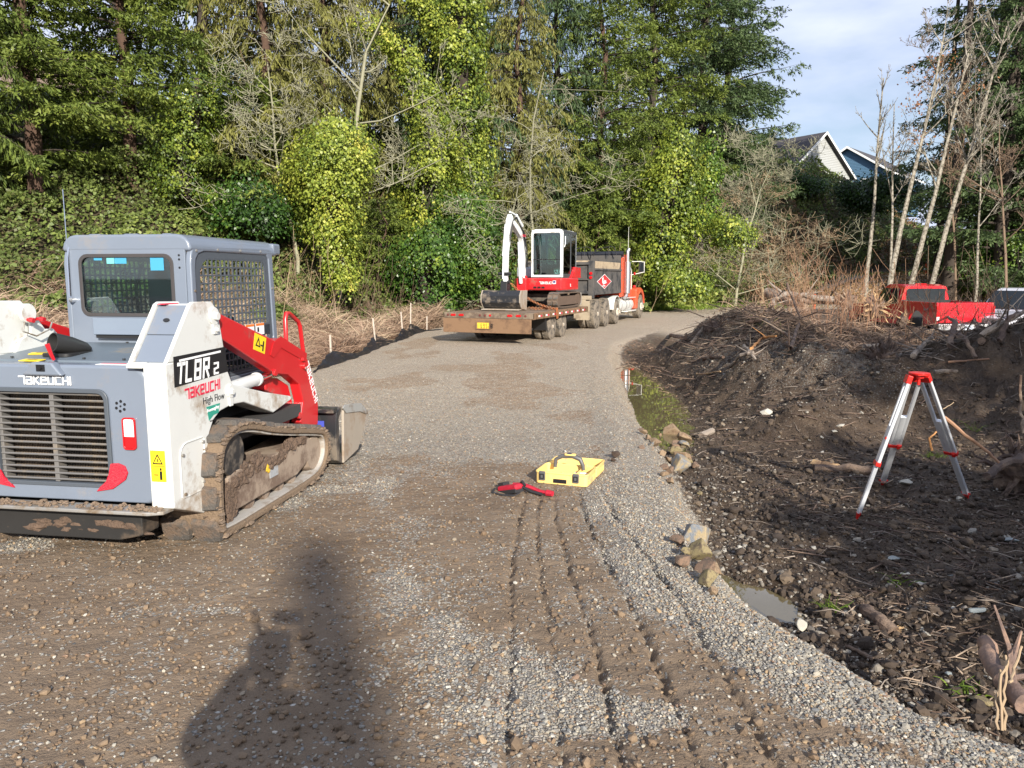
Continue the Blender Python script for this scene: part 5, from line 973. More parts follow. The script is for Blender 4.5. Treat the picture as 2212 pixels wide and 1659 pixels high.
# ================================================================== PICKUPS
pred = M('pickup_red', (.58, .012, .022), .22, var=.05, dirt=.03, coat=.6)
pwht = M('pickup_silver', (.60, .61, .66), .22, var=.04, dirt=.05, coat=.6)
dgl = MATS['dark_glass']
def arch(y, z, r, n=9): return [(y + r * math.cos(a), z + r * math.sin(a)) for a in np.linspace(0, math.pi, n)]
ctyre = M('car_tyre', (.025, .025, .025), .8)
def pickup(loc, rz, paint, label, name, cab0=.0, red=True):
    """origin at the rear left corner on the ground, front towards +Y, body on x 0..1.95"""
    T = thing(name, label, 'pickup truck', loc, rz); w = 1.92
    ax1, ax2 = 1.15, 4.75
    # lower side: bed and cab in one outline with wheel arches
    lo = [(5.75, .55), (5.75, .95), (5.70, 1.06), (4.15, 1.12), (3.95, 1.12), (2.3, 1.14), (2.25, 1.27), (.02, 1.27), (.0, .62)]
    bot = [(.0, .62), (ax1 - .48, .52)] + arch(ax1, .52, .48)[::-1] + [(ax1 + .48, .50), (ax2 - .48, .50)] + arch(ax2, .52, .48)[::-1] + [(ax2 + .48, .5), (5.75, .55)]
    prof = bot + lo[1:-1][:]
    prof = [p for i, p in enumerate(prof) if i == 0 or (abs(p[0] - prof[i - 1][0]) + abs(p[1] - prof[i - 1][1])) > .004]
    for xa in (0, w - .09):
        s = S(); s.prism(prof, X, xa, xa + .09); s.obj('body_side', paint, T, bevel=.02, seg=2)
    s = S(); s.bb(.09, w - .09, .0, .07, .66, 1.27); tgt = s.obj('tailgate', paint, T, bevel=.02)
    s = S(); s.bb(.14, w - .14, -.006, .0, .82, 1.14); s.obj('tailgate_panel', paint, tgt, bevel=.01)
    s = S(); s.bb(.09, w - .09, .07, 2.25, .70, .76); s.bb(.09, w - .09, 2.2, 2.26, .7, 1.30); s.obj('bed_floor', M('bed_liner', (.02, .02, .02), .8), T)
    s = S(); s.bb(-.02, w + .02, -.20, -.02, .44, .64); bm_ = s.obj('rear_bumper', M('bumper_chrome', (.55, .55, .56), .3, metal=.8, dirt=.2), T, bevel=.02)
    s = S(); s.bb(w / 2 - .15, w / 2 + .15, -.215, -.205, .46, .60); pl_ = s.obj('number_plate', M('plate_white', (.6, .68, .75), .4), bm_); strokes('82 95', (w / 2 - .11, -.216, .50), (1, 0, 0), (0, 0, 1), .06, .2, .5).obj('lettering', M('navy_ink', (.03, .03, .15), .5), pl_)
    for xa in (-.004, w - .10):
        s = S(); s.bb(xa, xa + .11, -.012, .05, .72, 1.17); tl_ = s.obj('tail_light', redl, T, bevel=.012); s = S(); s.bb(xa + .01, xa + .10, -.02, -.011, .74, .84); s.obj('reverse_lens', lens, tl_)
    # cab
    cprof = [(2.26, 1.12), (4.15, 1.12), (3.55, 1.72), (3.35, 1.79), (2.60, 1.79), (2.42, 1.70), (2.30, 1.2)]
    cab = [( .12, 1.12), (w - .12, 1.12), (w - .25, 1.72), (w - .34, 1.79), (.34, 1.79), (.25, 1.72)]
    s = S(); k = []
    for (y_, inset_, zt) in ((2.27, .0, 1.74), (2.6, .0, 1.80), (3.4, .0, 1.80), (3.62, .0, 1.70), (4.16, .0, 1.14)):
        top = zt; k.append([(.03, y_, 1.10), (.06, y_, 1.13), (.06 + .16 * (top - 1.1) / .7, y_, top - .06), (.06 + .22 * (top - 1.1) / .7, y_, top), (w - .06 - .22 * (top - 1.1) / .7, y_, top), (w - .06 - .16 * (top - 1.1) / .7, y_, top - .06), (w - .06, y_, 1.13), (w - .03, y_, 1.10)])
    vv = [p for r_ in k for p in r_]; ff = [(i * 8 + j, i * 8 + (j + 1) % 8, (i + 1) * 8 + (j + 1) % 8, (i + 1) * 8 + j) for i in range(4) for j in range(8)] + [tuple(range(8)), tuple(range(32, 40))]
    s.add(vv, ff); cb_ = s.obj('cab', paint, T, bevel=.03, seg=3)
    s = S(); rw = rrect(.27, w - .27, 1.20, 1.66, .08, 4); s.prism(rw, Yx, 2.262 - .02, 2.30, m=Matrix.Translation((0, 0, 0))); s.obj('rear_window', dgl, cb_)
    for xs, sgn in ((.0, 1), (w, -1)):
        for (a, b_, c, d) in ((2.42, 2.95, 2.55, 2.95), (3.03, 3.95, 3.03, 3.50)):
            m_ = Matrix.Translation((xs + sgn * .052, 0, 1.16)) @ Matrix.Rotation(sgn * R(12.5), 4, 'Y'); s = S(); s.prism([(a, 0), (b_, 0), (d, .52), (c, .52)], X, -.008, .012, m=m_); s.obj('side_window', dgl, cb_, bevel=.004)
    s = S(); s.prism([(4.13, 1.17), (4.16, 1.19), (3.66, 1.72), (3.62, 1.70)], X, .22, w - .22); s.obj('windscreen', dgl, cb_)
    s = S(); s.prism([(4.1, 1.0), (4.1, 1.13), (5.3, 1.08), (5.70, .98), (5.74, .6), (4.1, .6)], X, .085, w - .085); s.obj('bonnet', paint, T, bevel=.04)
    s = S(); s.bb(.25, w - .25, 5.72, 5.78, .65, .95); s.bb(0, w, 5.72, 5.85, .42, .6); s.obj('front_bumper', MATS['bumper_chrome'], T, bevel=.02)
    for xa in (.03, w - .25): s = S(); s.bb(xa, xa + .22, 5.70, 5.77, .72, .94); s.obj('headlight', lens, T, bevel=.02)
    for xa, sd in ((.01, -1), (w - .01, 1)):
        for y_ in (ax1, ax2): wheel(T, xa, y_, .39, .39, .24, sd, 0, M('alloy', (.35, .35, .36), .35, metal=.7), False, ctyre)
    for xa in (-.17, w + .02):
        s = S(); s.bb(xa, xa + .15, 3.85, 3.93, 1.18, 1.42); s.obj('wing_mirror', black, T, bevel=.02)
    s = S(); s.bb(-.006, -.001, 2.35, 5.6, .66, .71); s.bb(-.004, 0, 3.35, 3.50, .96, 1.0); s.obj('side_trim', M('trim_dark', (.03, .03, .032), .5), T, bevel=.003)
    s = S(); s.bb(.3, w - .3, .8, 5.4, .38, .6); s.obj('chassis', black, T)
    return T
zp = -.47
PK = pickup((14.3, 26.0, zp), R(3), pred, 'red pickup truck seen from behind, parked beyond the dirt mounds', 'pickup_truck')
fontmesh("4x4", (-.0045, .72, 1.0), (0, -1, 0), (0, 0, 1), .16, M("decal_grey", (.35, .32, .32), .5), PK, shear=.2)
s = S(); s.bb(.75, 1.15, 2.262 + .3, 2.262 + .32, 1.80, 1.80 + .02); s.obj('brake_lamp', redl, PK)
PK.scale = (1.05, 1.05, 1.12)
PW = pickup((21.9, 28.3, zp - .18), R(118), pwht, 'silver white pickup truck at the right edge facing left', 'pickup_truck')
PW.scale = (1.1, 1.1, 1.15)
# ================================================================== TRIPOD
alu = M('brushed_aluminium', (.70, .72, .75), .34, metal=.35, var=.05); rpl = M('tripod_red', (.62, .02, .015), .35, var=.05)
feet = [PG(1850, 1122), PG(2090, 1078), PG(1905, 1050)]
hx, hy = 3.52, 6.60; hzt = .985
TP = thing('tripod', 'silver aluminium surveying tripod with red head and clamps standing in the mud', 'tripod', (hx, hy, hzt))
s = S(); s.prism(ell(0, 0, .085, n=20), Zx, -.012, .0); s.cyl((0, 0, -.05), (0, 0, -.012), .04, n=14); hd = s.obj('tripod_head', rpl, TP, bevel=.004)
s = S(); s.prism([(math.cos(R(a)) * r_, math.sin(R(a)) * r_) for a, r_ in ((0, .10), (50, .085), (120, .10), (170, .085), (240, .10), (290, .085))], Zx, -.022, -.0125); s.cyl((0, 0, -.11), (0, 0, -.02), .014, n=10); s.obj('head_plate', rpl, hd, bevel=.004)
for i, ft in enumerate(feet):
    f_ = Vector((ft[0] - hx, ft[1] - hy, ft[2] - hzt + .0)); dh = Vector((f_.x, f_.y, 0)).normalized(); top = dh * .075 + Vector((0, 0, -.035)); d = (f_ - top); Ln = d.length; d.normalize(); sd = dh.cross(Vector((0, 0, 1))).normalized()
    pm = Matrix((tuple(sd) + (0,), tuple(d.cross(sd).normalized()) + (0,), tuple(d) + (0,), (0, 0, 0, 1))).transposed(); pm.translation = top
    s = S(); s.box((0, 0, .028), (.115, .045, .075), m=pm); lg = s.obj('leg', rpl, TP, bevel=.008)
    for x_ in (-.040, .040): s = S(); s.prism(rrect(x_ - .0155, x_ + .0155, -.014, .014, .005, 3), Zx, .05, Ln * .60, m=pm); s.obj('leg_tube', alu, lg, smooth=True)
    s = S(); s.prism(rrect(-.025, .025, -.016, .016, .003, 2), Zx, Ln * .34, Ln * .955, m=pm); s.obj('lower_leg', alu, lg, smooth=True)
    s = S(); s.box((0, 0, Ln * .60), (.120, .044, .040), m=pm); s.box((.03, .02, Ln * .60), (.03, .03, .05), m=pm); cl = s.obj('leg_clamp', rpl, lg, bevel=.006)
    s = S(); s.box((-.038, -.014, Ln * .42), (.034, .014, .022), m=pm); s.obj('strap_clip', rpl, lg, bevel=.003)
    s = S(); s.prism([(-.045, 0), (.045, 0), (.03, .012), (-.03, .012)], Zx, Ln * .945, Ln * .958, m=pm); s.prism(rrect(-.026, .026, -.018, .018, .004, 2), Zx, Ln * .955, Ln + .0, m=pm, top=rrect(-.010, .010, -.006, .006, .002, 2)); s.obj('foot', rpl, lg, bevel=.004)
    s = S()
    for q in (.0, .022): s.cyl(tuple(pm @ Vector((0, -.0155, Ln * .93 - q))), tuple(pm @ Vector((0, -.0175, Ln * .93 - q))), .0035, n=6)
    s.obj('rivet', black, lg)
# ================================================================== TOOL CASE AND POUCH
ylw = M('case_yellow', (.80, .57, .20), .42, var=.04, dirt=.08, dcol=(.45, .33, .2), dscale=6); cgr = M('case_grey', (.09, .09, .092), .5, var=.1)
c0 = (.50, 6.74); cz = hz(*c0)
CS = thing('tool_case', 'open yellow hard case with grey latches lying on the gravel', 'tool case', (c0[0], c0[1], cz), R(-20))
def tray(par, xa, xb, ya, yb, h, nm):
    s = S(); o_ = rrect(xa, xb, ya, yb, .035, 4); s.ring(o_, rrect(xa + .012, xb - .012, ya + .012, yb - .012, .026, 4), Zx, .0, h); s.prism(rrect(xa + .005, xb - .005, ya + .005, yb - .005, .03, 4), Zx, .002, .014); t_ = s.obj(nm, ylw, par, bevel=.004)
    s = S(); s.ring(rrect(xa - .006, xb + .006, ya - .006, yb + .006, .038, 4), rrect(xa + .002, xb - .002, ya + .002, yb - .002, .032, 4), Zx, h - .012, h + .003); s.obj('rim', ylw, t_, bevel=.003)
    for k in range(5): s = S(); q = ya + .06 + k * (yb - ya - .12) / 4; s.bb(xb - .001, xb + .006, q - .012, q + .012, .01, h * .6); s.obj('rib', ylw, t_, bevel=.004)
    return t_
t1 = tray(CS, -.235, .235, -.21, .12, .105, 'case_base'); t2 = tray(CS, -.235, .235, .135, .45, .095, 'case_lid')
for xa in (-.17, .135):
    s = S(); s.bb(xa - .028, xa + .028, -.226, -.210, .03, .112); lt = s.obj('latch', cgr, t1, bevel=.006); s = S(); s.ring(rrect(xa - .02, xa + .02, .045, .09, .004, 2), rrect(xa - .012, xa + .012, .053, .082, .003, 2), Yx, -.231, -.226); s.obj('latch_frame', black, lt)
s = S(); s.bb(-.07, .05, -.217, -.209, .015, .05); s.obj('label_plate', blackt, t1, bevel=.003)
s = S(); s.prism([(-.09, .045), (-.075, .09), (.075, .09), (.09, .045), (.12, .045), (.12, .104), (-.12, .104), (-.12, .045)], Yx, -.212, -.20); s.obj('handle_recess', ylw, t1, bevel=.005)
s = S(); s.bb(-.22, .22, -.04, -.03, .014, .07); s.bb(-.05, -.04, -.19, -.04, .014, .07); s.bb(.1, .11, -.04, .10, .014, .085); s.bb(-.15, .15, .33, .34, .014, .06); s.obj('divider', ylw, t1, bevel=.003)
s = S(); s.tube([(-.13, .04, .09), (-.125, .05, .16), (-.07, .055, .195), (.03, .06, .20), (.10, .06, .175), (.125, .06, .12), (.13, .06, .08)], [.016, .018, .021, .022, .021, .018, .015], 10); hn = s.obj('level_handle', cgr, CS, smooth=True)
s = S(); s.prism(rrect(-.045, .06, .025, .085, .02, 4), Zx, .208, .222); s.obj('handle_panel', ylw, hn, bevel=.004); s = S(); s.bb(-.02, .02, .035, .075, .2225, .2255); s.obj('display', M('display_blue', (.03, .04, .10), .3), hn)
s = S(); s.prism([(.0, .0), (.12, .02), (.17, -.03), (.09, -.06), (.02, -.05)], Zx, .016, .05); s.prism([(.06, .02), (.15, .05), (.18, .02)], Zx, .05, .062); s.obj('manual_paper', whitet, CS)
s = S(); s.cyl((.14, .10, .10), (.14, .135, .10), .022, n=14); s.obj('round_knob', ylw, CS, bevel=.003)
fabr = M('red_webbing', (.45, .010, .03), .6, var=.2, scale=30, bump=.4, bscale=300); fabb = M('black_webbing', (.018, .018, .02), .75, var=.2)
b0 = (.04, 6.30); bz_ = hz(*b0)
PB = thing('tool_pouch', 'red and black fabric tool pouch with a strap on the gravel beside the yellow case', 'pouch', (b0[0], b0[1], bz_), R(-8))
s = S(); m_ = Matrix.Translation((-.06, .0, .045)) @ Matrix.Rotation(R(-38), 4, 'Z') @ Matrix.Rotation(R(-16), 4, 'Y'); s.box((0, 0, 0), (.24, .085, .05), m=m_); s.obj('pouch_body', fabr, PB, bevel=.02, seg=3)
s = S(); s.box((0, -.0, -.03), (.22, .09, .035), m=m_); s.box((-.10, .03, .025), (.07, .07, .05), m=m_); s.tube([(-.19, .02, .03), (-.20, -.05, .012), (-.10, -.11, .012), (.0, -.12, .016), (.04, -.08, .03)], .012, 6, flat=.5); s.obj('pouch_back', fabb, PB, bevel=.008)
s = S(); s.tube([(-.04, .09, .05), (.05, .06, .055), (.12, .03, .045), (.20, -.02, .03), (.27, -.06, .03)], [.025, .03, .022, .020, .022], 8, flat=.7); s.tube([(.26, -.055, .03), (.31, -.08, .03)], [.027, .024], 8); s.obj('strap', fabr, PB, smooth=True)
s = S(); s.tube([(.02, .08, .06), (.04, .05, .09), (.07, .02, .06)], .012, 6); s.tube([(.05, .03, .045), (.13, -.01, .02), (.22, -.06, .015)], .014, 6); s.obj('buckle_strap', fabb, PB, smooth=True)
# ================================================================== VEGETATION
def nrm(a): return a / np.maximum(np.linalg.norm(a, axis=1, keepdims=True), 1e-9)
def leaves_arr(c, d, nn, L, W, fold=.0):
    """diamond leaves: c base point, d direction, nn normal"""
    s = nrm(np.cross(d, nn)); L = np.asarray(L)[:, None]; W = np.asarray(W)[:, None]
    v = np.stack([c, c + d * L * .45 + s * W * .5 - nn * fold * L, c + d * L, c + d * L * .45 - s * W * .5 - nn * fold * L], 1).reshape(-1, 3)
    n = len(c); f = np.arange(n * 4).reshape(n, 4); return v, f
def tubes_arr(A, B, ra, rb, k=4):
    d = nrm(B - A); up = np.where(np.abs(d[:, 2:3]) < .9, [[0, 0, 1.]], [[1., 0, 0]]); a = nrm(np.cross(d, up)); b = np.cross(d, a); n = len(A); vs = []
    for i in range(k):
        t = 2 * math.pi * i / k; o = a * math.cos(t) + b * math.sin(t); vs += [A + o * ra[:, None], B + o * rb[:, None]]
    v = np.stack(vs, 1).reshape(-1, 3); base = np.arange(n)[:, None] * 2 * k; f = []
    for i in range(k):
        j = (i + 1) % k; f.append(np.concatenate([base + 2 * i, base + 2 * j, base + 2 * j + 1, base + 2 * i + 1], 1))
    return v, np.concatenate(f, 0)
def join(parts):
    V = []; F = []; b = 0
    for v, f in parts: V.append(v); F.append(f + b); b += len(v)
    return np.concatenate(V), np.concatenate(F)
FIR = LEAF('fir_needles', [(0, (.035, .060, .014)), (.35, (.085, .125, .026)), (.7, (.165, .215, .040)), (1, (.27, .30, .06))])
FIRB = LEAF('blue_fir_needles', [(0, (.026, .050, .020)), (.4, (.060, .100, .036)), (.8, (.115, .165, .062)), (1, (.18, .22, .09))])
OLV = LEAF('olive_needles', [(0, (.085, .08, .03)), (.35, (.16, .16, .042)), (.7, (.25, .245, .062)), (1, (.34, .31, .10))])
IVY = LEAF('ivy_leaves', [(0, (.045, .075, .016)), (.3, (.13, .185, .028)), (.6, (.27, .32, .045)), (.85, (.40, .43, .07)), (1, (.52, .49, .10))], .4)
IVD = LEAF('dark_ivy_leaves', [(0, (.018, .042, .010)), (.4, (.045, .10, .018)), (.8, (.12, .20, .03)), (1, (.26, .33, .045))], .35)
BRM = LEAF('bramble_leaves', [(0, (.25, .13, .075)), (.18, (.21, .135, .07)), (.36, (.115, .115, .045)), (.55, (.11, .155, .04)), (.8, (.20, .25, .06)), (1, (.33, .36, .10))], .5)
DGR = LEAF('dead_grass_stems', [(0, (.10, .055, .035)), (.3, (.19, .115, .075)), (.6, (.30, .205, .145)), (.85, (.40, .29, .20)), (1, (.55, .44, .30))], .8, .1)
GRS = LEAF('grass_blades', [(0, (.06, .10, .015)), (.5, (.14, .22, .02)), (1, (.30, .38, .05))], .6, .3)
BARK = M('fir_bark', (.085, .050, .034), .95, var=.4, scale=5, bump=1.5, bscale=12)
BARKD = M('dark_bark', (.045, .034, .026), .95, var=.4, scale=5, bump=1.2, bscale=14)
PALE = M('pale_bark', (.30, .27, .215), .85, var=.35, scale=6, dirt=.35, dcol=(.10, .085, .06), dscale=8, bump=.5, bscale=30)
LICH = M('lichen_twigs', (.27, .26, .175), .9, var=.3, scale=8)
TWIG = M('brown_twigs', (.17, .115, .075), .85, var=.3, scale=8)
RTWG = M('red_willow_stems', (.30, .165, .095), .7, var=.35, scale=6)
STRAW = M('straw_twigs', (.36, .26, .16), .85, var=.3, scale=8)
def conifer_meshes(nm, H, Rr, h0, seed, kind, dens=1., step=.36):
    r = np.random.default_rng(seed)
    z = []; zz = h0
    while zz < H - .4:
        z += [zz + r.uniform(-.15, .15)] * r.integers(3, 5); zz += step * .80 * (1.15 - .5 * (zz - h0) / (H - h0))
    z = np.array(z); nb = len(z); t0 = (z - h0) / (H - h0)
    L = Rr * (1 - t0) ** .75 * r.uniform(.55, 1.12, nb) * np.clip(.55 + t0 * 4, 0, 1) + .25; az = r.uniform(0, 2 * math.pi, nb)
    dr = (.38 if kind == 'droop' else .20) * r.uniform(.7, 1.4, nb); up = r.uniform(.05, .28, nb) + .35 * t0; tipup = (.0 if kind == 'droop' else .16)
    out = np.stack([np.cos(az), np.sin(az), 0 * az], 1)
    def pos(i, t):
        l = L[i] * t; zc = z[i] + up[i] * l - dr[i] * l * t * (1.25 if kind == 'droop' else 1) - .02 * l * l + tipup * L[i] * np.clip(t - .6, 0, 1) ** 2 * 3; p = out[i] * l[:, None]; p[:, 2] = zc; return p
    seg = np.linspace(0, 1, 6); A = []; B = []; ra = []; rb = []; ib = np.arange(nb)
    for k in range(5):
        A.append(pos(ib, np.full(nb, seg[k]))); B.append(pos(ib, np.full(nb, seg[k + 1]))); ra.append((.012 + .013 * L) * (1 - seg[k])); rb.append((.012 + .013 * L) * (1 - seg[k + 1]) + .003)
    lv, lf = tubes_arr(np.concatenate(A), np.concatenate(B), np.concatenate(ra), np.concatenate(rb), 3)
    # twigs
    ntw = np.maximum(4, (L / (.20 if kind != 'droop' else .17) * 1.7 * dens).astype(int)); i = np.repeat(ib, ntw); n = len(i)
    t = .08 + .92 * r.random(n) ** .85; p = pos(i, t); sgn = r.choice([-1, 1], n); side = np.stack([-out[i][:, 1], out[i][:, 0], 0 * sgn], 1) * sgn[:, None]
    fwd = r.uniform(.35, 1.0, n)[:, None]; dn = r.uniform(.0, .35, n)[:, None] * (1 if kind != 'droop' else 2.2)
    td = nrm(out[i] * fwd + side * r.uniform(.4, 1, n)[:, None] + np.array([[0, 0, -1.]]) * dn); tl = (.25 + .30 * L[i] * (1 - .65 * t)) * r.uniform(.6, 1.2, n)
    if kind == 'droop': tl *= .85
    nl = np.maximum(4, (tl / .105 * 2.6).astype(int)); j = np.repeat(np.arange(n), nl); m = len(j); q = r.random(m) ** .85
    sag = (.25 if kind != 'droop' else .8)
    c = p[j] + td[j] * (tl[j] * q)[:, None] + np.array([[0, 0, -1.]]) * (sag * tl[j] * q * q)[:, None] + r.normal(0, .03, (m, 3))
    ld = nrm(td[j] * r.uniform(.5, 1.1, m)[:, None] + r.normal(0, .45, (m, 3)) + np.array([[0, 0, -1.]]) * (.25 if kind != 'droop' else 1.5))
    nn = nrm(r.normal(0, .6, (m, 3)) + np.array([[0, 0, 1.]])); sz = r.uniform(.11, .23, m) * (1.25 if kind == 'droop' else 1)
    v, f = leaves_arr(c, ld, nn, sz, sz * (.34 if kind != 'droop' else .22), .05)
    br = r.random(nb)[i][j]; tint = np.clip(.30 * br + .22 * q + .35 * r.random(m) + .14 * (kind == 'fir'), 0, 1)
    crown = npmesh(nm + '_crown', v, f, tint=np.repeat(tint, 4)); limbs = npmesh(nm + '_limbs', lv, lf)
    ts = S(); rr = .0135 * H; k = 14; path = [(.10 * math.sin(a * 1.7 + seed) * a / k * 2, .10 * math.cos(a * 1.3 + seed) * a / k * 2, -1.0 + (H + 1.0) * a / k) for a in range(k + 1)]
    ts.tube(path, [rr * (1 - a / k) ** .8 * (1.35 if a == 0 else 1) + .012 for a in range(k + 1)], 10)
    return crown, limbs, ts.mesh(nm + '_trunk', True)
CON = {}
def conifer(key, x, y, s=1., rz=0, label='', group=None, leafmat=None, bark=None, name='conifer_tree', lean=0, dz=0):
    cr_, li, tr = CON[key]; o = thing(name, label, 'tree', (x, y, hz(x, y) - .2 + dz), rz, group); o.scale = (s, s, s) if not hasattr(s, '__len__') else s; o.rotation_euler[1] = lean
    for n_, me, mt in (('crown', cr_, leafmat), ('limbs', li, BARKD), ('trunk', tr, bark or BARK)):
        c = bpy.data.objects.new(n_, me); COL.objects.link(c); c.parent = o
        if not me.materials: me.materials.append(mt)
        c.material_slots[0].link = 'OBJECT'; c.material_slots[0].material = mt
        if n_ == 'crown': pass
    return o
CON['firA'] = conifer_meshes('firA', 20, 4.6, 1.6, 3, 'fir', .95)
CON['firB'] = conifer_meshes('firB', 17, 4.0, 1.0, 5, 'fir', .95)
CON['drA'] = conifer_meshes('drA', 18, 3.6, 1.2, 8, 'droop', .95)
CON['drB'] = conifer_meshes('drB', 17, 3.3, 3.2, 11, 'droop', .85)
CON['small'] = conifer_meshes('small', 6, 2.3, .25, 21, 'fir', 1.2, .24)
GF = 'conifers on the hillside behind the vehicles'
specs = [
 ('firA', 95, 25.5, 1.0, 0.4, FIR, 'tall fir with reddish trunk above the left end of the track loader', BARK),
 ('drA', -110, 24, 1.0, 1.2, FIR, 'fir at the left frame edge with sagging green branches', BARK),
 ('firB', 300, 28, 1.0, 2.2, FIR, 'broad light green fir directly above the loader cab', BARK),
 ('drB', 465, 31.5, 1.15, .7, FIR, 'high crowned fir with bare dark trunk right of the loader cab', BARKD),
 ('drA', 590, 30, .95, 3.0, OLV, 'olive fir with long hanging sprays beside the lichen covered bare tree', BARK),
 ('drB', 715, 35, 1.1, 5.1, OLV, 'olive fir behind the lichen covered bare tree, red brown trunk', BARK),
 ('drA', 850, 39, 1.1, 1.9, OLV, 'olive fir between the two ivy clad trunks in the middle', BARKD),
 ('drB', 950, 38, 1.35, 2.6, FIRB, 'dark trunked fir just left of the tall ivy column', BARKD),
 ('drA', 1120, 38, 1.0, .2, OLV, 'olive brown fir with drooping sprays above the excavator', BARK),
 ('drB', 1200, 44, 1.2, 3.6, FIRB, 'thin dark fir seen against sky gaps behind the excavator', BARKD),
 ('firB', 1295, 44, 1.22, 1.0, FIR, 'bright green fir above the dump truck box', BARK),
 ('firA', 1400, 54, 1.35, 5.6, FIR, 'large green fir up the slope behind the dump truck', BARKD),
 ('firA', 1505, 60, 1.62, 2.9, FIRB, 'tallest dark green fir beside the open sky', BARKD),
 ('firB', 1558, 66, 1.72, .9, FIRB, 'blue green fir whose branches point into the open sky', BARKD),
 ('firA', 2120, 56, 1.62, 4.4, FIRB, 'big dark conifer in the top right corner above the pickups', BARKD),
 ('firB', 2330, 50, 1.45, 2.0, FIRB, 'dark conifer partly cut by the right frame edge', BARKD),
 ('firB', 2155, 49, 1.5, 5.2, FIRB, 'dense dark evergreen behind the right alders', BARKD),
 ('drA', 2195, 60, 1.7, 2.9, FIRB, 'drooping conifer with dense dark boughs left of the frame edge', BARKD),
 ('drB', 2215, 62, 1.1, .4, FIR, 'slender conifer low behind the leaning alders', BARKD),
 ('firB', 2040, 92, .75, 1.4, FIRB, 'small far conifer behind the right hand track', BARKD),
 ('firB', 1040, 48, 1.1, 2.8, FIRB, 'shaded fir behind the tall ivy column', BARKD),
 ('small', 890, 33, 1.05, .4, FIR, 'low bushy young fir left of the excavator boom', BARK),
 ('small', 1290, 40.5, 1.15, 2.0, FIR, 'low young fir directly behind the dump truck tarp roller', BARK),
 ('small', 830, 30.5, .8, 1.0, FIR, 'smallest young fir by the yellow ivy mound', BARK),
 ('small', 1245, 44, 1.3, 4.0, FIRB, 'dark young fir peeking out above the excavator cab', BARK),
 ('small', 2165, 52, 1.35, 1.0, FIR, 'young green conifer at the right behind the orange delineators', BARK),
 ('small', 540, 28.5, 1.1, 5.0, FIR, 'low spreading young fir below the olive fir', BARK),
 ('small', 1660, 100, 1.15, .9, FIRB, 'small distant conifer tip beside the grey house roof', BARK),
 ('small', 1835, 104, 1.2, .2, FIRB, 'small distant conifer between the two gabled houses', BARK)]
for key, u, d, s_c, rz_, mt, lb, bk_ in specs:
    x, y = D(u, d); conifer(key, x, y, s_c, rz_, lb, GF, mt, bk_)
# trees behind the camera on the right and a bare pole trunk: they throw the shade seen on the mud and the road
for q_, (xx_, yy_, lb) in enumerate(((12.3, -7.2, 'first fir of the row behind the photographer to the right'), (14.2, -7.6, 'second fir of the row behind the photographer'), (16.1, -7.0, 'third fir of the row behind the photographer'), (18.2, -7.8, 'last and furthest fir of the row behind the photographer'))): conifer('firB', xx_, yy_, (.85, .85, .78), q_ * 1.3, lb, 'firs behind the photographer', FIRB, BARKD)
conifer('small', 5.9, -2.2, (1.1, 1.1, .78), .3, 'low bushy fir just behind the photographer to the right', None, FIRB, BARKD)
conifer('drA', 18.5, -8.5, (1.1, 1.1, .8), 1.3, 'second tall fir behind the photographer, further right', None, FIRB, BARKD)
conifer('small', 7.4, -1.2, (1.0, 1.0, .9), 2.3, 'young fir right of the low bushy fir behind the photographer', None, FIRB, BARKD)
s = S(); s.tube([(0, 0, -.5), (.05, 0, 5), (.0, .03, 14)], [.30, .25, .20], 12); sn = s.obj('tree_snag', BARKD, smooth=True); sn.location = (8.15, -25.5, hz(8.15, -25.5)); tag(sn, 'tall bare dead trunk standing far behind the photographer', 'tree')

# ------------------------------------------------------------------ bare trees and shrubs
def branchy(H, r0, seed, lean=(0, 0), levels=4, spread=.55, nchild=(5, 8), droop=0., first=.3, curl=.12, lenf=.42, minr=.006):
    r = random.Random(seed); A = []; B = []; ra = []; rb = []
    def grow(p, d, L, rad, lv):
        k = 6 if lv == 0 else 4; pts = [p]; q = p.copy(); dd = d.copy()
        for i in range(k):
            dd = (dd + Vector((r.gauss(0, curl), r.gauss(0, curl), r.gauss(0, curl * .6) + (-droop if lv > 0 else .0) * .5 + (.10 if lv > 0 and droop <= 0 else 0)))).normalized(); q = q + dd * L / k
            r1 = rad * (1 - i / k * .75); r2 = rad * (1 - (i + 1) / k * .75); A.append(tuple(pts[-1])); B.append(tuple(q)); ra.append(max(minr, r1)); rb.append(max(minr * .7, r2)); pts.append(q.copy())
        if lv >= levels: return
        n = r.randint(*nchild) if lv > 0 else int(r.randint(*nchild) * 2.2)
        for _ in range(n):
            t = first + (1 - first) * r.random() if lv == 0 else .15 + .85 * r.random(); i = min(k - 1, int(t * k)); a = pts[i].lerp(pts[i + 1], t * k - i); dv = (pts[i + 1] - pts[i]).normalized()
            pr = Vector((r.gauss(0, 1), r.gauss(0, 1), r.gauss(0, .5))); pr = (pr - dv * pr.dot(dv)).normalized(); nd = (dv * (1 - spread * r.uniform(.5, 1.2)) + pr * spread * r.uniform(.7, 1.3) ).normalized()
            grow(a, nd, L * lenf * r.uniform(.5, 1.1) * (1.15 - .6 * t if lv == 0 else 1), max(minr, rad * .45 * (1.1 - t * .6)), lv + 1)
    grow(Vector((0, 0, -.3)), Vector((lean[0], lean[1], 1)).normalized(), H, r0, 0)
    v, f = tubes_arr(np.array(A), np.array(B), np.array(ra), np.array(rb), 3); return v, f, 3 * 6
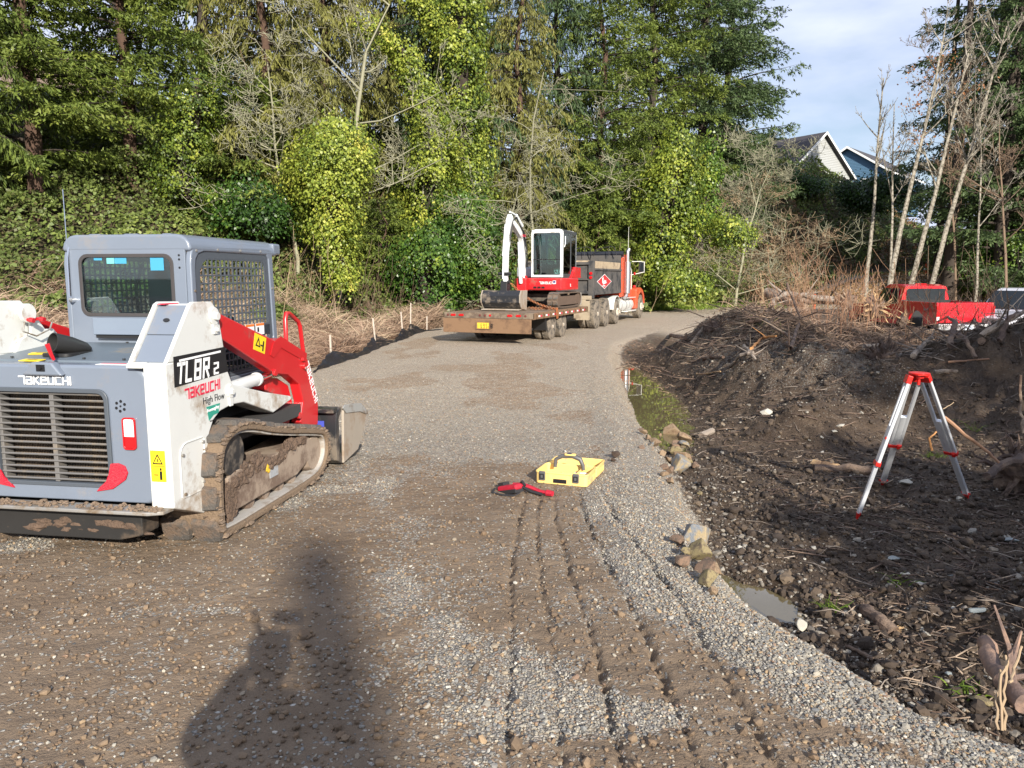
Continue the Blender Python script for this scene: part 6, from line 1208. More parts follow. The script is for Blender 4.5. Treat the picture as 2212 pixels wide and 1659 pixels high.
def bare(name, label, x, y, H, r0, seed, mat, group=None, cat='tree', split=True, rz=0, z=None, **kw):
    v, f, k0 = branchy(H, r0, seed, **kw); o = thing(name, label, cat, (x, y, hz(x, y) if z is None else z), rz, group)
    # the first six tubes are the trunk
    nt_ = 6 * 6
    tv = v[:nt_]; fl_ = f[(f < nt_).all(1)]; bv = v[nt_:]; fb = f[(f >= nt_).all(1)] - nt_
    link('trunk', npmesh('trunk', tv, fl_, True), mat, o); link('branches', npmesh('branches', bv, fb), mat, o); return o
x, y = D(730, 28.5); bare('bare_tree', 'grey lichen covered bare tree with spreading twigs at upper left centre', x, y, 11.5, .16, 4, LICH, levels=4, spread=.75, nchild=(5, 7), lenf=.46, first=.35, minr=.011)
x, y = D(640, 27.5); bare('bare_tree', 'smaller lichen covered bare tree leaning left of the grey one', x, y, 8.0, .09, 14, LICH, levels=3, spread=.8, nchild=(6, 8), lenf=.5, first=.3, lean=(-.12, 0), minr=.011)
x, y = D(900, 31); bare('bare_tree', 'thin pale bare sapling in front of the ivy clad trees', x, y, 10.5, .07, 9, LICH, levels=3, spread=.5, nchild=(4, 6), lenf=.35, first=.35, minr=.009)
x, y = D(1170, 34); bare('bare_tree', 'bare tree with arching pale twigs above the excavator', x, y, 10.5, .09, 19, LICH, levels=4, spread=.85, nchild=(4, 6), lenf=.5, first=.35, droop=.1, minr=.011)
x, y = D(1045, 32); bare('bare_tree', 'tangled leafless shrub hanging with brown twigs left of the excavator', x, y, 6.5, .07, 23, LICH, levels=4, spread=.9, nchild=(4, 6), lenf=.55, first=.1, droop=.14, minr=.009)
x, y = D(1590, 46); bare('bare_tree', 'wide leafless tan tree on the slope right of the dump truck', x, y, 9.0, .10, 31, LICH, levels=4, spread=.8, nchild=(5, 6), lenf=.62, first=.08, minr=.013)
x, y = D(1650, 50); bare('bare_shrub', 'leafless tan shrub below the grey house', x, y, 7.0, .08, 37, STRAW, cat='shrub', levels=4, spread=.85, nchild=(5, 6), lenf=.62, first=.05, minr=.014)
x, y = D(1740, 58); bare('bare_shrub', 'leafless brown shrub in front of the grey gable wall', x, y, 5.0, .07, 39, TWIG, cat='shrub', levels=4, spread=.7, nchild=(4, 5), lenf=.55, first=.05, minr=.014)
x, y = D(1873, 43); bare('bare_tree', 'slender bare alder standing alone against the sky', x, y, 12.6, .15, 41, PALE, levels=3, spread=.45, nchild=(4, 6), lenf=.22, first=.62, curl=.03, minr=.011)
AL = [(1915, 36, 13.5, (.13, .05), 51, 'left trunk of the leaning pale alders behind the red pickup'), (1952, 36.5, 12.5, (.24, .05), 53, 'most slanted pale alder behind the red pickup cab'), (1997, 37, 14, (.16, .0), 57, 'thick pale alder leaning over the red pickup tailgate'),
      (1925, 37.5, 11, (.06, .1), 59, 'thin nearly upright alder beside the leaning left trunk')]
for u, d, H, ln, sd, lb in AL:
    x, y = D(u, d); bare('alder_tree', lb, x, y, H, .17 if sd != 59 else .10, sd, PALE, 'pale alders behind the red pickup', lean=ln, levels=4 if sd != 59 else 3, spread=.5, nchild=(4, 6), lenf=.34, first=.5, curl=.035, minr=.011)
for u, d, H, ln, sd, lb in ((2070, 48, 14, (.05, .1), 61, 'bare brown tree inside the dark conifers at right'), (2110, 40, 11, (.14, .1), 63, 'olive twigged bare tree near the right frame edge'), (2180, 38, 10, (-.06, .1), 67, 'leafless tree at the far right behind the silver pickup'), (2030, 60, 10, (.2, .0), 69, 'short leaning stub of a tree beside the delineators')):
    x, y = D(u, d); bare('bare_tree', lb, x, y, H, .10, sd, PALE if sd in (63, 69) else TWIG, 'bare trees at the right', lean=ln, levels=4, spread=.6, nchild=(4, 7), lenf=.42, first=.35, curl=.06, minr=.012)
for u, d, rr_, lb in ((2048, 50, .36, 'thick dark red fir trunk behind the pickups'), (2022, 58, .25, 'second dark trunk left of the thick red one'), (2160, 49, .17, 'slim dark trunk beside the right delineator')):
    x, y = D(u, d); T = thing('fir_tree', lb, 'tree', (x, y, hz(x, y))); s = S(); s.tube([(0, 0, -.5), (.05, 0, 3), (.1, .05, 8), (.15, .1, 15), (.3, .2, 30)], [rr_ * 1.25, rr_, rr_ * .85, rr_ * .6, rr_ * .2], 12); s.obj('trunk', BARKD, T, smooth=True)
# russet leaf tatters left on the alder tops
def leafcloud(name, label, cat, centers, n, size, mat, seed, spreads, group=None, down=.6, flat=.35, kind=None, tone=0., par=None):
    r = np.random.default_rng(seed); c = np.array(centers, float); i = r.integers(0, len(c), n); s_ = np.array(spreads, float)[i]
    p = c[i] + r.normal(0, .42, (n, 3)) * s_; d = nrm(r.normal(0, .8, (n, 3)) + [[0, 0, -down]]); nn = nrm(r.normal(0, .7, (n, 3)) + [[0, -.5, .5]]); sz = size * r.uniform(.6, 1.35, n)
    v, f = leaves_arr(p, d, nn, sz, sz * flat * 2, .08); me = npmesh(name, v, f, tint=np.repeat(np.clip(r.random(n) * .8 + tone, 0, 1), 4)); o = link(name, me, mat, par)
    return o if par is not None else tag(o, label, cat, group, kind)
RUS = LEAF('russet_leaves', [(0, (.22, .09, .035)), (.5, (.38, .17, .07)), (1, (.5, .28, .12))])
for a_, (u, v_, d, sp_) in enumerate(((2000, 170, 38, 1.0), (2040, 130, 38, .9), (1975, 230, 38, .6), (2090, 190, 38.5, .8), (1985, 300, 38, .5))):
    x, y = P(u, v_, 1.9); k = d / y; z = EYE + (1.9 - EYE) * k; o = leafcloud('russet_leaves', None, None, [(x * k, d, z)], 80, .12, RUS, 70 + a_, [(sp_ * 1.4, .8, sp_)])
    tag(o, ['withered russet leaves in the top of the middle alder', 'reddish dead leaves against the dark conifer top', 'few rusty leaves on the left alder twigs', 'brown leaves over the right alder', 'small tuft of rusty leaves halfway down the left alder'][a_], 'leaves', 'withered leaves left on the alders', 'stuff')

# ------------------------------------------------------------------ ivy
def ivy(name, label, base, path, radii, n, size, mat, seed, tone=.25, trunk=None, cat='tree', group=None, lump=.5):
    """leaves wrapped round a path of points (local), uneven in radius, with clumps and gaps"""
    r = np.random.default_rng(seed); size = size * .58; n = int(n * 2.5); p = np.array(path, float); ra = np.array(radii, float); L = np.concatenate([[0], np.cumsum(np.linalg.norm(np.diff(p, axis=0), axis=1))]); w = (ra[1:] + ra[:-1]) * np.diff(L); w /= w.sum()
    nc = max(30, n // 55); kc = r.choice(len(w), nc, p=w); tc_ = r.random(nc); ac = r.uniform(0, 2 * math.pi, nc); rc = r.uniform(.55, 1.28, nc); cs_ = r.uniform(.5, 1.5, nc) * size * 1.9; ct = r.normal(0, .17, nc)
    q = r.integers(0, nc, n); k = kc[q]; t = tc_[q]; c0_ = p[k] * (1 - t)[:, None] + p[k + 1] * t[:, None]; rad = (ra[k] * (1 - t) + ra[k + 1] * t) * rc[q]; a = ac[q]; l = L[k] + t * np.diff(L)[k]
    nz_ = fbm(a * 2.2 + 10, l * 1.1, seed, 3); rad = rad * (1 - lump * .6 + 1.2 * lump * nz_); keep = (nz_ > .38)
    o_ = np.stack([np.cos(a), np.sin(a), 0 * a], 1); off = r.normal(0, 1, (n, 3)) * cs_[q][:, None] * [1, 1, 1.25]; c = c0_ + o_ * rad[:, None] + off; nn = nrm(o_ * .8 + off * .5 + [[0, 0, .5]] + r.normal(0, .35, (n, 3))); d = nrm(np.array([[0, 0, -1.]]) + o_ * .35 + r.normal(0, .45, (n, 3))); sz = size * r.uniform(.4, 1.5, n)
    cl = vn(a * 3, l * 2.3, seed + 9); tint = np.clip(tone + (.0 if mat is IVY else .0) + ct[q] + .25 * (cl - .5) + .38 * (r.random(n)) + .4 * (nz_ - .45), 0, 1)
    v, f = leaves_arr(c[keep], d[keep], nn[keep], sz[keep], sz[keep] * .85, .06)
    o = thing(name, label, cat, base, 0, group); link('crown', npmesh('crown', v, f, tint=np.repeat(tint[keep], 4)), mat, o)
    s = S(); s.tube([tuple(q) for q in p], [max(.05, q * (trunk or .28)) for q in ra], 8); s.obj('trunk', BARKD, o, smooth=True); return o
def at(u, v, d):
    x, y = P(u, v, 1.0 if v > 598 else 2.6); k = d / y; return (x * k, d, EYE + ((1.0 if v > 598 else 2.6) - EYE) * k)
def ivpath(pts, d):
    w = [at(u, v, d + (q[0] if q else 0)) for u, v, *q in pts]; b = w[0]; return b, [tuple(np.array(q) - np.array(b)) for q in w]
GI = 'ivy clad trees in the middle'
b, pth = ivpath([(1000, 620), (1010, 480), (1000, 330), (1000, 180), (995, 60), (1000, -60), (1000, -160)], 34); ivy('ivy_tree', 'tall straight ivy column in bright green reaching the top of the photo', b, pth, [1.0, 1.3, .95, .85, .85, .75, .6], 17000, .19, IVY, 101, .12, group=GI)
b, pth = ivpath([(950, 600), (930, 450), (935, 300), (905, 190), (870, 110), (800, 60), (765, 45)], 32); ivy('ivy_tree', 'ivy clad trunk bending up to the left with yellow leaves', b, pth, [1.4, 1.25, .75, .55, .42, .26, .14], 13000, .17, IVY, 103, .28, group=GI)
b, pth = ivpath([(985, 120), (950, 60), (905, 0), (860, -50)], 33.5); ivy('ivy_tree', 'upper ivy covered limb slanting off the tall column', b, pth, [.45, .5, .42, .3], 3200, .17, IVY, 104, .25, group=GI)
b, pth = ivpath([(745, 620), (725, 520), (715, 430), (720, 350), (730, 300), (735, 270)], 27); ivy('ivy_shrub', 'rounded yellow green ivy mound right of the loader arm', b, pth, [.35, .50, .80, 1.25, 1.15, .4], 13000, .15, IVY, 105, .30, cat='shrub')
b, pth = ivpath([(690, 520), (672, 440), (670, 380), (680, 330)], 27.5); ivy('ivy_shrub', 'left shoulder of yellow green ivy over a stump', b, pth, [.35, .6, .75, .4], 4500, .15, IVY, 106, .25, cat='shrub')
b, pth = ivpath([(930, 660), (920, 600), (930, 540), (940, 500)], 30.5); ivy('ivy_shrub', 'dark green ivy bush behind the trailer end', b, pth, [1.2, 1.5, 1.3, .7], 9000, .17, IVD, 107, .2, cat='shrub')
b, pth = ivpath([(1060, 640), (1050, 560), (1000, 480), (990, 430)], 31.5); ivy('ivy_shrub', 'ivy thicket close left of the excavator arm', b, pth, [.9, 1.1, 1.3, .8], 8000, .17, IVD, 108, .35, cat='shrub')
b, pth = ivpath([(1420, 610), (1430, 540), (1440, 460), (1455, 380), (1465, 320), (1460, 290)], 42); ivy('ivy_tree', 'ivy covered tree with yellow green clumps right of the dump truck', b, pth, [.8, 1.2, 1.5, 1.2, .8, .4], 12000, .23, IVY, 109, .15)
b, pth = ivpath([(1500, 500), (1525, 430), (1530, 370), (1545, 300)], 43); ivy('ivy_tree', 'thin ivy wrapped stem at the edge of the tan bare tree', b, pth, [.9, .7, .45, .35], 3600, .2, IVD, 110, .45)
b, pth = ivpath([(1590, 520), (1580, 490), (1565, 480)], 41); ivy('ivy_shrub', 'small bright ivy tuft low on the slope left of the bank', b, pth, [1.0, .9, .4], 2600, .19, IVY, 111, .1, cat='shrub')
b, pth = ivpath([(1480, 625), (1470, 610), (1460, 600)], 40); ivy('ivy_shrub', 'low ivy heap at the foot of the slope beside the truck hood', b, pth, [1.3, 1.2, .6], 4000, .2, IVY, 112, .1, cat='shrub')
b, pth = ivpath([(400, 430), (390, 340), (420, 250), (430, 170)], 27); ivy('ivy_tree', 'ivy strands with bright leaves hanging in the fir above the loader cab', b, pth, [.8, .95, .8, .5], 4500, .15, IVY, 113, .05)
b, pth = ivpath([(1890, 445), (1860, 420), (1825, 405)], 70); ivy('ivy_shrub', 'dark evergreen bush below the grey house', b, pth, [1.4, 1.4, .7], 4200, .32, IVD, 114, -.1, cat='shrub')
b, pth = ivpath([(1935, 432), (1925, 405), (1905, 392)], 66); ivy('ivy_shrub', 'dark bush under the blue house', b, pth, [1.8, 1.8, .8], 4200, .32, IVD, 115, -.1, cat='shrub')
b, pth = ivpath([(1760, 405), (1730, 390), (1700, 385)], 76); ivy('ivy_shrub', 'olive tree crown touching the grey house wall', b, pth, [1.1, 1.6, .8], 2500, .3, IVD, 116, .1, cat='shrub')
b, pth = ivpath([(560, 500), (550, 440), (540, 400)], 27.5); ivy('ivy_shrub', 'dark ivy bush in the shade between loader cab and yellow mound', b, pth, [1.1, 1.4, .6], 5500, .16, IVD, 117, .05, cat='shrub')
b, pth = ivpath([(2190, 620), (2190, 560), (2170, 520)], 50); ivy('ivy_shrub', 'light green shrub at the far right below the conifers', b, pth, [2.0, 2.4, 1.2], 5000, .26, IVD, 118, .4, cat='shrub')
b, pth = ivpath([(2060, 590), (2070, 560), (2070, 540)], 66); ivy('ivy_shrub', 'sunlit green shrub behind the thick red trunk', b, pth, [2.2, 2.4, 1.0], 4500, .3, IVD, 119, .4, cat='shrub')

# ------------------------------------------------------------------ brambles, dead grass, grass (uncountable)
def lumps(x, y, s=300): return np.clip(fbm(x * .55, y * .55, s, 3) - .28, 0, 1) * 2.6
def cover(name, label, x, y, size, mat, tone, seed, hmax=1.0, flat=.85):
    r = np.random.default_rng(seed); n = len(x); lp_ = lumps(x, y) * hmax; z = hgt(x, y) + lp_ * (1 - .22 * r.random(n) ** 2) + r.uniform(-.02, .12, n)
    nn = nrm(r.normal(0, .5, (n, 3)) + [[0, -.45, .8]]); d = nrm(r.normal(0, .7, (n, 3)) + [[0, -.3, -.35]]); sz = size * r.uniform(.6, 1.4, n)
    v, f = leaves_arr(np.stack([x, y, z], 1), d, nn, sz, sz * flat, .07); t_ = np.clip(tone + .42 * (r.random(n) - .5), 0, 1)
    return tag(link(name, npmesh(name, v, f, tint=np.repeat(t_, 4)), mat), label, None, None, 'stuff')
r = rng
n = 215000; x = r.uniform(-30, 6, n); y = np.interp(x, TX, TY) - 1.2 + 20 * r.random(n) ** 1.25; k = (np.abs(x) < .72 * y + 1); x, y = x[k], y[k]
rs = fbm(x * .35, y * .35, 310, 4); cover('bramble_thicket', 'green bramble thicket covering the left slope', x, y, .118, BRM, np.clip(.62 + .9 * (rs - .5) - .55 * ss((rs - .56) / .06) * ss((x + 9) / 4), 0, 1), 311, .9)
n = 75000; x = r.uniform(3, 42, n); y = np.interp(x, TX, TY) - 2.2 + 27 * r.random(n) ** 1.1; k = (np.abs(x) < .72 * y + 1) & ~((x > 25) & (toe_s(x, y) < .5)); x, y = x[k], y[k]
rs = fbm(x * .16, y * .16, 320, 4); a_ = x / y
tone = .68 + .8 * (rs - .5) - .50 * ss((a_ - .26) / .06) * ss((rs - .42) / .08) * (1 - ss((toe_s(x, y) - 13) / 4)) + .10 * (a_ < .3); cover('bank_brambles', 'reddish and green brambles over the bank below the houses', x, y, .22, BRM, np.clip(tone, .02, 1), 321, 1.0)
def stems(name, label, x, y, L, wd, mat, tone, seed, arch_=.6, up=1., bend=1., kind='stuff', zoff=0, z0=None, k=3):
    r = np.random.default_rng(seed); n = len(x); z = (hgt(x, y) if z0 is None else z0) + zoff; p = np.stack([x, y, z], 1); a = r.uniform(0, 6.283, n); h = np.stack([np.cos(a), np.sin(a), 0 * a], 1) * arch_; d = nrm(h + [[0, 0, up]] + r.normal(0, .15, (n, 3))); V = [];
    side = nrm(np.cross(d, r.normal(0, 1, (n, 3)))); sl_ = L / k
    for i in range(k + 1):
        w_ = (wd * (1 - .7 * i / k))[:, None] if hasattr(wd, '__len__') else wd * (1 - .7 * i / k); V += [p - side * w_ / 2, p + side * w_ / 2]; p = p + d * sl_[:, None]; d = nrm(d + [[0, 0, -.55 * bend]] + h * .25 + r.normal(0, .18, (n, 3)))
    v = np.stack(V, 1).reshape(-1, 3); b_ = np.arange(n)[:, None] * 2 * (k + 1); f = np.concatenate([np.concatenate([b_ + 2 * i, b_ + 2 * i + 1, b_ + 2 * i + 3, b_ + 2 * i + 2], 1) for i in range(k)])
    t_ = np.clip(tone + .5 * (r.random(n) - .5), 0, 1); return tag(link(name, npmesh(name, v, f, tint=np.repeat(t_, 2 * (k + 1))), mat), label, None, None, kind)
n = 95000; y = r.uniform(7, 34, n); xl = np.interp(y, LY, LX); yt = y; x = xl - .45 - 14 * r.random(n) ** 1.2; k = (toe_s(x, y) < 2.0) & (x > -.72 * y - 1) & (x < xl - .5); x, y = x[k], y[k]
lp_ = lumps(x, y, 333) * .75; rs = fbm(x * .5, y * .5, 334, 3)
stems('dead_grass', 'tangled brown dead grass and vines in the ditch left of the road', x, y, r.uniform(.35, 1.0, len(x)), .02, DGR, .50 + .5 * (rs - .5) + .2 * (lp_ > .4), 331, 1.0, .9, 1.0, z0=hgt(x, y) + lp_ * r.random(len(x)), k=2)
x = r.normal(-4.9, .9, 160); c = P(780, 700, -.3)
n = 420; x = c[0] + r.normal(0, .28, n); y = c[1] + r.normal(0, .28, n); stems('green_grass_tuft', 'tuft of bright green grass among the dead grass', x, y, r.uniform(.4, .7, n), .018, GRS, .6, 335, .5, 1.3, .6, zoff=.25)
n = 9000; xx = []; yy = []
for (u, v_, sx_, sy_, m_) in ((1440, 612, 1.6, .6, 900), (1500, 640, 3.2, .5, 1400), (1400, 608, 1.0, .5, 600), (1640, 640, 3.5, .6, 900), (1960, 618, 4, 1.0, 1200), (2120, 590, 5, 2, 2500)):
    c = P(u, max(v_, 622), .0); c = (c[0], min(c[1], 62)); c = ((u - 1106) / 1662 * (np.interp((u - 1106) / 1662 * 45, TX, TY) + .3), np.interp((u - 1106) / 1662 * 45, TX, TY) - .5); xx.append(c[0] + r.normal(0, sx_, m_)); yy.append(c[1] + r.normal(0, sy_, m_))
x = np.concatenate(xx); y = np.concatenate(yy); stems('green_grass', 'fresh green grass at the foot of the bank', x, y, r.uniform(.15, .4, len(x)), .03, GRS, .5, 336, .6, 1.2, .6)
# straw coloured flattened stalks and brush between mounds and pickups
n = 5200; x = r.uniform(5.0, 16, n); y = 15.5 + r.random(n) * 7 + (x - 8) * .1; k = (x / y < .75) & (x > 5.2 + 0 * y); x, y = x[k], y[k]
stems('straw_stalks', 'flattened straw coloured stalks behind the dirt mounds', x, y, r.uniform(.3, 1.0, len(x)), .018, DGR, .6, 337, 1.1, .7, .9, zoff=.02)
n = 14000; x = r.uniform(22, 46, n); y = 49 + r.random(n) * 8; k = (x < .72 * y); x, y = x[k], y[k]
cover('leaf_litter', 'brown fallen leaves on the slope of the ramp', x, y, .16, LEAF('fallen_leaves', [(0, (.16, .085, .04)), (.5, (.30, .19, .09)), (1, (.42, .29, .15))]), .5, 338, .08)
# red willow whips and bare shrubs behind the mounds: each clump one shrub
def whips(label, x, y, n, H, mat, seed, sp_=.5, group='leafless red willow shrubs behind the mounds', r0=.010, side=3):
    r = random.Random(seed); A = []; B = []; ra = []; rb = []
    for k in range(n):
        p = Vector((r.gauss(0, sp_), r.gauss(0, sp_), -.1)); d = Vector((r.gauss(0, .28), r.gauss(0, .28), 1)).normalized(); L = H * r.uniform(.45, 1.1); rad = r0 * r.uniform(.7, 1.3)
        for i in range(5):
            q = p + d * L / 5; A.append(tuple(p)); B.append(tuple(q)); ra.append(rad * (1 - i * .17)); rb.append(rad * (1 - (i + 1) * .17)); p = q; d = (d + Vector((r.gauss(0, .07), r.gauss(0, .07), 0))).normalized()
            for _ in range(r.choice((0, 1, 1, 2)) if i > 0 else 0):
                d2 = (d + Vector((r.gauss(0, .5), r.gauss(0, .5), .1))).normalized(); p2 = p.copy(); l2 = L * .16 * r.uniform(.5, 1.4)
                for j in range(2): q2 = p2 + d2 * l2; A.append(tuple(p2)); B.append(tuple(q2)); ra.append(rad * .5); rb.append(rad * .35); p2 = q2; d2 = (d2 + Vector((0, 0, .2))).normalized()
    v, f = tubes_arr(np.array(A), np.array(B), np.array(ra), np.array(rb), side); o = link('willow_shrub', npmesh('willow_shrub', v, f), mat); o.location = (x, y, hz(x, y)); return tag(o, label, 'shrub', group)
WH = [(1690, 19.5, 14, 1.4, 'thin red willow clump on the left shoulder of the root mound'), (1760, 20, 22, 1.7, 'dense red willow clump in the middle of the mounds'), (1810, 19.2, 32, 1.8, 'densest red willow clump left of the pickup'), (1850, 20.5, 20, 1.6, 'red willow clump in front of the pickup front wheel'),
      (1730, 21, 8, 2.4, 'tall thin willow clump behind the root mound'), (2045, 15.5, 12, 2.1, 'sparse willow whips in front of the red tailgate'), (2110, 15, 14, 1.9, 'willow whips before the gap between the pickups'), (1985, 17, 10, 1.8, 'few willow whips in front of the pickup bed'), (2180, 14.5, 12, 1.7, 'willow whips in front of the silver pickup'), (1900, 20, 14, 1.3, 'short willow clump under the pickup door')]
for i, (u, d, n_, H, lb) in enumerate(WH):
    x, y = D(u, d); whips(lb, x, y, n_, H, RTWG if i not in (5, 6, 8) else TWIG, 400 + i, .45 if n_ > 20 else .3)
for i, (u, d, H, lb) in enumerate(((1655, 41, 3.5, 'pale leafless shrub arching at the left of the bank'), (1600, 40, 3.0, 'cut pale branches standing beside the truck hood'), (2100, 44, 3.2, 'brown leafless shrub on the right shoulder of the ramp'), (1930, 47, 3.6, 'russet shrub left of the alders'))):
    x, y = D(u, d); whips(lb, x, y, 9, H * .45, STRAW if i in (0, 1) else RTWG if i == 3 else TWIG, 430 + i, .9, 'leafless shrubs along the bank', .016)
for i, (u, v_, d, n_, H) in enumerate(((600, 560, 25.5, 40, 3.2), (780, 600, 27.5, 60, 3.4), (660, 560, 26, 40, 2.6), (850, 610, 29, 40, 2.6), (1130, 600, 34, 40, 2.6), (330, 500, 23, 30, 2.2), (1350, 590, 38, 40, 3.0))):
    x, y = D(u, d); whips(['leafless brown shrub just above the loader arm', 'tall leafless brown shrub right of the yellow ivy mound', 'leafless brown shrub left of the yellow ivy mound', 'leafless shrub behind the silt fence', 'leafless brush behind the excavator', 'leafless brush above the loader cab roof', 'leafless brush behind the dump truck cab'][i], x, y, n_ // 2, H * .8, TWIG if i % 2 else STRAW, 450 + i, .8, 'leafless brush along the left slope', .012)
# ================================================================== HOUSES
sid = M('grey_siding', (.34, .35, .345), .75, var=.05); sidb = M('blue_siding', (.07, .15, .24), .7, var=.06); trimw = M('white_trim', (.78, .78, .76), .5, var=.03); shing = M('dark_shingles', (.055, .05, .055), .9, var=.35, scale=3, bump=.6, bscale=8)
def house(label, loc, rz, hw, dp, zt, ez_, mat, z0, name='house', wins=()):
    """gable towards -Y; hw half width, dp depth, zt ridge height, ez_ eave height (both above loc.z)"""
    T = thing(name, label, 'house', loc, rz)
    s = S(); s.prism([(-hw, z0), (hw, z0), (hw, ez_), (0, zt - .25), (-hw, ez_)], Yx, 0, dp); wl = s.obj('wall', mat, T)
    s = S(); z = z0 + .2
    while z < zt - .4:
        w_ = hw if z < ez_ else hw * (zt - .25 - z) / (zt - .25 - ez_); s.prism([(-.03, z), (0, z + .17), (0, z)], X, -w_, w_); z += .18
    tag(s.obj('siding', mat, wl), None, None, None, 'stuff')
    sl = (zt - ez_) / hw; ov = .45
    for sg in (-1, 1):
        a = (0, zt); b = (sg * (hw + ov), ez_ - ov * sl); s = S(); s.prism([a, b, (b[0], b[1] - .16), (0, zt - .16)], Yx, -.5, dp + .4); rf_ = s.obj('roof', shing, T)
        s = S(); s.prism([(0, zt + .03), (b[0] + sg * .03, b[1] + .02), (b[0] + sg * .03, b[1] - .24), (0, zt - .24)], Yx, -.55, -.5); s.obj('rake_board', trimw, rf_)
        s = S(); s.bb(b[0] - .02, b[0] + .06, -.5, dp + .4, b[1] - .22, b[1] - .01); s.obj('gutter', trimw, rf_)
    for (x_, z_, w_, h_) in wins:
        s = S(); s.ring(rrect(x_ - w_ / 2 - .1, x_ + w_ / 2 + .1, z_ - .1, z_ + h_ + .1, .01, 1), rrect(x_ - w_ / 2, x_ + w_ / 2, z_, z_ + h_, .01, 1), Yx, -.06, .0); f_ = s.obj('window', trimw, T); s = S(); s.bb(x_ - w_ / 2, x_ + w_ / 2, -.03, -.01, z_, z_ + h_); s.obj('pane', dgl, f_); s = S(); s.bb(x_ - .03, x_ + .03, -.05, -.03, z_, z_ + h_); s.obj('mullion', trimw, f_)
    return T
def AT(u, v, d):
    a = (u - 1106) / 1662.; b = (v - 829.5) / 1662.; p = R(PITCH); wy = math.cos(p) - b * math.sin(p); wz = -(math.sin(p) + b * math.cos(p)); return (a * d / wy, d, EYE + wz * d / wy)
a = AT(1778, 286, 86); house('grey sided house with a white trimmed gable on top of the bank', (a[0], a[1], a[2]), R(33), 5.2, 22, 0, -4.15, sid, -7.5, wins=((1.6, -6.6, 1.4, 1.4),))
a = AT(1833, 317, 98); house('blue house with dark roof partly behind the grey gabled house', (a[0], a[1], a[2]), R(-42), 5.0, 13, 0, -3.2, sidb, -8, wins=((2.6, -5.6, 1.6, 1.5),))
a = AT(1430, 250, 84); house('pale house glimpsed through the dark firs', (a[0], a[1], a[2]), R(10), 5.5, 10, 0, -3.4, M('beige_siding', (.40, .36, .28), .8, var=.06), -9, wins=((-2, -6, 1.4, 1.4), (1.5, -6, 1.4, 1.4)))
a = AT(95, 112, 47); T = thing('shed', 'weathered brown board sided building up the slope behind the tall fir', 'building', (a[0], a[1], a[2]), R(8))
bd = None; brn = M('brown_boards', (.17, .125, .10), .85, var=.3, scale=2, bump=.3, bscale=12)
s = S(); s.bb(-2.5, 2.5, .05, 4, -5.5, -.1); s.obj('wall', brn, T)
for k in range(17):
    if bd is None: s = S(); s.bb(-.14, .14, 0, .045, -5.5, -.1); bd = s.obj('board', brn, T, bevel=.006); o = bd
    else: o = bd.copy(); COL.objects.link(o); o.parent = T
    o.location = (-2.36 + k * .295, random.uniform(-.01, .01), 0)
s = S(); s.bb(-2.8, 2.75, -.3, 4.3, -.1, .05); s.obj('roof', trimw, T)

# ================================================================== CONES AND DELINEATORS
orp = M('safety_orange', (.75, .10, .02), .5, var=.08); rfl = M('reflective_white', (.75, .75, .72), .4)
def delin(x, y, label, h=1.05, cone=False):
    T = thing('traffic_cone' if cone else 'delineator_post', label, 'traffic cone' if cone else 'delineator', (x, y, hz(x, y)), random.uniform(0, 3), 'orange markers along the gravel')
    if cone:
        s = S(); s.lathe([(.20, .03), (.03, h * .8)], (0, 0, 0), 'z', 16); s.obj('cone', orp, T); s = S(); s.lathe([(.135, h * .33), (.105, h * .47)], (0, 0, 0), 'z', 16); s.obj('band', rfl, T)
    else:
        s = S(); s.lathe([(.06, .03), (.05, h), (.02, h + .02)], (0, 0, 0), 'z', 12); s.obj('post', orp, T)
        for z in (.62, .80): s = S(); s.lathe([(.059, h * z), (.058, h * z + .08)], (0, 0, 0), 'z', 12); s.obj('band', rfl, T)
    s = S(); s.prism(ell(0, 0, .24, n=8), Zx, 0, .04); s.obj('base', M('base_rubber', (.03, .03, .03), .7) if not cone else orp, T)
for u, v, d, h, cn, lb in ((1763, 649, 44, .85, 0, 'orange delineator post with white bands standing by the log pile'), (1999, 603, 57.5, 1.0, 1, 'orange traffic cone on the crest of the gravel ramp'), (2056, 597, 59, 1.15, 0, 'tall orange delineator right of the cone on the ramp crest'), (2192, 606, 57, .8, 0, 'orange marker furthest right among the roadside brush'), (2046, 603, 62, .8, 0, 'shorter orange post beyond the ramp crest')):
    x, y = D(u, d); delin(x, y, lb, h, bool(cn))
# ================================================================== SILT FENCE
fab = M('silt_fabric', (.014, .014, .018), .42, var=.2, bump=.3, bscale=200); stk = M('wood_stake', (.42, .36, .30), .85, var=.25)
SF = thing('silt_fence', 'sagging black silt fence with wooden stakes along the left road edge', 'silt fence', (0, 0, 0))
uv = [(691, 805, .02), (712, 796, .18), (736, 789, .42), (765, 779, .22), (790, 770, .12), (812, 760, .30), (827, 754, .50), (845, 746, .26), (862, 740, .06), (876, 736, .28), (884, 733, .44), (893, 729, .28), (901, 724, .50), (925, 716, .08), (960, 712, .03)]
base = [P(u, v) for u, v, h in uv]; hs = [h * .72 for _, _, h in uv]; N_ = 140; tt = np.linspace(0, len(uv) - 1, N_); bx_ = np.interp(tt, range(len(uv)), [b[0] for b in base]) - .12; by_ = np.interp(tt, range(len(uv)), [b[1] for b in base]); hh = np.interp(tt, range(len(uv)), hs)
vs = []; M_ = 9
for i in range(N_):
    g = hz(bx_[i], by_[i]) - .05
    for j in range(M_):
        q = j / (M_ - 1); vs.append((bx_[i] - .25 * q * hh[i] + .045 * math.sin(i * .55 + q * 3) * math.sin(q * 3.1) - .02 * math.sin(i * 1.3) * q, by_[i] + .03 * math.sin(i * .9 + q * 4) * q, g + (hh[i] + .05) * q - .05 * math.sin(i * .4) * q * (1 - q)))
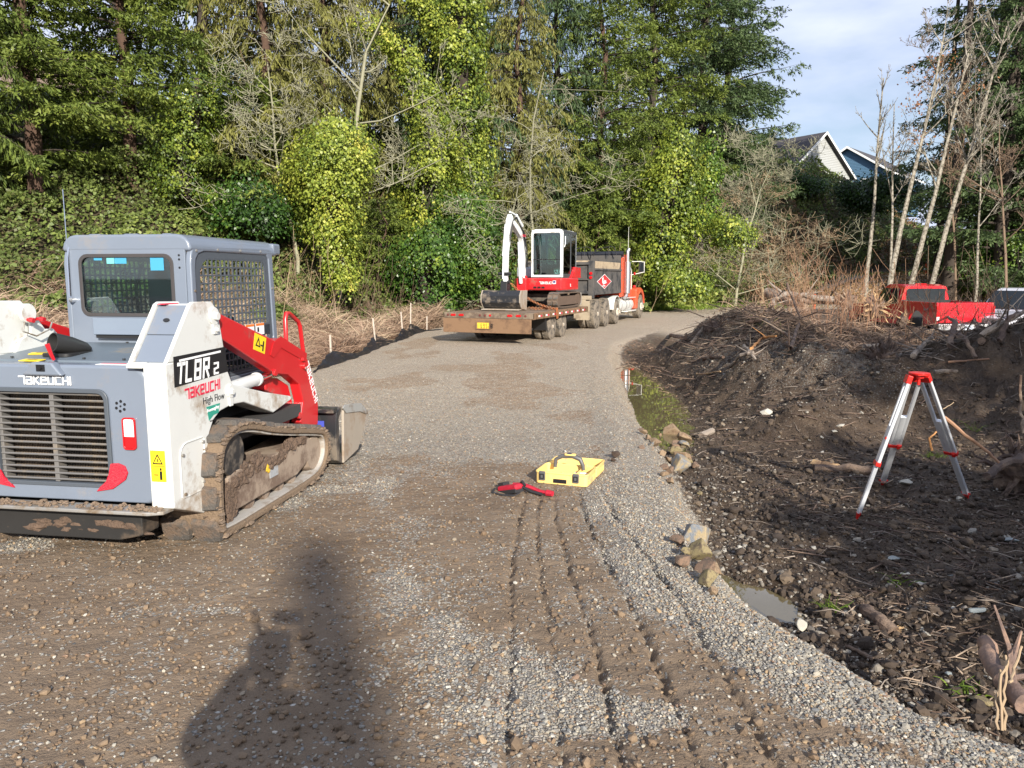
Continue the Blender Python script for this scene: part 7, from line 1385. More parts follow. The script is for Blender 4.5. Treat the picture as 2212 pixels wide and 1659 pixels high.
s = S(); s.add(vs, [(i * M_ + j, i * M_ + j + 1, (i + 1) * M_ + j + 1, (i + 1) * M_ + j) for i in range(N_ - 1) for j in range(M_ - 1)]); fo_ = s.obj('fabric', fab, SF, smooth=False); fo_.data.polygons.foreach_set('use_smooth', [True] * len(fo_.data.polygons)); sd_ = fo_.modifiers.new('t', 'SOLIDIFY'); sd_.thickness = .006
for i, (u, v, h, top) in enumerate(((736, 789, .46, .62), (827, 754, .62, .78), (884, 733, .50, .80), (901, 724, .55, 1.0), (935, 715, .3, .5), (901, 676, 0, .9))):
    b = P(u, v); s = S(); g = hz(*b); s.box((b[0] - .2, b[1] + .03, g + top / 2 - .1), (.035, .035, top + .2), ry=random.uniform(-.08, .08)); s.obj('stake', stk, SF)
SF2 = thing('silt_fence', 'low dark silt fence curving along the right end of the ramp', 'silt fence', (0, 0, 0)); s = S()
pr = [D(2075, 56), D(2115, 55), D(2150, 54), D(2185, 52), D(2215, 50)]
for i in range(4):
    a, b = pr[i], pr[i + 1]; za, zb = hz(*a), hz(*b); s.add([(a[0], a[1], za - .1), (b[0], b[1], zb - .1), (b[0], b[1], zb + .7), (a[0], a[1], za + .7), (a[0], a[1] + .03, za - .1), (b[0], b[1] + .03, zb - .1), (b[0], b[1] + .03, zb + .7), (a[0], a[1] + .03, za + .7)], [(0, 1, 2, 3), (7, 6, 5, 4), (3, 2, 6, 7), (0, 3, 7, 4), (1, 5, 6, 2)])
s.obj('fabric', fab, SF2)

# ================================================================== ROCKS
def rockmesh(seed, n=16, flat=.75):
    r = random.Random(seed); bm = bmesh.new()
    for _ in range(n):
        v = Vector((r.gauss(0, 1), r.gauss(0, 1), r.gauss(0, 1))).normalized() * r.uniform(.82, 1.05); bm.verts.new((v.x, v.y * r.uniform(.8, 1), v.z * flat))
    bmesh.ops.convex_hull(bm, input=bm.verts); 
    for v in [v for v in bm.verts if not v.link_faces]: bm.verts.remove(v)
    bmesh.ops.bevel(bm, geom=bm.edges[:], offset=.07, segments=2, affect='EDGES', profile=.6)
    me = bpy.data.meshes.new('rock'); bm.to_mesh(me); bm.free(); return me
RK = [rockmesh(k, 12 + k % 6, .6 + .06 * (k % 5)) for k in range(9)]
rm = {'tan': M('tan_rock', (.29, .21, .13), .8, var=.35, scale=3, dirt=.4, dcol=(.20, .13, .08), dscale=3, bump=.5, bscale=12), 'grey': M('grey_rock', (.17, .185, .205), .75, var=.25, scale=3, dirt=.4, dcol=(.32, .25, .15), dscale=2, bump=.4, bscale=12),
      'red': M('red_rock', (.21, .135, .09), .85, var=.35, scale=4, dirt=.3, dcol=(.12, .09, .065), bump=.6, bscale=14), 'olive': M('olive_rock', (.25, .20, .10), .75, var=.35, scale=3, dirt=.3, dcol=(.12, .09, .06), bump=.5, bscale=12), 'pale': M('pale_stone', (.46, .43, .36), .7, var=.15, scale=5, bump=.3, bscale=20), 'bluegrey': M('blue_grey_stone', (.25, .28, .28), .6, var=.15, scale=5, bump=.3, bscale=20), 'round': None}
cnt = [0]
def rock(u, v, px, col, label, group=None, sx=1., sz=1., rz=None, up=0., name='rock', tilt=0):
    x, y, z = PG(u, v); d = math.hypot(y, 0); r_ = px / 1662 * y * .5 * (1.55 if name == 'rock' else 1.15); k = cnt[0]; cnt[0] += 1; o = bpy.data.objects.new(name, RK[k % 9].copy()); COL.objects.link(o)
    o.location = (x, y, z + r_ * (.60 if name == 'rock' else .38) * sz + up); o.scale = (r_ * 1.1 * sx, r_ * 1.0, r_ * (1.25 if name == 'rock' else .95) * sz); o.rotation_euler = (random.uniform(-.3, .3) + tilt, random.uniform(-.3, .3), random.uniform(0, 6) if rz is None else rz); o.data.materials.append(rm[col]); return tag(o, label, 'rock' if name == 'rock' else 'stone', group)
def k7(x, y): return (1061.8 + x * .22, 929 + y * .22)
G1 = 'broken rocks along the road edge beside the long puddle'; G2 = 'broken rocks beside the small puddle'
for x, y, p, c, lb in ((1490, 60, 60, 'tan', 'rusty rock at the far left end of the roadside pile'), (1530, 115, 56, 'tan', 'tan rock third along from the far end of the pile'), (1480, 185, 50, 'red', 'small russet rock on the gravel side of the pile'), (1640, 110, 70, 'tan', 'wedge shaped tan rock touching the puddle tip'), (1770, 100, 130, 'tan', 'largest upright tan block at the puddle end'), (1890, 130, 105, 'tan', 'square tan block right of the largest one'), (1620, 190, 105, 'tan', 'pyramid shaped tan rock in the middle left of the pile'), (1810, 190, 95, 'red', 'reddish rock under the largest tan block'), (1890, 205, 85, 'grey', 'pale grey sided rock below the square block'), (1810, 260, 100, 'olive', 'broad olive tan rock in the pile centre'),
        (1680, 275, 66, 'tan', 'small buff rock at the gravel side of the centre'), (1750, 330, 90, 'tan', 'buff rock above the big grey slab'), (1860, 315, 115, 'tan', 'lumpy yellowish rock left of the tiny end rocks'), (1930, 320, 64, 'tan', 'little tan rock next to the red one'), (1700, 400, 76, 'red', 'brown wedge at the gravel side of the grey slab'), (1745, 425, 80, 'red', 'narrow brown rock leaning on the grey slab'), (1850, 425, 180, 'grey', 'big blue grey slab with a tan face at the near end'), (2000, 385, 76, 'red', 'dark red rock lying apart in the mud'), (1700, 480, 66, 'tan', 'half buried tan rock below the brown wedge'), (1770, 560, 76, 'tan', 'nearest half buried rock of the upper pile'), (1560, 170, 60, 'grey', 'small grey brown rock in the far half'), (1950, 350, 54, 'olive', 'smallest olive rock on the mud side'), (1600, 60, 50, 'tan', 'small rock nearest the puddle corner'), (1470, 20, 45, 'red', 'russet rock at the very start of the pile')):
    rock(*k7(x, y), p * .22, c, lb, G1, up=.02 if c != 'red' else 0)
for x, y, p, c, lb in ((1815, 1140, 120, 'red', 'cracked brown rock at the gravel beside the blue grey slab'), (2020, 1150, 230, 'grey', 'large blue grey slab with tan patches standing by the road edge'), (1910, 1260, 115, 'olive', 'rounded brown rock below the blue grey slab'), (1885, 1350, 150, 'red', 'pinkish brown rock half in the gravel'), (2070, 1300, 210, 'olive', 'long banded tan rock under the slab'), (2085, 1400, 190, 'red', 'dark brown block at the puddle corner'), (2190, 1400, 110, 'tan', 'pale pointed rock dipping into the small puddle'), (2140, 1530, 170, 'olive', 'upright olive rock half wet in the small puddle'), (2030, 1460, 60, 'grey', 'small grey rock wedged in the gravel'), (1960, 1200, 60, 'grey', 'little grey stone behind the brown one'), (2170, 1620, 90, 'tan', 'flat tan rock partly covered with gravel')):
    rock(*k7(x, y), p * .22, c, lb, G2, sz=1.15 if p > 180 else 1)
def k8(x, y): return (1415.7 + x * .3868, 1017.5 + y * .3868)
for x, y, p, c, lb, sz in ((1330, 500, 62, 'bluegrey', 'smooth grey green stone in the mud shade edge', .7), (1397, 585, 66, 'pale', 'smooth tan stone just below the grey green one', .8), (1485, 640, 74, 'pale', 'flat pale stone in the shaded mud', .35), (1650, 585, 50, 'bluegrey', 'small grey stone in the middle of the shaded mud', .7), (1790, 785, 105, 'bluegrey', 'long grey stone in front of the branches', .5), (1985, 400, 85, 'bluegrey', 'flat bluish stone at the right frame edge', .5), (815, 885, 78, 'pale', 'pointed tan stone standing at the gravel edge', 1.5), (245, 130, 44, 'olive', 'small tan stone near the upper rock pile', .8), (1400, 72, 85, 'pale', 'muddy pale stone behind the tripod feet', .6), (1640, 1145, 54, 'bluegrey', 'square grey stone among the branches', .7), (1815, 1305, 120, 'olive', 'brown stone at the base of the straw stems', .8), (1692, 160, 44, 'pale', 'pale stone beside the right tripod foot', .7), (1518, 915, 54, 'pale', 'yellowish stone on the black dirt', .7), (1570, 900 - 640, 30, 'bluegrey', 'tiny grey stone right of the tripod', .7), (885, 433, 34, 'pale', 'small pale stone on the open mud', .7), (440, 278, 36, 'pale', 'flat cream stone on the smooth mud', .4), (487, 67, 34, 'pale', 'pinkish stone near the ruts', .6), (1115, 883, 40, 'pale', 'white chip near the bark piece', .5), (1360, 70 + 560, 28, 'pale', 'little stone beside the smooth tan one', .6)):
    rock(*k8(x, y), p * .3868, c, lb, 'single stones in the mud', sz=sz, name='stone')
for u, v, p, c, lb in ((1814, 925, 20, 'pale', 'cream stone at the foot of the gravelly bank'), (1803, 935, 12, 'pale', 'smaller stone beside the cream one'), (1748, 952, 9, 'pale', 'white pebble in the ditch floor'), (1776, 947, 10, 'pale', 'white pebble next to the cream stone'), (1655, 895, 26, 'pale', 'flat pale stone under the gravel bank'), (1330, 987, 22, 'red', 'lump of brown mud standing on the road edge'), (1325, 998, 13, 'red', 'small lump of mud beside the larger one')):
    o = rock(u, v, p, c, lb, None, sz=1.3 if c == 'red' else .8, name='stone'); 
    if c == 'red': o.data.materials.clear(); o.data.materials.append(mudm); o['category'] = 'clod'; o.name = 'mud_lump'
# ================================================================== LOGS, BRANCHES, BOARDS
logm = M('peeled_log', (.33, .25, .18), .85, var=.35, scale=4, dirt=.45, dcol=(.11, .07, .05), dscale=3, bump=.7, bscale=14); barkl = M('wet_bark', (.085, .055, .042), .8, var=.4, scale=6, dirt=.3, dcol=(.2, .14, .10), bump=1, bscale=20); fresh = M('torn_wood', (.50, .33, .17), .8, var=.3, scale=5, dirt=.3, dcol=(.16, .1, .06), bump=.5, bscale=25); greyw = M('weathered_wood', (.26, .215, .175), .85, var=.3, scale=5, dirt=.3, dcol=(.09, .065, .05), bump=.5, bscale=20); orr = M('orange_root', (.55, .26, .09), .7, var=.2)
def limb(name, label, pts, r, mat, cat, group=None, n=8, wob=.02, knots=0, seed=1):
    """pts: (u, v, distance or None, lift above ground)"""
    w = []
    for p in pts:
        u, v, d, up = (list(p) + [None, 0])[:4] if len(p) < 4 else p
        if d is None: x, y, z = PG(u, v); w.append((x, y, z + up))
        else: w.append(tuple(np.array(AT(u, v, d)) + np.array([0, 0, up])))
    w = [Vector(p) for p in w]; path = []; rr = []; K = 5
    for i in range(len(w) - 1):
        for k in range(K): path.append(w[i].lerp(w[i + 1], k / K))
    path.append(w[-1]); R0 = random.Random(seed + len(label)); path = [p + Vector((R0.gauss(0, wob), R0.gauss(0, wob), R0.gauss(0, wob * .6))) * (0 < i < len(path) - 1) for i, p in enumerate(path)]
    m_ = len(path); r0, r1 = r if hasattr(r, '__len__') else (r, r * .7); rr = [r0 + (r1 - r0) * i / (m_ - 1) + R0.gauss(0, r0 * .06) for i in range(m_)]
    o0 = path[0].copy(); s = S(); s.tube([p - o0 for p in path], rr, n)
    for k in range(knots):
        i = R0.randrange(2, m_ - 1); d = Vector((R0.gauss(0, 1), R0.gauss(0, 1), R0.uniform(.2, 1.2))).normalized(); a = path[i] - o0; l_ = R0.uniform(6, 16) * r0; s.tube([a, a + d * l_ * .5, a + d * l_ + Vector((R0.gauss(0, .03), R0.gauss(0, .03), 0))], [rr[i] * .45, rr[i] * .3, rr[i] * .12], 5)
    o = s.obj(name, mat, smooth=True); o.location = o0; return tag(o, label, cat, group)
def k3(x, y): return (1283 + x * .42, 575 + y * .42)
def k9(x, y): return (1628 + x * .264, 566 + y * .264)
GL_ = 'logs heaped behind the dirt mounds'
limb('log', 'thick barked log sloping down to the right in the heap', [k9(110, 262) + (27, 0), k9(430, 372) + (24, 0)], (.14, .11), logm, 'log', GL_, 14, .02)
limb('log', 'log with round cut end facing left at the heap tip', [k9(105, 245) + (28.5, 0), k9(400, 300) + (27, 0)], (.15, .11), greyw, 'log', GL_, 14, .02)
limb('log', 'dark log lying flat across the back of the heap', [k9(380, 320) + (28, 0), k9(780, 325) + (28, 0)], (.13, .10), barkl, 'log', GL_, 12, .02)
limb('log', 'thin pole sticking up out of the log heap to the left', [k9(110, 150) + (27.5, 0), k9(240, 262) + (27, 0)], (.035, .05), greyw, 'log', GL_, 8, .01)
limb('log', 'arched grey root drooping over the left end of the heap', [k9(130, 400) + (22, 0), k9(165, 300) + (22.5, 0), k9(260, 262) + (23, 0), k9(400, 275) + (24, 0), k9(640, 310) + (25, 0)], (.06, .09), greyw, 'root', GL_, 10, .03, 4)
limb('log', 'upper thin log bridging the heap', [k9(260, 258) + (26, 0), k9(660, 300) + (26, 0)], (.08, .07), greyw, 'log', GL_, 10, .02, 2)
limb('log', 'brown log behind the orange delineator', [k9(480, 300) + (27.4, 0), k9(800, 350) + (26, 0)], (.11, .09), barkl, 'log', GL_, 10, .02, 2)
GB = 'broken branches on the dirt mounds'
for pts, r, m, lb in (
  ([k3(785, 322) + (None, .10), k3(870, 330) + (None, .2), k3(1020, 412) + (None, .12)], (.045, .03), logm, 'bent pale branch across the top of the root mound'),
  ([k3(395, 362) + (None, .05), k3(470, 386) + (None, .05)], (.06, .05), logm, 'short pale log end at the left foot of the root mound'),
  ([k3(500, 415) + (None, .08), k3(560, 375) + (None, .25)], (.04, .03), greyw, 'grey stub rising beside the short log end'),
  ([k3(805, 455) + (None, .08), k3(860, 420) + (None, .18), k3(935, 404) + (None, .12)], (.03, .02), orr, 'bright orange brown root on the front of the root mound'),
  ([k3(560, 485) + (None, .04), k3(665, 480) + (None, .04)], (.04, .03), logm, 'straight pale stick low on the root mound'),
  ([k3(770, 435) + (None, .1), k3(800, 480) + (None, .12), k3(830, 500) + (None, .06)], (.035, .02), greyw, 'curved grey root hanging below the orange one'),
  ([k3(700, 530) + (None, .05), k3(760, 505) + (None, .12), k3(820, 480) + (None, .10)], (.035, .03), greyw, 'long thin stick leaning low on the mound front'),
  ([k3(990, 430) + (None, .1), k3(1010, 470) + (None, .15), k3(1050, 390) + (None, .35)], (.045, .03), barkl, 'dark forked branch right of the root mound'),
  ([k3(985, 235) + (None, .6), k3(1060, 350) + (None, .3)], (.03, .02), logm, 'thin pole slanting down in front of the willows'),
  ([k3(530, 567) + (None, .03), k3(650, 556) + (None, .04)], (.022, .016), fresh, 'slim tan stick at the mound foot'),
  ([k3(1390, 440) + (None, .06), k3(1490, 432) + (None, .08)], (.04, .03), greyw, 'short grey branch on the bank crest left of the tripod head'),
  ([k3(1640, 490) + (None, .05), k3(1700, 430) + (None, .1), k3(1740, 400) + (None, .1)], (.045, .035), greyw, 'grey branch on the bank crest above the tripod head'),
  ([k3(1850, 400) + (None, .2), k3(1900, 460) + (None, .2), k3(1960, 515) + (None, .12)], (.04, .03), barkl, 'dark branch sloping down the bank right of the tripod head'),
  ([k3(1930, 260) + (None, .9), k3(1950, 330) + (None, .5), k3(1990, 420) + (None, .1)], (.035, .055), barkl, 'crooked dark stem rising from the bank crest'),
  ([k3(1810, 320) + (None, .5), k3(1850, 390) + (None, .3), k3(1830, 450) + (None, .1)], (.03, .05), barkl, 'forked dark stem left of the crooked one'),
  ([k3(1990, 395) + (None, .1), k3(2080, 375) + (None, .2), k3(2200, 350) + (None, .3)], (.05, .03), greyw, 'pale branch lying along the bank top at right'),
  ([k3(2080, 420) + (None, .1), k3(2130, 370) + (None, .3), k3(2180, 360) + (None, .3)], (.04, .03), barkl, 'dark branch crossing the pale one at right'),
  ([k3(1750, 560) + (None, .02), k3(1870, 552) + (None, .02)], (.035, .025), greyw, 'grey stick stuck flat in the bank behind the tripod'),
  ([k3(1820, 512) + (None, .05), k3(2030, 520) + (None, .05)], (.018, .012), RTWG, 'long thin reddish stick across the bank face')):
    limb('branch', lb, pts, r, m, 'branch', GB, 7, .012, 2 if len(pts) > 2 else 0)
# root wads
def rootwad(name, label, u, v, d, R_, n, mat, seed, core=True, lift=0):
    r = random.Random(seed); c = Vector(AT(u, v, d)); T = thing(name, label, 'stump', (c.x, c.y, c.z + lift)); s = S()
    if core: s.blob((0, 0, 0), (R_ * .5, R_ * .35, R_ * .55), seed, .35, 3); s.obj('stump', barkl, T); s = S()
    for k in range(n):
        d_ = Vector((r.gauss(0, 1), r.gauss(0, .6), r.gauss(.2, 1))).normalized(); p = d_ * R_ * .25; path = [p]
        for i in range(4): p = p + d_ * R_ * r.uniform(.12, .32); d_ = (d_ + Vector((r.gauss(0, .35), r.gauss(0, .35), r.gauss(-.05, .35)))).normalized(); path.append(p.copy())
        r0 = R_ * r.uniform(.03, .10); s.tube(path, [r0, r0 * .8, r0 * .6, r0 * .4, r0 * .15], 6)
    s.obj('roots', mat, T); return T
rootwad('root_wad', 'torn pale root wad standing against the front of the red pickup', *k9(985, 375), 21.5, .50, 40, fresh, 3); rootwad('root_wad', 'small pale stump stub in front of the pickup wheel', *k9(1215, 480), 20, .28, 12, fresh, 5)
rootwad('root_wad', 'dark root plate with hanging rootlets behind the left of the tripod', *k3(1480, 500), 12.2, .42, 40, barkl, 7); rootwad('root_wad', 'black tangled root clump low at the right frame edge', *k3(2180, 1060), 7.6, .42, 40, barkl, 9); rootwad('root_wad', 'brown root lump in the willows left of the pickup', *k9(770, 320), 24, .45, 26, logm, 11)
rootwad('root_wad', 'muddy root ball near the top of the root mound', *k3(610, 350), 17.5, .42, 24, barkl, 13)
# sticks and boards around the tripod and in the foreground
limb('stick', 'long peeled stick leaning against the right tripod leg', [k3(1800, 775) + (7.15, 0), k3(1990, 925) + (7.1, 0), k3(2085, 1012) + (7.0, 0)], (.018, .012), RTWG, 'stick', None, 7, .006)
limb('board', 'split orange brown board lying left of the tripod', [k3(1128, 1022) + (None, .02), k3(1230, 1045) + (None, .02), k3(1335, 1050) + (None, .02)], (.05, .035), fresh, 'board', None, 4, .008)
limb('log', 'dark wet log pressed into the mud left of the tripod', [k3(1130, 1050) + (None, .02), k3(1440, 1066) + (None, .02)], (.05, .06), barkl, 'log', None, 9, .012)
limb('branch', 'grey wood chunk lying at the end of the long puddle', [k3(552, 886) + (None, .03), k3(612, 858) + (None, .03)], (.05, .045), greyw, 'branch', None, 8, .004)
limb('bark_piece', 'curled piece of bark with frayed orange end in the foreground mud', [k8(1165, 800) + (None, .02), k8(1240, 850) + (None, .035), k8(1325, 915) + (None, .015)], (.038, .045), barkl, 'bark', None, 10, .006)
s = S(); x, y, z = PG(*k8(1310, 905))
for k in range(26): a = random.uniform(-1.0, .2); l_ = random.uniform(.03, .08); s.tube([(0, 0, .01), (l_ * math.cos(a), l_ * math.sin(a) * 1.0, random.uniform(0, .05))], [.006, .002], 4)
o = s.obj('wood_splinters', fresh); o.location = (x, y, z); tag(o, 'orange splinters at the end of the curled bark', 'splinters', None, 'stuff')
limb('stick', 'short brown stick among pebbles at the gravel edge', [k8(1060, 990) + (None, .012), k8(1130, 1020) + (None, .014), k8(1215, 1066) + (None, .012)], (.010, .013), barkl, 'stick', None, 8, .003)
limb('stick', 'thin pale straw on the gravel below the upper rocks', [k8(105, 210) + (None, .012), k8(190, 285) + (None, .012)], (.004, .003), STRAW, 'stick', None, 5, .002)
limb('branch', 'thick scarred branch curving through the lower right corner', [k8(1840, 955) + (3.6, 0), k8(1880, 1080) + (3.35, 0), k8(1960, 1190) + (3.15, 0), k8(2060, 1300) + (3.0, 0)], (.036, .042), M('striped_bark', (.15, .10, .08), .7, var=.5, scale=20, dirt=.4, dcol=(.35, .22, .15), bump=.5, bscale=30), 'branch', None, 12, .006, 3)
for i, (a, b, c) in enumerate((((1955, 1030), (1925, 1220), (1935, 1450)), ((1968, 1040), (1950, 1230), (1948, 1448)), ((2045, 980), (2010, 1110), (1975, 1180)), ((1925, 1110), (1905, 1260), (1915, 1445)))):
    limb('straw_stem', ['leftmost long straw stem standing in the lower right corner', 'second straw stem just right of the leftmost', 'straw stem slanting to the right frame edge', 'short straw stem tucked behind the two long ones'][i], [k8(*a) + (3.15, 0), k8(*b) + (3.05, 0), k8(*c) + (2.95, 0)], (.005, .006), STRAW, 'straw stem', 'straw stems in the lower right corner', 6, .004)
limb('twig', 'orange root hooking down behind the tripod', [k3(1785, 835) + (7.6, 0), k3(1725, 885) + (7.6, 0), k3(1740, 950) + (7.6, 0)], (.008, .012), orr, 'twig', None, 6, .004)
limb('twig', 'pale twig poking out behind the right tripod leg', [k3(1795, 735) + (7.4, 0), k3(1850, 700) + (7.5, 0)], (.005, .004), STRAW, 'twig', None, 5, .003)
limb('stick', 'upright bent stick at the right frame edge beyond the tripod', [k3(2195, 560) + (7.5, 0), k3(2190, 740) + (7.5, 0), k3(2212, 860) + (7.4, 0)], (.012, .016), logm, 'stick', None, 6, .006)
limb('branch', 'dark branch slanting up from the root clump at right', [k3(2010, 990) + (7.4, 0), k3(2060, 920) + (7.5, 0), k3(2150, 850) + (7.6, 0)], (.012, .006), barkl, 'branch', None, 6, .008)
limb('branch', 'dark flat root at the right edge below the dark branch', [k3(2020, 1080) + (6.9, 0), k3(2120, 1010) + (7.2, 0), k3(2215, 990) + (7.4, 0)], (.035, .05), barkl, 'root', None, 8, .012)
# twig litter
def twigs(name, label, x, y, L, r_, mat, seed, up=.02, tilt=.25):
    q = np.random.default_rng(seed); n = len(x); z = hgt(x, y) + up * q.random(n) + .012; a = q.uniform(0, 6.28, n); d = np.stack([np.cos(a), np.sin(a), q.normal(0, tilt, n)], 1) * L[:, None]; A_ = np.stack([x, y, z], 1); m1 = A_ + d * .5 + q.normal(0, .06, (n, 3)) * L[:, None]; B_ = A_ + d
    m1[:, 2] = np.maximum(m1[:, 2], hgt(m1[:, 0], m1[:, 1]) + .01); B_[:, 2] = np.maximum(B_[:, 2], hgt(B_[:, 0], B_[:, 1]) + .004)
    rr = r_ * q.uniform(.5, 1.5, n); v, f = join([tubes_arr(A_, m1, rr, rr * .8, 4), tubes_arr(m1, B_, rr * .8, rr * .4, 4)]); return tag(link(name, npmesh(name, v, f), mat), label, None, None, 'stuff')
n = 150; x = rng.normal(5.0, .8, n); y = rng.normal(16.6, .9, n); twigs('brush_tangle', 'tangle of thin brown branches covering the root mound', x, y, rng.uniform(.2, .8, n), .010, logm, 1, .10, .2)
n = 210; x = rng.normal(5.3, .9, n); y = rng.normal(17.2, 1.0, n); twigs('brush_tangle', 'dark broken twigs on the root mound', x, y, rng.uniform(.2, .9, n), .012, barkl, 11, .12, .2)
n = 900; y = 2.6 + 12.4 * rng.random(n) ** .8; x = np.interp(y, RY, RX) + .6 + rng.random(n) * (.62 * y); twigs('twig_litter', 'small sticks and wood scraps strewn over the mud', x, y, rng.uniform(.04, .26, n), .0045, greyw, 2, .01, .1)
n = 900; y = 5 + 10 * rng.random(n); x = np.interp(y, RY, RX) + 1.2 + rng.random(n) * (.6 * y); twigs('root_scraps', 'dark wet roots and bark torn into the mud', x, y, rng.uniform(.06, .4, n), .007, barkl, 12, .015, .15)
n = 420; x = rng.uniform(2.1, 3.3, n); y = rng.uniform(2.9, 5.2, n); k = x > np.interp(y, RY, RX) + .35; x, y = x[k], y[k]; twigs('wood_scraps', 'pale bark scraps and twigs in the lower right corner', x, y, rng.uniform(.03, .16, len(x)), .004, logm, 3, .015, .2)
n = 420; x = rng.uniform(6.0, 11, n); y = rng.uniform(11.2, 15, n); twigs('brush_tangle', 'broken twigs along the crest of the bank behind the tripod', x, y, rng.uniform(.15, .9, n), .008, greyw, 4, .15, .4)
n = 500; x = rng.uniform(5.5, 12, n); y = rng.uniform(10.4, 12.6, n)
stems('rootlets', 'fine rootlets hanging from the bank behind the tripod', x, y, rng.uniform(.1, .45, n), .008, DGR, .25, 340, 1.2, .2, 2.2)
r = rng; n = 900; y = r.uniform(14, 23, n); x = np.interp(y, RY, RX) + .3 + np.abs(r.normal(0, .7, n)); stems('dry_weeds', 'dried weeds at the far end of the long puddle', x, y, r.uniform(.05, .25, n), .014, DGR, .5, 341, 1.2, .6)
for i, (u, v, n, sp_, lb) in enumerate((k8(985, 780) + (26, .03, 'tiny green seedling in the open mud'), k3(1955, 850) + (30, .06, 'green grass shoots on the shaded bank right of the tripod'), k3(1745, 985) + (60, .07, 'grass roots hanging under the orange root behind the tripod'), k8(1740, 1240) + (26, .05, 'green weed among the stems in the lower right corner'), k8(1345, 640) + (16, .03, 'small green sprig near the smooth stones'), k3(880, 290) + (160, .3, 'green trailing leaves on top of the root mound'))):
    c = PG(u, v); x = c[0] + r.normal(0, sp_, n); y = c[1] + r.normal(0, sp_, n); stems('weed', lb, x, y, r.uniform(.04, .16 if i != 1 else .38, n), .010 if i not in (1, 2) else .005, GRS, .4, 350 + i, .8, 1.0, .7)

# ================================================================== THE PHOTOGRAPHER (behind the camera, throws the shadow in front)
cl = M('dark_jacket', (.03, .035, .045), .9, var=.2); skin = M('skin', (.45, .27, .19), .55, var=.05); jean = M('work_trousers', (.06, .055, .05), .9)
PE = thing('person', 'person in a dark hooded jacket and cap holding up a phone with both hands', 'person', (.02, -.36, hz(.02, -.36)))
J = {'pel': ((0, 0, .98), .20), 'sp': ((0, 0, 1.22), .20), 'ch': ((0, .0, 1.40), .19), 'ne': ((0, .0, 1.58), .09), 'shl': ((-.20, 0, 1.47), .10), 'shr': ((.19, 0, 1.47), .10), 'ell': ((-.32, .10, 1.34), .075), 'elr': ((.30, .08, 1.42), .075),
     'wrl': ((-.16, .24, 1.58), .045), 'wrr': ((.15, .25, 1.62), .045), 'hil': ((-.12, 0, .86), .15), 'hir': ((.12, 0, .86), .15), 'knl': ((-.16, .03, .50), .085), 'knr': ((.15, .03, .50), .085), 'anl': ((-.18, 0, .09), .055), 'anr': ((.17, 0, .09), .055), 'tol': ((-.19, .16, .04), .045), 'tor': ((.18, .16, .04), .045)}
ED = [('pel', 'sp'), ('sp', 'ch'), ('ch', 'ne'), ('ch', 'shl'), ('ch', 'shr'), ('shl', 'ell'), ('shr', 'elr'), ('ell', 'wrl'), ('elr', 'wrr'), ('pel', 'hil'), ('pel', 'hir'), ('hil', 'knl'), ('hir', 'knr'), ('knl', 'anl'), ('knr', 'anr'), ('anl', 'tol'), ('anr', 'tor')]
def skinned(name, J, ED, mat, par, root):
    me = bpy.data.meshes.new(name); ks = list(J); me.from_pydata([J[k][0] for k in ks], [(ks.index(a), ks.index(b)) for a, b in ED], []); o = link(name, me, mat, par); m_ = o.modifiers.new('skin', 'SKIN')
    for i, k in enumerate(ks): me.skin_vertices[0].data[i].radius = (J[k][1], J[k][1]); me.skin_vertices[0].data[i].use_root = (k == root)
    m_.use_smooth_shade = True; sb = o.modifiers.new('sub', 'SUBSURF'); sb.levels = 1; sb.render_levels = 2; return o
skinned('body', J, ED, cl, PE, 'pel')
s = S(); s.blob((0, .03, 1.70), (.085, .105, .125), 1, .03, 3); hd_ = s.obj('head', skin, PE, smooth=True); s = S(); s.blob((0, .135, 1.69), (.014, .02, .025), 1, 0, 2); s.obj('nose', skin, hd_, smooth=True); s = S(); s.blob((0, .01, 1.755), (.10, .115, .085), 2, .03, 3); s.prism(ell(0, .12, .075, .07, 16), Zx, 1.755, 1.765); s.obj('cap', cl, hd_, smooth=True)
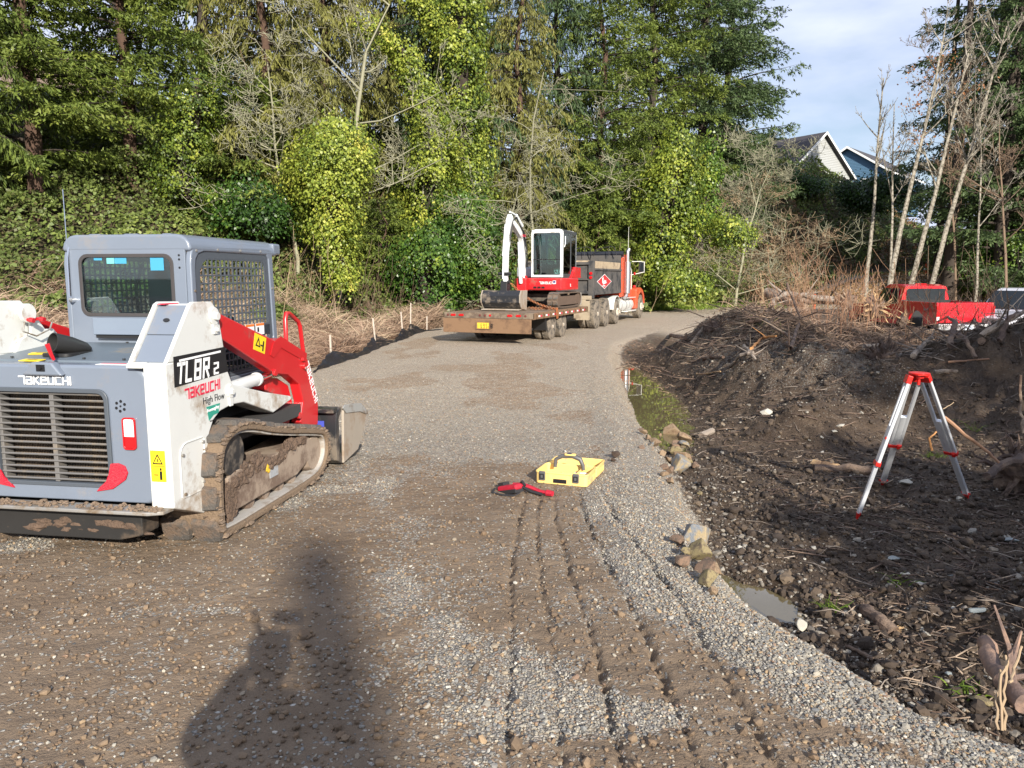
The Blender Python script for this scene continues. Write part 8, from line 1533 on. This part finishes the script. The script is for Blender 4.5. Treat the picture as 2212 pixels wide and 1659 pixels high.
for sx in (-1, 1):
    s = S(); s.blob((sx * .088, .02, 1.69), (.012, .025, .035), 1, 0, 2); s.obj('ear', skin, hd_, smooth=True); s = S(); s.blob((sx * .032, .12, 1.715), (.012, .010, .008), 1, 0, 2); s.obj('eye', darki, hd_, smooth=True)
    H_ = {'w': ((sx * .13, .265, 1.61), .030), 'p': ((sx * .105, .29, 1.675), .030)}
    E_ = [('w', 'p')]
    for q in range(4):
        if sx < 0 and q == 0:   # raised left forefinger beside the phone
            H_['f0a'] = ((-.145, .285, 1.76), .012); H_['f0b'] = ((-.16, .285, 1.85), .011); E_ += [('p', 'f0a'), ('f0a', 'f0b')]; continue
        H_[f'f{q}a'] = ((sx * (.085 - .004 * q), .325, 1.70 - .018 * q), .0105); H_[f'f{q}b'] = ((sx * (.055 - .004 * q), .335, 1.705 - .018 * q), .009); E_ += [('p', f'f{q}a'), (f'f{q}a', f'f{q}b')]
    H_['ta'] = ((sx * .09, .285, 1.70), .012); H_['tb'] = ((sx * .065, .292, 1.73), .010); E_ += [('p', 'ta'), ('ta', 'tb')]
    skinned('hand', H_, E_, skin, PE, 'p')
s = S(); s.box((.02 - .02, .318, 1.775), (.155, .009, .075)); ph = s.obj('phone', blackp, bevel=.003); ph.location = (.02, -.36, hz(.02, -.36)); tag(ph, 'dark phone held up by the photographer', 'phone')
# labels that say more than the copies they came from
for o in list(COL.objects):
    st_ = o.name.split('.')[0]
    if st_ in ('bolt', 'face_bolt', 'panel_hole', 'vent_hole', 'frame_bolt', 'wheel_nuts', 'door_latch', 'arm_pin', 'rivet', 'decal_print', 'flag_stripes', 'hydraulic_hose', 'body_vent', 'lock_pin', 'control_lever', 'inner_fender', 'idler_wheel', 'label_print', 'safety_label', 'orange_band', 'red_print', 'side_screen', 'cab_controls', 'axle', 'chassis_rail', 'side_rib', 'undercarriage', 'marker_lamp', 'stop_lamp', 'divider', 'window_sticker', 'mud_flap', 'rear_beam', 'latch_frame', 'side_board') and o.type == 'MESH' and o.parent is not None: o['kind'] = 'stuff'
